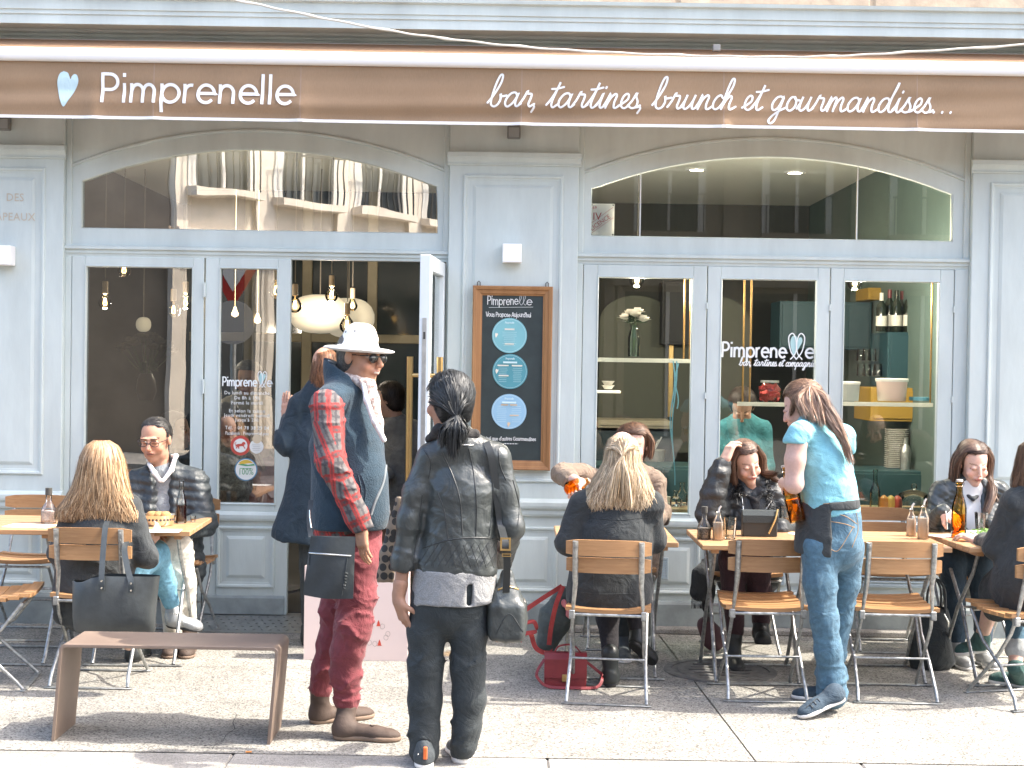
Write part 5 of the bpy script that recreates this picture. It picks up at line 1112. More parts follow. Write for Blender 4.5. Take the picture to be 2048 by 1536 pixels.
# ------------------------------------------------------------------ people
def skin_mat():
    m = mat('skin', (1, 1, 1), .55, attr=True, var=.12, vs=70, bump=.06, bs=250, spec=.35); p = m.node_tree.nodes['Principled BSDF']
    p.inputs['Subsurface Weight'].default_value = .12; p.inputs['Subsurface Radius'].default_value = (.012, .005, .003); p.inputs['Subsurface Scale'].default_value = .6
    return m
M_SKIN = skin_mat()
M_HAIR = mat('hair', (1, 1, 1), .52, attr=True, spec=.4, var=.25, vs=90)
class Person:
    def __init__(s, label, base, skin=(.56, .33, .23), group=None):
        s.t = thing('person', label, 'person', (base[0], base[1], base[2] if len(base) > 2 else 0), group); s.skin = np.array(skin); s.parts = []; s.core = None
    def head(s, c, fwd, up=(0, 0, 1), sc=1.0, eyes='open', lips=(.42, .16, .13), brow=(.10, .06, .04), male=False, h=.0036, smile=False, stubble=0., neck=None, lid=None, ears=True, nr=.05):
        c = Vector(c); R = frame(fwd, up); s.R = R; s.hc = c; s.sc = sc
        def T(x, y, z): return c + R @ Vector((x*sc, y*sc, z*sc))
        s.T = T; Rn = np.array(R); f = Sdf(); w_ = 1.05 if male else .97; mk = 1.0 if male else .72
        def E(p, r, k=.02, cut=False): f.ell(T(*p), [q*sc for q in r], Rn, k*sc, cut)
        E((0, -.014, .036), (.073*w_, .092, .083)); E((0, .022, -.028), (.056*w_, .066, .080), .03); E((0, .056, -.094), (.024*w_*(.9 if not male else 1), .024, .019), .03)
        if male: E((.036, .02, -.075), (.02, .03, .02), .03); E((-.036, .02, -.075), (.02, .03, .02), .03)
        for sx in (-1, 1):
            E((.034*sx, .098, .010), (.020, .014, .012), .012, True); E((.040*sx, .062, -.030), (.020, .020, .022), .02); E((.031*sx, .0785, .009), (.0135, .0125 if eyes == 'open' else .0095, .0105), .006)
            if male: E((.028*sx, .086, .030), (.024, .010, .007), .012)
            if ears: E((.074*sx*w_, -.006, .0), (.009, .020, .030), .006)
        f.cone(T(0, .086, .020), T(0, .106+.004*(male), -.022), .007*sc, (.0090 if not male else .0125)*sc, .014*sc); E((0, .102, -.028), (.016*mk, .010, .008*mk), .008)
        E((0, .083, -.052), (.026, .016, .012), .014); E((0, .0905, -.0495), (.020, .008, .0045), .005); E((0, .089, -.060), (.018, .009, .006), .005)
        E((0, .099, -.0548), (.022, .006, .0014), .003, True)
        if neck is not None: f.cone(T(0, -.022, -.055), Vector(neck), nr*sc, nr*1.12*sc, .03*sc)
        V, F = f.mesh(h); L = ((V - np.array(c)) @ Rn)/sc; x, y, z = L[:, 0], L[:, 1], L[:, 2]; ax = np.abs(x); C = np.tile(s.skin, (len(V), 1)).astype(np.float32)
        front = y > .04
        def mixc(mask, col, a=1.): mm = np.clip(mask*a, 0, 1)[:, None]; C[:] = C*(1-mm) + np.array(col)*mm
        g = lambda v, c0, w2: np.exp(-((v-c0)/w2)**2)
        mixc(front*g(ax, .045, .018)*g(z, -.03, .02), s.skin*np.array((1.12, .82, .78)), .5); mixc(front*g(ax, 0, .016)*g(z, -.027, .014), s.skin*np.array((1.1, .82, .76)), .5)
        mixc((y > .075)*g(ax, 0, .021)*(np.abs(z+.0555) < .011), lips, .9); mixc((y > .07)*(ax < .021)*(np.abs(z+.0548) < .0022), np.array(lips)*.25, .9)
        if smile: mixc((y > .07)*(ax < .019)*(np.abs(z+.0555) < .004), (.6, .54, .46), .95)
        mixc((y > .05)*(np.abs(ax-.031) < .019)*(np.abs(z-.0285-.12*(ax-.02)*(ax < .04)) < (.0048 if male else .0034)), brow, .85 if male else .6)
        eye = (y > .06)*np.exp(-((ax-.031)/.0165)**4)*np.exp(-((z-.009)/.0062)**4)
        if eyes == 'open': mixc(eye, (.55, .50, .46), .9); mixc((y > .07)*(np.hypot(ax-.031, z-.009) < .0062), (.06, .035, .02)); mixc((y > .06)*(np.abs(ax-.031) < .017)*(np.abs(z-.0158) < .0022), (.05, .03, .025), .9)
        else: mixc((y > .06)*(np.abs(ax-.031) < .017)*(np.abs(z-.003) < .0022), (.07, .04, .03), .75); mixc(eye, s.skin*np.array((.95, .84, .80)), .5)
        if stubble: mixc((z < -.035)*(y > -.02)*(ax < .07)*np.clip((-.03-z)/.03, 0, 1), s.skin*.45, stubble)
        s.parts.append((V, F, C)); return s
    def hand(s, wr, d, n, thumb=1, curl=.35, sc=1.0, h=.0034, spread=.0, curls=None, fore=None):
        wr = Vector(wr); d = Vector(d).normalized(); n = Vector(n); n = (n-d*n.dot(d)).normalized(); sd_ = d.cross(n)*thumb; f = Sdf()
        R = np.array(Matrix((sd_, d, n)).transposed()); f.box(wr+d*.05*sc, [.041*sc, .046*sc, .0145*sc], R, .013*sc, .012)
        f.cone(wr-d*.02*sc, wr+d*.03*sc, .024*sc, .028*sc, .02, (n, .72))
        for i, (o_, ln) in enumerate(((-.031, .064), (-.0105, .078), (.0105, .084), (.031, .076))):
            p = wr + d*(.088 - (.010 if i == 0 else 0))*sc + sd_*o_*sc; ang = 0.; cu = (curls[i] if curls else curl); r = .0090*sc
            for q, fr_ in enumerate((.46, .30, .24)):
                ang += cu*(.75, 1.1, .8)[q]; dv = d*math.cos(ang) + n*math.sin(ang) + sd_*(spread*(i-1.5)); p2 = p + dv.normalized()*ln*fr_*sc; f.cone(p, p2, r, r*.9, .004); r *= .9; p = p2
        tb = wr + d*.022*sc + sd_*.030*sc; t1 = tb + (d*.62+sd_*.55+n*.45).normalized()*.045*sc; t2 = t1 + (d*.85+sd_*.1+n*.6).normalized()*.032*sc; f.cone(tb, t1, .0135*sc, .011*sc, .012); f.cone(t1, t2, .0105*sc, .0085*sc, .004)
        if fore is not None: f.cone(wr, Vector(fore), .026*sc, .034*sc, .02)
        V, F = f.mesh(h*sc); C = np.tile(s.skin, (len(V), 1)); s.parts.append((V, F, C)); return s
    def flesh(s, f, h=.008): V, F = f.mesh(h); s.parts.append((V, F, np.tile(s.skin, (len(V), 1)))); return s
    def finish(s):
        Vs, Fs, Cs, b = [], [], [], 0
        for V, F, C in s.parts: Vs.append(V); Fs.append(F+b); Cs.append(C); b += len(V)
        s.body = np_mesh('body', np.concatenate(Vs), np.concatenate(Fs), M_SKIN, s.t, np.concatenate(Cs)); return s
    def wear(s, name, f, m, h=.009, colf=None, label=None, parent=None):
        V, F = f.mesh(h); o = np_mesh(name, V, F, m, parent or s.t, colf(V) if colf else None)
        if label: o['label'] = label
        return o
    # ---- pieces shared by most figures
    def core_body(s, J, g=.0):
        """the body under the clothes, so that the figure is one whole"""
        f = Sdf(); torso(f, J, -.022); 
        for a in 'ab':
            if 's'+a in J: f.chain([(J['s'+a], .042), (J['e'+a], .036), (J['w'+a], .026)], .02)
            if 'h'+a in J: f.chain([(J['h'+a], .068), (J['k'+a], .046), (J['f'+a], .034)], .03)
        if 'nk' in J and hasattr(s, 'hc'): f.cone(J['nk'], s.hc, .045, .05, .02)
        return s.flesh(f, .016)
    def shoe(s, heel, toe, m, sole, L=None, boot=0., name='shoe', w=.044, ank=None, soleh=.018, up=(0, 0, 1), rt=.034):
        heel, toe = Vector(heel), Vector(toe); d = (toe-heel); L = d.length; d.normalize(); u = Vector(up); u = (u-d*u.dot(d)).normalized(); r_ = d.cross(u); R = np.array(Matrix((r_, d, u)).transposed())
        def T(x, y, z): return heel + r_*x + d*y*L + u*z
        f = Sdf(); f.ell(T(0, .17, .040), (.034, .046, .052), R, .02).cone(T(0, .2, .040), T(0, .62, .030), .038, .036, .03, (u, .95)).ell(T(0, .76, .022), (w, .24*L, .034), R, .03)
        if boot: f.cone(T(0, .19, .04), Vector(ank) if ank is not None else T(0, .17, boot), .040, .046, .03)
        elif ank is not None: f.cone(T(0, .2, .05), T(0, .2, .085), .036, .034, .02)
        f.plane(T(0, 0, soleh*.6), -u); f.warp = wrinkle(.0015, 60, 5)
        o = s.wear(name, f, m, .006); g = Sdf(); g.cone(T(0, .16, .012), T(0, .45, .012), .040, .036, .02, (u, .6)).ell(T(0, .74, .012), (w+.004, .27*L, .03), R, .03); g.plane(T(0, 0, soleh), u, .002); g.plane(T(0, 0, 0), -u, .002); s.wear('sole', g, sole, .006, parent=o); return o
def torso(f, J, g=.0, wid=1., dep=.68, low=True, k=.05):
    sa, sb, pel, ch, nk = [Vector(J[q]) for q in ('sa', 'sb', 'pel', 'ch', 'nk')]; r_ = (sb-sa).normalized(); up = (nk-pel).normalized(); fw = r_.cross(up).normalized(); sq = (fw, dep)
    hw = (sb-sa).length/2
    if low: f.cone(pel, pel*.6+ch*.4, (.165+g)*wid, (.145+g)*wid, k, sq)
    f.cone(pel*.6+ch*.4, ch, (.145+g)*wid, (max(.14, hw*.86)+g)*wid, k, sq)
    f.cone(ch, ch*.45+nk*.55, (max(.14, hw*.86)+g)*wid, hw*.62+g, k, sq)
    f.cone(sa.lerp(nk, .12), nk, .052+g*.7, .058+g*.7, k).cone(sb.lerp(nk, .12), nk, .052+g*.7, .058+g*.7, k)
    return fw
def J_(**kw): return {k: (at(*v) if len(v) == 3 else Vector(v[:3])) for k, v in kw.items()}
# ------------------------------------------------------------------ hair
def _rib(Vs, Fs, Cs, pts, wv, wd, col, b):
    n = len(pts); tap = np.concatenate([[.5], np.ones(n-2), [.25]]) if n > 2 else np.ones(n)
    A = pts - wv*(wd*tap/2)[:, None]; B2 = pts + wv*(wd*tap/2)[:, None]; V = np.empty((2*n, 3)); V[0::2] = A; V[1::2] = B2
    Vs.append(V); i = np.arange(n-1)*2 + b; Fs.append(np.stack([i, i+1, i+3, i+2], -1)); Cs.append(np.tile(col, (2*n, 1))); return b + 2*n
def hair_levels(par, levels, cols, n=420, wd=.0065, wave=.006, base=.93, th=(0, 2*math.pi), seed=1, ends=.12, name='hair', fly=14, wl=9., flare=.0):
    """levels: (centre, half width, half depth) from crown to tips, in metres; strands run down the surface"""
    r = np.random.RandomState(seed); Cc = np.array([tuple(l[0]) for l in levels]); RX = np.array([l[1] for l in levels]); RY = np.array([l[2] for l in levels]); m = len(levels)
    tt = np.linspace(0, m-1, (m-1)*4+1); ip = lambda A, t: np.stack([np.interp(t, np.arange(m), A[:, k]) for k in range(A.shape[1])], -1) if A.ndim > 1 else np.interp(t, np.arange(m), A)
    Vs, Fs, Cs, b = [], [], [], 0; cols = [np.array(c) for c in cols]
    nb = 26; ang = np.linspace(0, 2*math.pi, nb, endpoint=False); Vb = []
    for l in range(m): Vb.append(np.stack([Cc[l, 0]+RX[l]*base*np.cos(ang), Cc[l, 1]+RY[l]*base*np.sin(ang), np.full(nb, Cc[l, 2])], -1))
    Vs.append(np.concatenate(Vb)); fb = [(l*nb+i, l*nb+(i+1) % nb, (l+1)*nb+(i+1) % nb, (l+1)*nb+i) for l in range(m-1) for i in range(nb)]; Fs.append(np.array(fb)); Cs.append(np.tile(cols[0]*.55, (nb*m, 1))); b = nb*m
    for q in range(n+fly):
        a = r.uniform(*th); t1 = (m-1)*(1-ends*r.uniform(0, 1)); t0 = r.uniform(0, .8) if q % 3 else r.uniform(0, 2.0); t = np.linspace(t0, t1, 16); c = ip(Cc, t); rx, ry = ip(RX, t), ip(RY, t); rad = r.uniform(.93, 1.05)
        if q >= n: rad = 1.10
        u = np.linspace(0, 1, 16); a2 = a + .10*np.sin(u*wl+r.uniform(0, 6.28))*u + r.normal(0, .05)*u; w2 = wave*np.sin(u*wl*1.4+r.uniform(0, 6.28))*u*1.4
        P = np.stack([c[:, 0]+(rx*rad+w2)*np.cos(a2), c[:, 1]+(ry*rad+w2)*np.sin(a2), c[:, 2]+flare*0], -1); tg = np.stack([-rx*np.sin(a2), ry*np.cos(a2), 0*a2], -1); tg /= np.linalg.norm(tg, axis=1)[:, None]+1e-9
        k = r.uniform(0, len(cols)-1); c_ = cols[int(k)]*(1-k % 1)+cols[min(len(cols)-1, int(k)+1)]*(k % 1)
        b = _rib(Vs, Fs, Cs, P, tg, wd*r.uniform(.6, 1.3) if q < n else .0022, c_*r.uniform(.5, 1.4), b)
    return np_mesh(name, np.concatenate(Vs), np.concatenate(Fs), M_HAIR, par, np.concatenate(Cs))
def hair_cap(P, cols, line=.072, side=.02, back=-.09, puff=1.0, name='hair', face=True, h=.006, flow=None, fuzz=1500, slen=.05, zmax=9., short=False):
    """close hair on the skull, cut back at the face"""
    T, R, sc = P.T, np.array(P.R), P.sc; f = Sdf(); f.ell(T(0, -.020, .036), [q*sc*puff for q in (.083, .101, .094)], R)
    f.ell(T(0, -.045 if not short else -.062, -.03), [q*sc*puff for q in ((.073, .062, .075) if not short else (.055, .045, .05))], R, .03)
    if face: f.box(T(0, .14, line-.15), [.105*sc, .115*sc+side*0, .15*sc], R, .03*sc, .02*sc, True)
    if face: f.box(T(0, .105, -.105), [.12*sc, .09*sc, .10*sc], R, .02*sc, .01, True)
    if short: f.box(T(0, .055, -.112), [.12*sc, .10*sc, .11*sc], R, .01*sc, .006, True)
    f.plane(T(0, 0, back), -Vector(R[:, 2]), .02); f.warp = wrinkle(.0022, 90, 3)
    V, F = f.mesh(h); r = np.random.RandomState(4); cA, cB = np.array(cols[0]), np.array(cols[-1]); k = r.uniform(0, 1, len(V))[:, None]; cap = np_mesh(name, V, F, M_HAIR, P.t, (cA*(1-k)+cB*k)*.6)
    # short fine strands lying along the skull, so that the cap never shows bare
    n = fuzz; ctr = np.array(T(0, -.02, .03)); top = np.array(T(0, -.03, .135)) if flow is None else np.array(flow); pick = r.randint(0, len(V), n); Vs, Fs, Cs, b = [], [], [], 0
    Lc = ((V-np.array(P.hc)) @ R)/sc; R0 = R[:, 0]; R1 = R[:, 1]
    for i in pick:
        if Lc[i, 2] > zmax: continue
        p = V[i]; nr = p-ctr; nr /= np.linalg.norm(nr); d = (p-top) if flow is None else (top-p); d = d + r.normal(0, .012, 3) + (np.array((0, 0, -.02)) if flow is None else 0); d = (R0*math.copysign(1., Lc[i, 0])*.8 - R1*.7 + r.normal(0, .15, 3)) if (face and flow is None and Lc[i, 1] > .005) else d; d -= nr*(d@nr); d /= np.linalg.norm(d)+1e-9; L_ = r.uniform(.6, 1.2)*slen
        t = np.linspace(0, 1, 6)[:, None]; Q = p + nr*.0022 + d*L_*t + nr*(.004*np.sin(t*math.pi)*r.uniform(0, 1)) - nr*(L_*L_*5.5*t*t*.8); wv = np.tile(np.cross(d, nr), (6, 1)); kk = r.uniform(0, 1); b = _rib(Vs, Fs, Cs, Q, wv, .0030*r.uniform(.6, 1.3), (cA*(1-kk)+cB*kk)*r.uniform(.55, 1.5), b)
    np_mesh('strands', np.concatenate(Vs), np.concatenate(Fs), M_HAIR, cap, np.concatenate(Cs)); return cap
def locks(par, paths, cols, seed=2, name='lock_of_hair', wd=.006):
    """paths: (points, radius list, strands)"""
    r = np.random.RandomState(seed); Vs, Fs, Cs, b = [], [], [], 0; cols = [np.array(c) for c in cols]
    for pts, rad, n in paths:
        P0 = np.array(crom([tuple(p) for p in pts], 5)); m = len(P0); rr = np.interp(np.linspace(0, 1, m), np.linspace(0, 1, len(rad)), rad)
        for q in range(n):
            d = r.normal(size=3); d /= np.linalg.norm(d); k = r.uniform(0, 1)**.4; u = np.linspace(0, 1, m); ph = r.uniform(0, 6.28)
            e = m if q % 4 else max(4, int(m*r.uniform(.75, 1))); P = P0 + d*(rr*k)[:, None] + np.stack([np.sin(u*8+ph), np.sin(u*7+ph*2), 0*u], -1)*.0025; P = P[:e]
            tg = np.gradient(P, axis=0); tg /= np.linalg.norm(tg, axis=1)[:, None]+1e-9; wv = np.cross(tg, d+1e-3); wv /= np.linalg.norm(wv, axis=1)[:, None]+1e-9
            kk = r.uniform(0, len(cols)-1); c_ = cols[int(kk)]*(1-kk % 1)+cols[min(len(cols)-1, int(kk)+1)]*(kk % 1); b = _rib(Vs, Fs, Cs, P, wv, wd*r.uniform(.6, 1.3), c_*r.uniform(.5, 1.4), b)
    return np_mesh(name, np.concatenate(Vs), np.concatenate(Fs), M_HAIR, par, np.concatenate(Cs))
def scalp_strands(P, cols, n=260, part=.0, line=.075, down=-.06, seed=5, wd=.0055, name='combed_hair', back=False, lift=1.03):
    """strands combed from a parting down both sides of the skull"""
    r = np.random.RandomState(seed); Vs, Fs, Cs, b = [], [], [], 0; cols = [np.array(c) for c in cols]; T = P.T
    for q in range(n):
        y0 = r.uniform(-.10, .078); s_ = 1 if r.uniform() > .5 else -1; pts = []; e = r.uniform(.8, 1.1); bend = r.uniform(-.01, .02)
        for i in range(10):
            a = (i/9)*1.65*e; rx, ry, rz = .085*lift, .103*lift, .096*lift; yy = np.clip(y0 - .05*(i/9)**1.3*(1 if y0 > 0 else .3), -.1, .1); k = math.sqrt(max(.02, 1-(yy/ry)**2)); pts.append(tuple(T(part*(1-i/9) + s_*rx*k*math.sin(a), -.020+yy, .036+rz*k*math.cos(a))))
        Pn = np.array(pts); nrm = Pn - np.array(P.T(0, -.02, .03)); tg = np.gradient(Pn, axis=0); wv = np.cross(tg, nrm); wv /= np.linalg.norm(wv, axis=1)[:, None]+1e-9
        kk = r.uniform(0, len(cols)-1); c_ = cols[int(kk)]*(1-kk % 1)+cols[min(len(cols)-1, int(kk)+1)]*(kk % 1); b = _rib(Vs, Fs, Cs, Pn, wv, wd*r.uniform(.6, 1.3), c_*r.uniform(.5, 1.4), b)
    return np_mesh(name, np.concatenate(Vs), np.concatenate(Fs), M_HAIR, P.t, np.concatenate(Cs))
# ------------------------------------------------------------------ cloth
def cloth(nm, c, rough=.85, var=.18, vs=30, bump=.25, bs=220, sheen=.05, fold=.38, **k): return mat(nm, c, rough, var=var, vs=vs, bump=bump, bs=bs, sheen=sheen, fold=fold, **k)
M_NAVYF = cloth('navy_fleece', (.020, .044, .066), .95, bump=.5, bs=160, sheen=.12, fold=.22); M_BURG = cloth('burgundy_twill', (.18, .034, .042), .85, sheen=.1)
M_LEATH = mat('black_leather', (.042, .049, .047), .40, var=.35, vs=14, bump=.22, bs=40, spec=.7, fold=.28, fs=9); M_LEATHS = mat('leather_seam', (.022, .025, .025), .45, spec=.6)
M_BLACKT = cloth('black_twill', (.026, .033, .035), .8); M_GREYJ = cloth('grey_marl', (.27, .27, .265), .95, var=.3, vs=200); M_BRSHOE = mat('brown_suede', (.075, .05, .038), .75, var=.25, vs=12, bump=.15, bs=80); M_BRSOLE = mat('shoe_sole_tan', (.20, .14, .10), .8)
M_TEE = cloth('turquoise_cotton', (.20, .47, .54), .85, var=.08); M_DENIM = cloth('blue_denim', (.07, .145, .205), .9, var=.3, vs=45, bump=.3, bs=300); M_APRON = cloth('charcoal_apron', (.035, .040, .042), .9); M_STITCH = mat('tan_stitching', (.36, .22, .10), .8)
M_WSOLE = mat('white_rubber_sole', (.72, .70, .66), .6); M_BLKCAN = cloth('charcoal_canvas', (.035, .042, .044), .85)
def plaid(J):
    pts = [np.array(J[k]) for k in ('sb', 'eb', 'wb')]
    def f(V):
        best = np.full(len(V), 9.); T_ = np.zeros(len(V)); A_ = np.zeros(len(V)); acc = 0
        for a, b in zip(pts[:-1], pts[1:]):
            ba = b-a; L_ = np.linalg.norm(ba); d = ba/L_; t = np.clip((V-a)@d, -.1, L_+.12); q = V-a-t[:, None]*d; dist = np.linalg.norm(q, axis=1)
            e1 = np.cross(d, (0, 1, 0)); e1 /= np.linalg.norm(e1); e2 = np.cross(d, e1); an = (q@e1)*1.1; m = dist < best; T_[m] = (t+acc)[m]; A_[m] = an[m]; best[m] = dist[m]; acc += L_
        u = A_; C = np.tile(np.array((.155, .140, .135)), (len(V), 1)); dk = np.array((.075, .07, .075)); rd = np.array((.46, .055, .05)); mr = np.array((.24, .07, .07))
        bnd = lambda x, p, c, w_: np.abs((x-c+p/2) % p - p/2) < w_
        C[bnd(T_, .10, .03, .014)] = mr*.75; C[bnd(u, .060, .012, .010)] = mr*.7; C[bnd(T_, .10, .075, .006)] = dk; C[bnd(u, .060, .042, .005)] = dk
        x = bnd(u, .060, .004, .0042) | bnd(u, .060, .019, .0038); C[x] = rd; y = bnd(T_, .10, .02, .0045) | bnd(T_, .10, .042, .0035); C[y & ~x] = rd*.62; C[x & y] = rd*1.25
        return C
    return f
# ================================================================== man in the white hat
A = Person('man in white sun hat, navy fleece vest and burgundy trousers', gr(690, 1462), (.50, .27, .17))
J = J_(sb=(657, 806, -2.70), sa=(726, 800, -2.36), pel=(697, 1085, -2.53), ch=(694, 890, -2.53), nk=(697, 775, -2.53), eb=(661, 920, -2.76), wb=(722, 1050, -2.74), ea=(745, 930, -2.34), wa=(765, 1030, -2.42),
       hb=(708, 1110, -2.60), kb=(703, 1262, -2.63), fb=(694, 1412, -2.60), ha=(690, 1110, -2.45), ka=(668, 1262, -2.42), fa=(643, 1388, -2.40))
A.head(at(721, 716, -2.53), (.83, -.50, -.06), (.04, 0, 1), 1.02, male=True, smile=True, stubble=.25, neck=J['nk']); A.hand(J['wb'], at(731, 1118, -2.76)-at(727, 1066, -2.75), (.8, .5, 0), thumb=-1, curl=.22, fore=J['eb'].lerp(J['wb'], .75)); A.core_body(J).finish()
hair_cap(A, [(.11, .10, .09), (.26, .25, .23)], line=.05, back=-.075, puff=.97, slen=.03, zmax=.02)
T = A.T
hat = Sdf(); Rn = np.array(A.R)
hat.ell(T(0, -.012, .036), (.150, .168, .015), Rn).cone(T(0, -.012, .045), T(0, -.010, .078), .097, .082, .010, (A.R.col[0], .90)).ell(T(0, .015, .172), (.030, .085, .024), Rn, .014, True).ell(T(.075, .045, .15), (.03, .04, .04), Rn, .014, True).ell(T(-.075, .045, .15), (.03, .04, .04), Rn, .014, True).ell(T(0, -.012, .01), (.083, .100, .05), Rn, .006, True).box(T(0, 0, -.035), (.3, .3, .058), Rn, .002, .004, True); hat.warp = wrinkle(.0022, 40, 8)
h_o = A.wear('sun_hat', hat, mat('white_cotton_hat', (.78, .77, .73), .9, bump=.15, bs=200), .0055, label='white cotton sun hat with wide brim')
S = surf(h_o); q = MB()
for px, py in ((692, 664), (710, 662)):
    p = S(px, py)
    if p: q.lathe(p, [(.0045, -.001), (.004, .002), (0, .002)], 8, Matrix.Rotation(math.pi/2, 3, 'X'))
q.build('eyelets', M_DARK, h_o); draw_on(S, [(682, 690), (700, 693), (735, 692), (764, 689)], .0022, 'hat_band_seam', mat('hat_seam', (.66, .65, .61), .9), h_o)
gl = Sdf()
for sx in (-1, 1): gl.ell(T(.034*sx, .094, .004), (.029, .012, .022), Rn, .004)
gl.cone(T(-.012, .100, .012), T(.012, .100, .012), .004, .004, .004).cone(T(-.062, .085, .014), T(-.078, 0, .012), .0035, .003, .003).cone(T(.062, .085, .014), T(.078, 0, .012), .0035, .003, .003)
A.wear('sunglasses', gl, mat('dark_lens', (.012, .012, .013), .12, spec=.7), .0035)
# shirt with plaid sleeves and tail, then vest over it
sh = Sdf(); torso(sh, J, -.006, low=True); sh.chain([(J['sb']+Vector((-.005, -.015, -.01)), .076), (J['eb'], .066), (J['wb']*.85+J['eb']*.15, .052), (at(726, 1056, -2.74), .050)], .025); sh.chain([(J['sa'], .062), (J['ea'], .052), (J['wa'], .042)], .025); sh.cone(J['pel']+Vector((0, 0, .05)), J['pel']+Vector((.01, 0, -.0)), .158, .160, .03, ((.4, .9, 0), 1.0)); sh.warp = wrinkle(.0042, 46, 21, (0, .3, 1)); sh.plane(at(727, 1062, -2.74), at(731, 1118, -2.74)-at(690, 1000, -2.74), .004)
A.wear('plaid_shirt', sh, mat('plaid_cotton', (1, 1, 1), .9, attr=True, var=.2, vs=60, bump=.2, bs=250), .006, plaid(J), label='red and grey plaid shirt')
ve = Sdf(); fw = torso(ve, J, .018, wid=1.06, dep=.80, k=.06); ve.cone(at(702, 960, -2.56), at(706, 1020, -2.56), .170, .168, .05, ((.4, .9, 0), .92)); ve.chain([(J['nk']+Vector((0, 0, -.03)), .100), (at(692, 742, -2.53), .094), (at(688, 716, -2.53), .090)], .03); ve.cone(J['nk'].lerp(J['sb'], .4), J['sb'].lerp(J['nk'], .12), .074, .070, .03).cone(J['nk'].lerp(J['sa'], .4), J['sa'], .08, .08, .03)
ve.cone(at(704, 748, -2.53), at(722, 690, -2.55), .074, .085, .01, cut=True); ve.plane(at(690, 738, -2.55), (.52, -.10, 1), .006); ve.plane(J['pel']+Vector((0, 0, .062)), (0, 0, -1), .006); ve.warp = wrinkle(.0038, 20, 4)
v_o = A.wear('fleece_vest', ve, M_NAVYF, .0085, label='navy fleece vest with standing collar'); S = surf(v_o)
draw_on(S, [(657, 722), (680, 730), (705, 744), (727, 758)], .006, 'collar_binding', mat('grey_binding', (.52, .54, .56), .9), v_o, .0); draw_on(S, [(775, 900), (768, 960), (750, 1005), (742, 1030)], .006, 'bag_strap', mat('grey_webbing', (.17, .19, .20), .9), v_o, .003); draw_on(S, [(722, 950), (731, 975), (730, 1000)], .003, 'pocket_zip', M_NAVYF, v_o, .001); draw_on(S, [(716, 950), (722, 975), (722, 1000)], .003, 'pocket_zip', M_NAVYF, v_o, .001); pass
# white vest lining edge and patterned scarf at the open neck
sc_ = Sdf(); sc_.chain([(at(735, 768, -2.62), .024), (at(746, 800, -2.66), .027), (at(756, 845, -2.68), .024), (at(766, 880, -2.68), .012)], .02).cone(at(690, 752, -2.6), at(738, 770, -2.63), .02, .026, .02); sc_.warp = wrinkle(.004, 60, 3)
A.wear('printed_scarf', sc_, mat('floral_scarf', (.66, .62, .58), .9, col2=(.18, .08, .06), vs=55), .005); ln = Sdf(); ln.chain([(at(727, 770, -2.68), .010), (at(733, 800, -2.71), .012), (at(748, 842, -2.72), .012), (at(768, 880, -2.71), .012)], .01); A.wear('white_lining', ln, mat('white_fleece', (.72, .72, .70), .95, bump=.4, bs=150), .005)
tr = Sdf(); tr.cone(J['pel']+Vector((0, 0, .03)), J['pel']+Vector((.01, 0, -.06)), .150, .150, .04, ((.4, .9, 0), .9))
tr.chain([(at(714, 1120, -2.60), .098), (at(712, 1195, -2.61), .086), (at(707, 1254, -2.63), .082), (at(695, 1301, -2.62), .073), (at(690, 1348, -2.61), .064), (at(695, 1398, -2.60), .064)], .035)
tr.chain([(at(688, 1120, -2.46), .095), (at(674, 1223, -2.43), .078), (at(666, 1285, -2.42), .070), (at(652, 1332, -2.41), .062), (at(643, 1374, -2.40), .058)], .03); w1, w2 = wrinkle(.0048, 60, 12, (.25, 0, 1)), wrinkle(.004, 26, 13); zk = J['kb'].z
tr.warp = lambda P: .7*w2(P) + 1.5*w1(P)*(.30 + np.exp(-((P[:, 2]-zk-.12)/.14)**2) + 1.1*np.exp(-((P[:, 2]-.2)/.09)**2)).astype(np.float32); A.wear('trousers', tr, M_BURG, .0085, label='burgundy twill trousers')
for hl, to, an in ((gr(661, 1477), gr(802, 1482), at(695, 1405, -2.60)), (gr(614, 1448), gr(748, 1434), at(640, 1382, -2.40))):
    so = A.shoe(hl, to, M_BRSHOE, M_BRSOLE, boot=.13, ank=an, name='ankle_boot', w=.046, soleh=.024)
S = surf(so)
so = [c for c in A.t.children if c.name.startswith('ankle_boot')][0]; S = surf(so)
for dx in (0, 8, 16): draw_on(S, [(726+dx, 1418+dx*1.2), (734+dx, 1424+dx*1.2), (744+dx, 1420+dx*1.2)], .0028, 'lace', mat('dark_lace', (.05, .035, .028), .8), so, .002)
draw_on(S, [(736, 1420), (732, 1440), (745, 1452), (752, 1440), (738, 1424)], .0026, 'lace', mat('dark_lace', ()), so, .004)
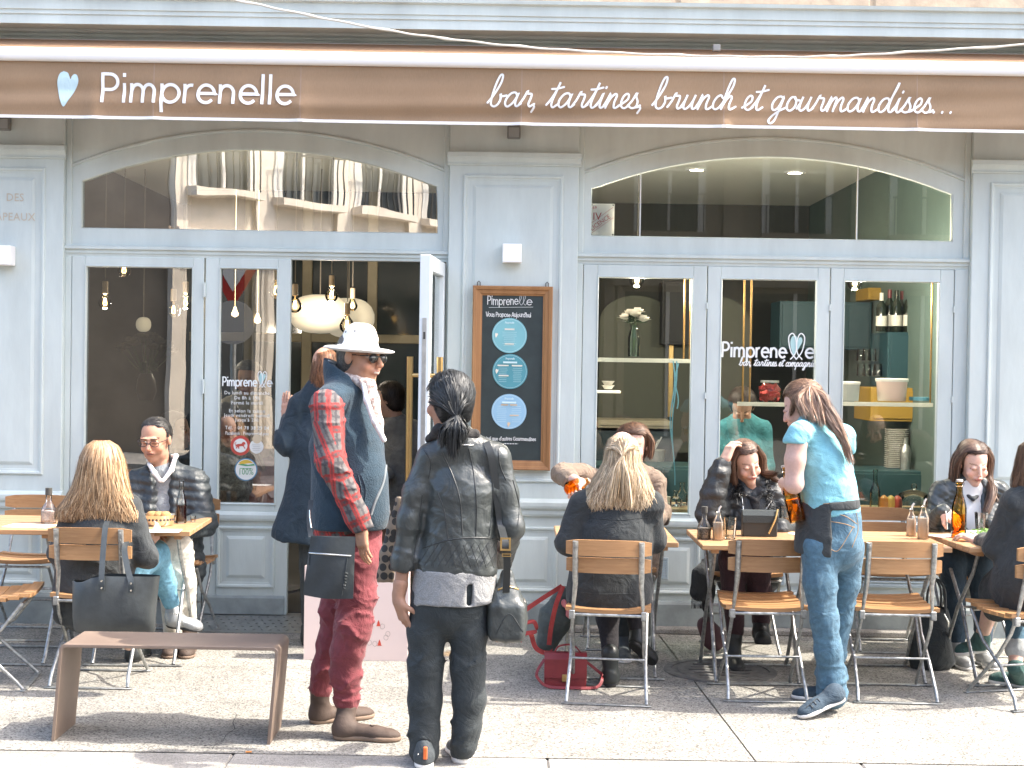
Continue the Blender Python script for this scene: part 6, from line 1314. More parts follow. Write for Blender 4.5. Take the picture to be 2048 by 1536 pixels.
# satchel at his hip
def slab_bag(nm, lab, corners, Y0, thick, m, sag=.012, parent=None, cat='bag', pw=.7):
    """soft rectangular bag from its four photographed corners (tl, tr, br, bl)"""
    c = [at(*q, Y0) for q in corners]; base = (c[2]+c[3])/2; t = thing(nm, lab, cat, base); q = MB(); n = 12
    for face in (-1, 1):
        vs_ = []
        for j in range(n+1):
            for i in range(n+1):
                u, v = i/n, j/n; p = (c[0].lerp(c[1], u)).lerp(c[3].lerp(c[2], u), v); b = (max(0, math.sin(math.pi*u))**pw*(.25+.75*math.sin(math.pi*min(1, .12+v*.80))**.8)); vs_.append(p + Vector((0, face*thick*.5*max(.12, b) + .004*math.sin(9*u+7*v), -.006*math.sin(math.pi*u)*v)))
        q.add(vs_, [(j*(n+1)+i, j*(n+1)+i+1, (j+1)*(n+1)+i+1, (j+1)*(n+1)+i) for j in range(n) for i in range(n)])
    N1 = (n+1)**2; E = [i for i in range(n+1)] + [(j)*(n+1)+n for j in range(1, n+1)] + [n*(n+1)+i for i in range(n-1, -1, -1)] + [j*(n+1) for j in range(n-1, 0, -1)]
    q.f += [(E[k], E[(k+1) % len(E)], N1+E[(k+1) % len(E)], N1+E[k]) for k in range(len(E))]; o = q.build('bag_body', m, t, 60); return t, o
M_NYL = mat('black_nylon', (.035, .043, .047), .5, var=.2, vs=20, bump=.1, bs=60); M_CHROME = mat('bright_metal', (.68, .66, .60), .25, 1.)
st, so = slab_bag('satchel', 'flat dark messenger satchel at the hip of the hatted man', [(622, 1072), (711, 1074), (706, 1197), (606, 1190)], -2.80, .055, M_NYL); S = surf(so)
draw_on(S, [(618, 1106), (702, 1112)], .0035, 'zip', M_CHROME, st, .001, smooth=False); draw_on(S, [(618, 1106), (617, 1130)], .004, 'zip_pull', M_NYL, st, .003, smooth=False); draw_on(S, [(695, 1115), (683, 1192)], .0022, 'side_seam', M_NYL, st, .001, smooth=False)
for i in range(6): draw_on(S, [(691-i*1.2, 1146+i*6), (696-i*1.2, 1147+i*6)], .0022, 'embossed_mark', M_NYL, st, .002, smooth=False)
ribbon([at(622, 1074, -2.80), at(618, 1040, -2.76), at(622, 1000, -2.70)], .010, 'strap', M_NYL, st, .0015, (1, .2, 0)); q = MB(); q.tube([at(620, 1020, -2.77), at(620, 1034, -2.78), at(623, 1056, -2.80)], .004, 6); q.build('strap_clip', M_CHROME, st, 60)
# ================================================================== woman in the leather jacket
Bp = Person('woman with black ponytail in black leather jacket seen from behind', gr(885, 1530), (.42, .23, .15)); Y0 = -3.0
J = J_(sa=(858, 917, Y0), sb=(996, 915, Y0), pel=(905, 1180, Y0), ch=(924, 985, Y0), nk=(918, 885, Y0), ea=(819, 1040, Y0-.02), wa=(797, 1200, Y0-.02), eb=(1024, 1055, Y0-.01), wb=(1005, 1125, Y0+.22),
       ha=(862, 1190, Y0), ka=(852, 1335, Y0), fa=(848, 1490, Y0-.03), hb=(940, 1190, Y0), kb=(937, 1335, Y0), fb=(925, 1480, Y0-.01))
Bp.head(at(897, 806, Y0+.01), (-.62, .78, -.02), (0, 0, 1), 1.0, neck=at(912, 880, Y0), h=.005); Bp.hand(J['wa'], at(806, 1236, Y0-.02)-at(797, 1205, Y0-.02), (.8, .4, -.2), thumb=1, curl=.30, sc=.92, fore=J['ea'].lerp(J['wa'], .8)); Bp.core_body(J).finish()
hb_ = [(.018, .020, .021), (.050, .054, .056)]; hair_cap(Bp, hb_, line=.065, back=-.085, puff=1.05, flow=at(912, 838, Y0-.125), fuzz=2600)
r_ = np.random.RandomState(3); paths = []; tie = at(912, 838, Y0-.125)
for i in range(46):
    u = i/45; px = 858+82*u; py = 800-50*math.sin(math.pi*min(1, max(0, u)))**.6; s0 = at(px, py+6, Y0-.02-.075*math.sin(math.pi*u)); m0 = at(px*.55+912*.45, (py*.5+838*.5)-6, Y0-.122); paths.append(([s0, m0, tie], [.012, .010, .012], 22))
locks(Bp.t, paths, hb_, 4, 'combed_back_hair', .0032)
locks(Bp.t, [([tie, at(905+dx, 858, Y0-.15), at(902+dx*1.2, 888+dy, Y0-.13)], [.022, .034, .026], 130) for dx, dy in ((-14, 0), (0, 14), (10, 4), (18, -6), (4, 26))], hb_, 5, 'ponytail', .0034)
jk = Sdf(); torso(jk, J, .012, wid=.90, dep=.76, low=False); jk.cone(at(922, 1055, Y0), at(915, 1132, Y0), .143, .168, .04, ((0, 1, 0), .72))
jk.chain([(J['sa'], .055), (at(832, 985, Y0-.01), .053), (J['ea'], .051), (at(806, 1120, Y0-.02), .046), (at(798, 1196, Y0-.02), .041)], .03); jk.chain([(J['sb'], .055), (at(1011, 985, Y0), .053), (J['eb'], .050), (J['wb'], .042)], .03); jk.cone(J['nk'], at(912, 872, Y0), .066, .062, .03)
jk.plane(at(910, 1147, Y0), (-.05, 0, -1), .004); jk.plane(at(797, 1206, Y0), (-.1, 0, -1), .004); w1, w2 = wrinkle(.0040, 34, 31), wrinkle(.0028, 80, 33, (.4, 0, 1)); jk.warp = lambda P: w1(P) + w2(P)*.5
jo = Bp.wear('leather_jacket', jk, M_LEATH, .0085, label='black leather jacket with seamed back and quilted hem'); S = surf(jo)
for pts in ([(938, 897), (948, 950), (953, 1010), (952, 1072)], [(884, 905), (905, 950), (920, 1000), (925, 1070)], [(875, 985), (888, 1020), (896, 1080)], [(975, 905), (986, 960), (984, 1020), (978, 1072)], [(846, 1096), (890, 1082), (930, 1076), (970, 1076), (1006, 1082)], [(848, 900), (862, 925), (857, 958)], [(997, 898), (1000, 930), (1012, 960)], [(845, 990), (833, 1080), (822, 1160)], [(1026, 960), (1038, 1010), (1036, 1050)]): draw_on(S, pts, .0026, 'seam', M_LEATHS, jo, .0005)
for i in range(11): draw_on(S, [(852+i*15, 1090), (842+i*15+26, 1136)], .0014, 'quilt_line', M_LEATHS, jo, .0, 5, False); draw_on(S, [(864+i*14, 1086), (864+i*14-30, 1132)], .0014, 'quilt_line', M_LEATHS, jo, .0, 5, False)
draw_on(S, [(924, 890), (948, 890)], .003, 'collar_tab', M_CHROME, jo, .002, smooth=False); draw_on(S, [(811, 1168), (808, 1186)], .0035, 'cuff_zip', M_CHROME, jo, .001, smooth=False); draw_on(S, [(781, 1166), (812, 1164)], .002, 'cuff_seam', M_LEATHS, jo, .0005, smooth=False)
sf = Sdf(); sf.chain([(at(858, 878, Y0+.02), .022), (at(878, 862, Y0-.04), .028), (at(915, 868, Y0-.06), .03), (at(950, 868, Y0-.03), .024)], .02); sf.warp = wrinkle(.004, 70, 9); Bp.wear('neck_scarf', sf, cloth('dark_scarf', (.035, .032, .03), .95, var=.4, vs=40), .006)
gs = Sdf(); gs.cone(at(912, 1120, Y0), at(908, 1205, Y0), .166, .180, .03, ((0, 1, 0), .72)); gs.plane(at(900, 1206, Y0), (.04, 0, -1), .003); gs.plane(at(915, 1135, Y0), (0, 0, 1), .003); gs.box(at(938, 1192, Y0-.12), (.012, .09, .045), None, .004, .004, True); gs.warp = wrinkle(.004, 24, 40, (1, 0, 0)); Bp.wear('grey_top', gs, M_GREYJ, .008)
tr = Sdf(); tr.cone(at(902, 1165, Y0), at(900, 1205, Y0), .156, .152, .03, ((0, 1, 0), .75)); tr.chain([(at(862, 1200, Y0), .084), (at(854, 1262, Y0), .079), (at(851, 1330, Y0), .073), (at(850, 1400, Y0), .071), (at(849, 1460, Y0-.01), .064), (at(848, 1502, Y0-.02), .062)], .025); tr.chain([(at(938, 1200, Y0), .084), (at(938, 1262, Y0), .078), (at(935, 1330, Y0), .072), (at(938, 1400, Y0), .070), (at(934, 1450, Y0), .063), (at(928, 1488, Y0), .060)], .025)
w1, w2 = wrinkle(.0045, 58, 51, (.2, 0, 1)), wrinkle(.004, 22, 52); zk = at(850, 1320, Y0).z; tr.warp = lambda P: .45*w2(P) + .9*w1(P)*(.25 + 1.1*np.exp(-((P[:, 2]-zk)/.05)**2) + 1.2*np.exp(-((P[:, 2]-.12)/.10)**2)).astype(np.float32); Bp.wear('trousers', tr, M_BLACKT, .0085)
M_SNK = cloth('charcoal_sneaker', (.045, .055, .06), .8)
for hl, to in ((gr(850, 1541), gr(832, 1478)), (gr(925, 1530), gr(900, 1475))):
    so = Bp.shoe(hl, hl + (to-hl).normalized()*.27, M_SNK, M_WSOLE, name='sneaker', w=.044, ank=hl+Vector((0, .04, .08)), soleh=.030); p = hl + Vector((0, -.004, .075)); q = MB(); q.box(p.x-.008, p.x+.008, p.y-.004, p.y+.012, p.z-.03, p.z+.02, .003); q.build('orange_heel_tab', mat('orange_tab', (.62, .13, .03), .6), so)
    sgn = 1 if hl.x > -.25 else -1; i2 = MB(); b0 = hl + Vector((sgn*.040, .06, .035)); i2.tube([b0+Vector((sgn*.004, .07, .012)), b0+Vector((sgn*.006, .02, -.004)), b0+Vector((sgn*.000, -.02, .004)), b0+Vector((-sgn*.012, -.050, .028))], [.003, .008, .006, .002], 6); i2.build('side_swoosh', M_WSOLE, so, 60)
# her shoulder bag
HB = thing('shoulder_bag', 'black leather slouch bag hanging from the shoulder of the ponytailed woman', 'bag', at(1012, 1284, -3.02)); hb2 = Sdf(); hb2.chain([(at(1014, 1150, -3.02), .030), (at(1013, 1200, -3.02), .062), (at(1012, 1246, -3.02), .076)], .03, ((0, 1, 0), .8)).box(at(1013, 1240, -3.02), (.078, .07, .085), None, .03, .03); hb2.warp = wrinkle(.005, 24, 61)
V, F = hb2.mesh(.009); ho = np_mesh('bag_body', V, F, M_LEATH, HB); S = surf(ho); draw_on(S, [(996, 1180), (1016, 1173), (1040, 1180)], .004, 'zip', M_BRASS, HB, .001); draw_on(S, [(992, 1268), (1018, 1228), (1046, 1264)], .002, 'seam', M_LEATHS, HB, .0005); draw_on(S, [(1048, 1190), (1049, 1206)], .004, 'zip_pull', M_CHROME, HB, .003, smooth=False)
Sj = surf(jo); pts = [Sj(x, y, .006) for x, y in ((972, 884), (982, 910), (990, 960), (996, 1010), (1002, 1050))]; pts = [p for p in pts if p] + [at(1010, 1085, -3.14), at(1014, 1120, -3.13), at(1013, 1160, -3.09), at(1012, 1185, -3.07)]
ribbon(pts, .0145, 'strap', M_LEATHS, HB, .002, (1, .1, .1)); q = MB(); c = at(1011, 1088, -3.148); ring(q, c.x-.021, c.x+.021, c.z-.026, c.z+.026, [(0, c.y), (0, c.y-.006), (.007, c.y-.006), (.007, c.y)]); q.build('buckle', M_BRASS, HB); q = MB(); c = at(1013, 1110, -3.142); ring(q, c.x-.018, c.x+.018, c.z-.006, c.z+.006, [(0, c.y), (0, c.y-.006), (.003, c.y-.006), (.003, c.y)]); q.build('keeper', M_BRASS, HB)
# spotted scarf end hanging in front of her
m_dot = bpy.data.materials.new('spotted_scarf'); m_dot.use_nodes = True; N = m_dot.node_tree.nodes; L = m_dot.node_tree.links; tc = N.new('ShaderNodeTexCoord'); vo = N.new('ShaderNodeTexVoronoi'); vo.inputs['Scale'].default_value = 26; vo.inputs['Randomness'].default_value = .35; L.new(tc.outputs['Object'], vo.inputs[0]); cr = N.new('ShaderNodeValToRGB'); cr.color_ramp.interpolation = 'CONSTANT'; cr.color_ramp.elements[0].color = (.02, .02, .02, 1); cr.color_ramp.elements[1].position = .42; cr.color_ramp.elements[1].color = (.22, .17, .12, 1); L.new(vo.outputs['Distance'], cr.inputs[0]); L.new(cr.outputs[0], N['Principled BSDF'].inputs['Base Color'])
fs = Sdf(); fs.chain([(at(799, 1000, -2.86), .020), (at(790, 1060, -2.86), .034), (at(778, 1110, -2.86), .040), (at(771, 1155, -2.86), .040)], .02, ((0, 1, 0), .4)); fs.plane(at(771, 1166, -2.86), (0, 0, -1), .003); fs.warp = wrinkle(.004, 40, 66, (1, 0, 0)); Bp.wear('spotted_scarf_end', fs, m_dot, .007)
# ================================================================== waitress
I = Person('waitress in turquoise tee, dark apron and blue jeans holding an orange bottle', gr(1645, 1415), (.62, .40, .33)); Y0 = -1.97
J = J_(sb=(1690, 872, Y0+.12), sa=(1597, 868, Y0-.10), pel=(1665, 1070, Y0), ch=(1654, 930, Y0+.02), nk=(1628, 846, Y0+.10), ea=(1588, 968, Y0-.10), wa=(1568, 966, Y0+.10), eb=(1690, 960, Y0+.22), wb=(1650, 985, Y0+.36),
       ha=(1640, 1085, Y0-.05), ka=(1646, 1240, Y0-.06), fa=(1664, 1400, Y0-.05), hb=(1692, 1085, Y0+.06), kb=(1680, 1245, Y0+.14), fb=(1650, 1380, Y0+.16))
I.head(at(1605, 815, Y0+.13), (-.80, .50, -.42), (-.1, .2, 1), 1.0, eyes='closed', neck=J['nk'], h=.0042); fa = Sdf(); fa.chain([(J['sa'], .050), (at(1590, 920, Y0-.10), .046), (J['ea'], .042), (J['wa'], .030)], .025); I.flesh(fa, .007); I.hand(at(1570, 972, Y0+.06), (.1, .9, -.2), (.8, 0, .1), thumb=-1, curl=.75, sc=.9); I.core_body(J).finish()
hc_ = [(.17, .095, .06), (.36, .22, .15), (.50, .35, .26)]; hair_cap(I, hc_[:2], line=.07, back=-.09, puff=1.04, flow=at(1620, 775, Y0+.06), fuzz=2200)
tie = at(1620, 775, Y0+.06); paths = []
for i in range(26): u = i/25; paths.append(([at(1580+20*u, 832-50*u, Y0+.10-.05*u), at(1592+18*u, 795-22*u, Y0+.04), tie], [.012, .014, .014], 20))
for dx, dy, n in ((-24, -8, 60), (-8, 4, 70), (10, 10, 70), (28, 20, 60)): paths.append(([tie, at(1622+dx, 800, Y0-.02), at(1634+dx, 838+dy, Y0-.05)], [.016, .030, .030], int(n*2.2)))
for dx, dy, n in ((0, 0, 60), (8, 14, 60), (14, 40, 40), (-8, -18, 50)): paths.append(([tie, at(1640, 795, Y0+.0), at(1668+dx*.5, 848, Y0-.06), at(1690+dx, 888+dy, Y0-.10)], [.014, .028, .032, .022], int(n*2.2)))
locks(I.t, paths, hc_, 8, 'ponytail', .0032)
te = Sdf(); torso(te, J, .010, wid=.84, dep=.78); te.cone(at(1658, 985, Y0), at(1664, 1030, Y0), .132, .140, .05, ((.4, .9, 0), .85)); te.chain([(J['sa'], .055), (at(1589, 884, Y0-.11), .052)], .02); te.chain([(J['sb'], .056), (at(1694, 895, Y0+.13), .050)], .02); te.plane(at(1590, 888, Y0-.1), (-.15, -.35, -1), .003) if False else None
te.box(at(1560, 985, Y0-.1), (.115, .3, .235), None, .02, .006, True); te.plane(at(1665, 1030, Y0), (.12, 0, -1), .004); w1, w2 = wrinkle(.0038, 26, 71, (.3, .2, 1)), wrinkle(.003, 50, 72, (.8, 0, .6)); te.warp = lambda P: w1(P) + w2(P); sl = Sdf(); sl.chain([(J['sa'], .056), (at(1590, 882, Y0-.105), .056)], .02); sl.plane(at(1590, 889, Y0-.1), (-.1, -.1, -1), .004); sl.warp = wrinkle(.003, 40, 9)
I.wear('tee_shirt', te, M_TEE, .008, label='turquoise short sleeved tee'); I.wear('tee_sleeve', sl, M_TEE, .007)
ap = Sdf(); ap.cone(at(1658, 1012, Y0), at(1650, 1095, Y0-.02), .150, .150, .03, ((.4, .9, 0), .86)); ap.plane(at(1660, 998, Y0), (-.10, 0, 1), .004); ap.plane(at(1640, 1108, Y0), (-.04, 0, -1), .004); ap.box(at(1725, 1085, Y0-.05), (.165, .34, .155), None, .01, .004, True); ap.warp = wrinkle(.003, 30, 5); ao = I.wear('apron', ap, M_APRON, .008)
S = surf(ao); draw_on(S, [(1627, 1008), (1658, 1007)], .002, 'pocket_seam', M_STITCH, ao, .0, smooth=False)
jn = Sdf(); jn.cone(at(1666, 1035, Y0), at(1664, 1085, Y0), .136, .146, .04, ((.4, .9, 0), .92)); jn.chain([(at(1640, 1095, Y0-.05), .094), (at(1640, 1165, Y0-.06), .080), (at(1647, 1236, Y0-.06), .070), (at(1657, 1304, Y0-.06), .067), (at(1662, 1350, Y0-.05), .070), (at(1664, 1388, Y0-.05), .078)], .03); jn.chain([(at(1692, 1095, Y0+.05), .092), (at(1688, 1165, Y0+.10), .078), (at(1680, 1236, Y0+.14), .066), (at(1668, 1304, Y0+.16), .062), (at(1656, 1372, Y0+.17), .066)], .03)
w1, w2 = wrinkle(.004, 54, 81, (.3, 0, 1)), wrinkle(.004, 22, 82); zk = at(1647, 1236, Y0).z; jn.warp = lambda P: .8*w2(P) + 1.4*w1(P)*(.30 + np.exp(-((P[:, 2]-zk)/.07)**2) + 1.3*np.exp(-((P[:, 2]-.16)/.08)**2)).astype(np.float32); jo = I.wear('jeans', jn, M_DENIM, .0085); S = surf(jo)
for pts in ([(1660, 1026), (1690, 1032), (1714, 1048)], [(1655, 1042), (1690, 1048), (1710, 1056)], [(1655, 1044), (1656, 1088), (1675, 1102), (1697, 1070), (1708, 1052)], [(1712, 1020), (1716, 1060), (1704, 1095)]): draw_on(S, pts, .0016, 'stitching', M_STITCH, jo, .0005)
h1, t1 = at(1690, 1398, Y0-.12), gr(1598, 1438); so = I.shoe(h1, h1+(t1-h1).normalized()*min(.27, (t1-h1).length), cloth('navy_canvas', (.035, .06, .085), .85), M_WSOLE, name='canvas_shoe', w=.042, ank=at(1664, 1396, Y0-.06), boot=.05, soleh=.022)
h2 = gr(1652, 1402); I.shoe(Vector((h2.x+.10, h2.y, 0)), Vector((h2.x-.16, h2.y+.05, 0)), cloth('navy_canvas', ()), M_WSOLE, name='canvas_shoe', w=.042, ank=at(1655, 1380, Y0+.17), boot=.05, soleh=.022)
S = surf(so)
for dx in (0, 7, 14): draw_on(S, [(1612+dx, 1416-dx*.9), (1620+dx, 1410-dx*.9), (1626+dx, 1416-dx*.9)], .0025, 'lace', M_NYL, so, .001)
# ================================================================== people seated on the terrace
M_COATG = cloth('charcoal_wool', (.040, .045, .047), .95, sheen=.1); M_LJEAN = cloth('light_denim', (.16, .36, .48), .9, var=.2, vs=50); M_SILV = mat('silver_leather', (.32, .33, .33), .38, .2, var=.3, vs=12, bump=.1); M_BLKSOLE = mat('black_sole', (.02, .02, .02), .6); M_BLKB = mat('black_boot', (.022, .026, .026), .45, var=.2, bump=.15, bs=40)
M_PUFF = mat('black_puffer_nylon', (.036, .044, .048), .5, var=.2, vs=12, bump=.15, bs=30, fold=.3, fs=16); M_CREAM = cloth('cream_cotton', (.62, .58, .50), .9); M_BLKDEN = cloth('black_denim', (.030, .035, .037), .92, sheen=.08); M_TAN = cloth('tan_cotton', (.205, .150, .110), .9, fold=.6)
def quilt(axis_z0, pitch, amp, tilt=0.):
    """horizontal padded channels of a down jacket"""
    return lambda P: (-amp*np.abs(np.sin((P[:, 2]-axis_z0 + tilt*P[:, 0])*math.pi/pitch)) + amp*.5 + .002*np.sin(P[:, 0]*70+P[:, 2]*40)).astype(np.float32)
def arm(f, J, a, r=(.062, .054, .042), k=.028): f.chain([(J['s'+a], r[0]), (J['e'+a], r[1]), (J['w'+a], r[2])], k)
def legs(f, pts, k=.03): f.chain([(p, r) for p, r in pts], k)
# ---- long blonde hair, charcoal coat, back to the street
D = Person('diner with long blonde hair and charcoal coat at the steel bowl table, back turned', (-2.08, -1.56, 0), (.60, .38, .29)); Y0 = -1.60
J = J_(sa=(152, 1018, Y0), sb=(258, 1016, Y0), pel=(190, 1165, Y0+.02), ch=(205, 1070, Y0), nk=(206, 985, Y0), ea=(118, 1105, Y0), wa=(150, 1085, Y0+.3), eb=(292, 1112, Y0+.02), wb=(290, 1090, Y0+.24), ha=(170, 1178, Y0+.05), ka=(235, 1125, Y0+.45), fa=(258, 1290, Y0+.40), hb=(215, 1178, Y0+.05), kb=(312, 1108, Y0+.42), fb=(345, 1212, Y0+.62))
D.head(at(206, 928, Y0+.02), (.40, .90, -.12), (0, 0, 1), .98, neck=J['nk'], h=.005); D.hand(J['wb'], (.3, .2, .35), (-.8, .5, 0), thumb=1, curl=.5, sc=.9); D.core_body(J).finish()
L_ = [(880, 188, 218, .035), (892, 172, 236, .075), (915, 162, 246, .105), (945, 156, 251, .110), (975, 147, 256, .100), (1000, 133, 263, .090), (1022, 117, 270, .078), (1044, 112, 272, .060)]; hl_ = []
for py, x0, x1, d in L_: s_ = 2900/(Y0-CAM_Y); hl_.append((at((x0+x1)/2, py, Y0-.03), (x1-x0)/2/s_, d))
hair_levels(D.t, hl_, [(.24, .13, .06), (.50, .31, .16), (.68, .48, .29), (.56, .36, .20)], 2000, .0030, .009, seed=3, name='long_blonde_hair', fly=30, th=(math.pi*.80, math.pi*2.25))
co = Sdf(); torso(co, J, .024, wid=1.02, dep=.74); arm(co, J, 'a', (.066, .060, .048)); arm(co, J, 'b', (.066, .060, .050)); co.cone(at(190, 1120, Y0), at(180, 1190, Y0+.0), .180, .195, .05, ((0, 1, 0), .66)); co.cone(at(132, 1150, Y0-.06), at(124, 1235, Y0-.06), .055, .035, .05, ((0, 1, 0), .6)); co.warp = wrinkle(.006, 26, 91); D.wear('wool_coat', co, M_COATG, .009)
jn = Sdf(); jn.chain([(J['hb'], .085), (J['kb'], .070), (at(330, 1165, Y0+.55), .058), (at(342, 1205, Y0+.61), .046)], .03); jn.chain([(J['ha'], .085), (J['ka'], .068), (at(256, 1240, Y0+.42), .05)], .03); jn.warp = wrinkle(.004, 40, 92); D.wear('jeans', jn, M_LJEAN, .009)
b1 = D.shoe(at(334, 1252, Y0+.60), at(406, 1262, Y0+.62), M_SILV, M_BLKSOLE, boot=.09, ank=at(347, 1222, Y0+.62), name='ankle_boot', w=.042, soleh=.015, up=(-.2, -.2, 1)); S = surf(b1); q = MB()
for px, py in [(333+i*.2, 1226+i*4) for i in range(7)] + [(338+i*4, 1227+i*.4) for i in range(6)] + [(364+i*.4, 1228+i*4.4) for i in range(6)]:
    p = S(px, py)
    if p: q.lathe(p, [(.0035, -.001), (.003, .002), (0, .003)], 6, Matrix.Rotation(math.pi/2, 3, 'X'))
q.build('studs', M_CHROME, b1); hq = gr(262, 1326); D.shoe(hq, hq+Vector((.02, .25, 0)), M_BLKB, M_BLKSOLE, boot=.16, ank=hq+Vector((0, .05, .17)), name='ankle_boot')
# tote hung on the chair
def loft(rows, n=22, p_=.75):
    q = MB(); vs_ = []
    for c, rx, ry in rows:
        for k in range(n):
            a = 2*math.pi*k/n; ca, sa_ = math.cos(a), math.sin(a); vs_.append((c[0]+rx*math.copysign(abs(ca)**p_, ca), c[1]+ry*math.copysign(abs(sa_)**p_, sa_), c[2]))
    q.add(vs_, [(j*n+k, j*n+(k+1) % n, (j+1)*n+(k+1) % n, (j+1)*n+k) for j in range(len(rows)-1) for k in range(n)] + [tuple(range(n))[::-1]]); return q
TT = thing('tote_bag', 'large black leather tote hanging from the chair of the long haired diner', 'bag', at(232, 1266, -1.92)); rows = []
for py, x0, x1, d in ((1264, 152, 308, .035), (1258, 147, 312, .055), (1230, 146, 312, .070), (1195, 145, 315, .066), (1165, 144, 319, .055), (1150, 146, 321, .045)): s_ = 2900/(-1.92-CAM_Y); rows.append((at((x0+x1)/2, py, -1.92), (x1-x0)/2/s_, d))
q = loft(rows); q.v = [(x, y+.006*math.sin(x*38+z*22), z-(.035*math.exp(-((x-at(160, 1150, -1.92).x)/.06)**2)+.02*math.exp(-((x-at(205, 1150, -1.92).x)/.05)**2)*0) if z > rows[-1][0].z-.004 else z) for x, y, z in q.v]; tb = q.build('tote_body', mat('tote_leather', (.050, .057, .058), .42, var=.3, vs=10, bump=.15, bs=30, spec=.6), TT, 60)
for (x0, y0_), (x1, y1_) in (((208, 1046), (203, 1180)), ((247, 1085), (262, 1185))): ribbon([at(x0+6, y0_-3, -1.80), at(x0+2, y0_+14, -1.86), at((x0+x1)/2, (y0_+y1_)/2, -1.93), at(x1, y1_-22, -1.985), at(x1, y1_, -1.992)], .0135, 'strap', M_NYL, TT, .0022, (1, 0, 0)); q = MB(); [q.lathe(at(x1, y1_-18+k*14, -1.998), [(.006, 0), (.005, .003), (0, .004)], 10, Matrix.Rotation(math.pi/2, 3, 'X')) for k in (0, 1)]; q.build('rivets', M_CHROME, TT)
# ---- man with glasses facing the street
E_ = Person('man in black glasses and quilted jacket facing the street at the steel bowl table', (at(335, 1120, -.5).x, -.5, 0), (.55, .30, .20)); Y0 = -.52
J = J_(sa=(272, 968, Y0), sb=(392, 966, Y0), pel=(336, 1128, Y0), ch=(334, 1030, Y0), nk=(328, 945, Y0), ea=(262, 1050, Y0-.1), wa=(300, 1066, Y0-.40), eb=(408, 1048, Y0-.08), wb=(355, 1062, Y0-.40), ha=(310, 1135, Y0-.03), ka=(330, 1098, Y0-.45), fa=(345, 1262, Y0-.38), hb=(362, 1135, Y0-.03), kb=(356, 1094, Y0-.44), fb=(375, 1235, Y0-.30))
E_.head(at(311, 880, Y0-.03), (-.14, -.95, -.22), (0, .04, 1), 1.04, eyes='closed', male=True, stubble=.35, neck=at(328, 950, Y0), brow=(.10, .07, .05), h=.0036); E_.hand(J['wa'], (.5, -.5, .05), (0, .2, -1), thumb=-1, curl=.4); E_.core_body(J).finish(); hair_cap(E_, [(.035, .032, .03), (.075, .07, .065)], line=.086, back=-.05, puff=.97, h=.005, slen=.026, fuzz=1800, short=True)
T = E_.T; Rn = np.array(E_.R); q = MB()
for sx in (-1, 1):
    q.tube([T(.034*sx+.025*math.cos(a), .100+.002*math.sin(a), .006+.017*math.sin(a)) for a in np.linspace(0, 2*math.pi, 18)], .0022, 5); q.tube([T(.060*sx, .098, .014), T(.076*sx, .06, .014), T(.080*sx, -.01, .008)], .0022, 5)
q.tube([T(-.010, .104, .008), T(.010, .104, .008)], .002, 5); q.build('spectacles', mat('dark_frames', (.02, .022, .03), .35), E_.t, 60)
jk = Sdf(); torso(jk, J, .034, wid=1.06, dep=.76); arm(jk, J, 'a', (.076, .070, .056)); arm(jk, J, 'b', (.078, .072, .058)); jk.chain([(J['nk']+Vector((0, .02, -.02)), .098), (J['nk']+Vector((0, .02, .03)), .086)], .02); jk.cone(J['pel'], J['pel']+Vector((.10, -.02, -.02)), .17, .12, .04, ((0, 1, 0), .7)); jk.cone(at(322, 940, Y0-.10), at(322, 1000, Y0-.145), .058, .062, .012, cut=True).cone(at(322, 1000, Y0-.15), at(320, 1080, Y0-.18), .062, .075, .012, cut=True); jk.cone(J['nk']+Vector((-.02, -.05, .04)), J['nk']+Vector((-.02, -.05, .10)), .062, .07, .01, cut=True)
qf = quilt(0, .050, .009, .12); jk.warp = lambda P: qf(P); E_.wear('quilted_jacket', jk, M_PUFF, .008); st = Sdf(); torso(st, J, .006, wid=.96, dep=.74, low=True); st.warp = wrinkle(.004, 30, 95); E_.wear('grey_polo', st, cloth('grey_polo', (.24, .26, .27), .9), .01)
cl = Sdf(); cl.chain([(at(298, 928, Y0-.06), .012), (at(309, 946, Y0-.12), .014), (at(321, 962, Y0-.14), .010)], .01).chain([(at(350, 916, Y0-.04), .012), (at(343, 940, Y0-.11), .015), (at(326, 962, Y0-.14), .010)], .01).chain([(at(298, 920, Y0-.03), .016), (at(330, 918, Y0+.07), .018), (at(352, 912, Y0-.03), .016)], .01); E_.wear('white_collar', cl, mat('white_cotton', (.72, .71, .68), .9), .005)
tr = Sdf(); tr.chain([(J['ha'], .088), (J['ka'], .074), (at(340, 1180, Y0-.40), .062), (J['fa'], .055)], .03); tr.chain([(J['hb'], .088), (J['kb'], .076), (at(370, 1165, Y0-.38), .062), (J['fb'], .052)], .03); tr.warp = wrinkle(.005, 34, 96); E_.wear('cream_trousers', tr, M_CREAM, .009)
for x in (345, 378): g = at(x, 1270, Y0-.33); g.z = 0; E_.shoe(Vector((g.x, g.y+.05, 0)), Vector((g.x+.03, g.y-.22, 0)), M_BRSHOE, M_BRSOLE, name='shoe', boot=.1, ank=Vector((g.x, g.y+.0, .1)))
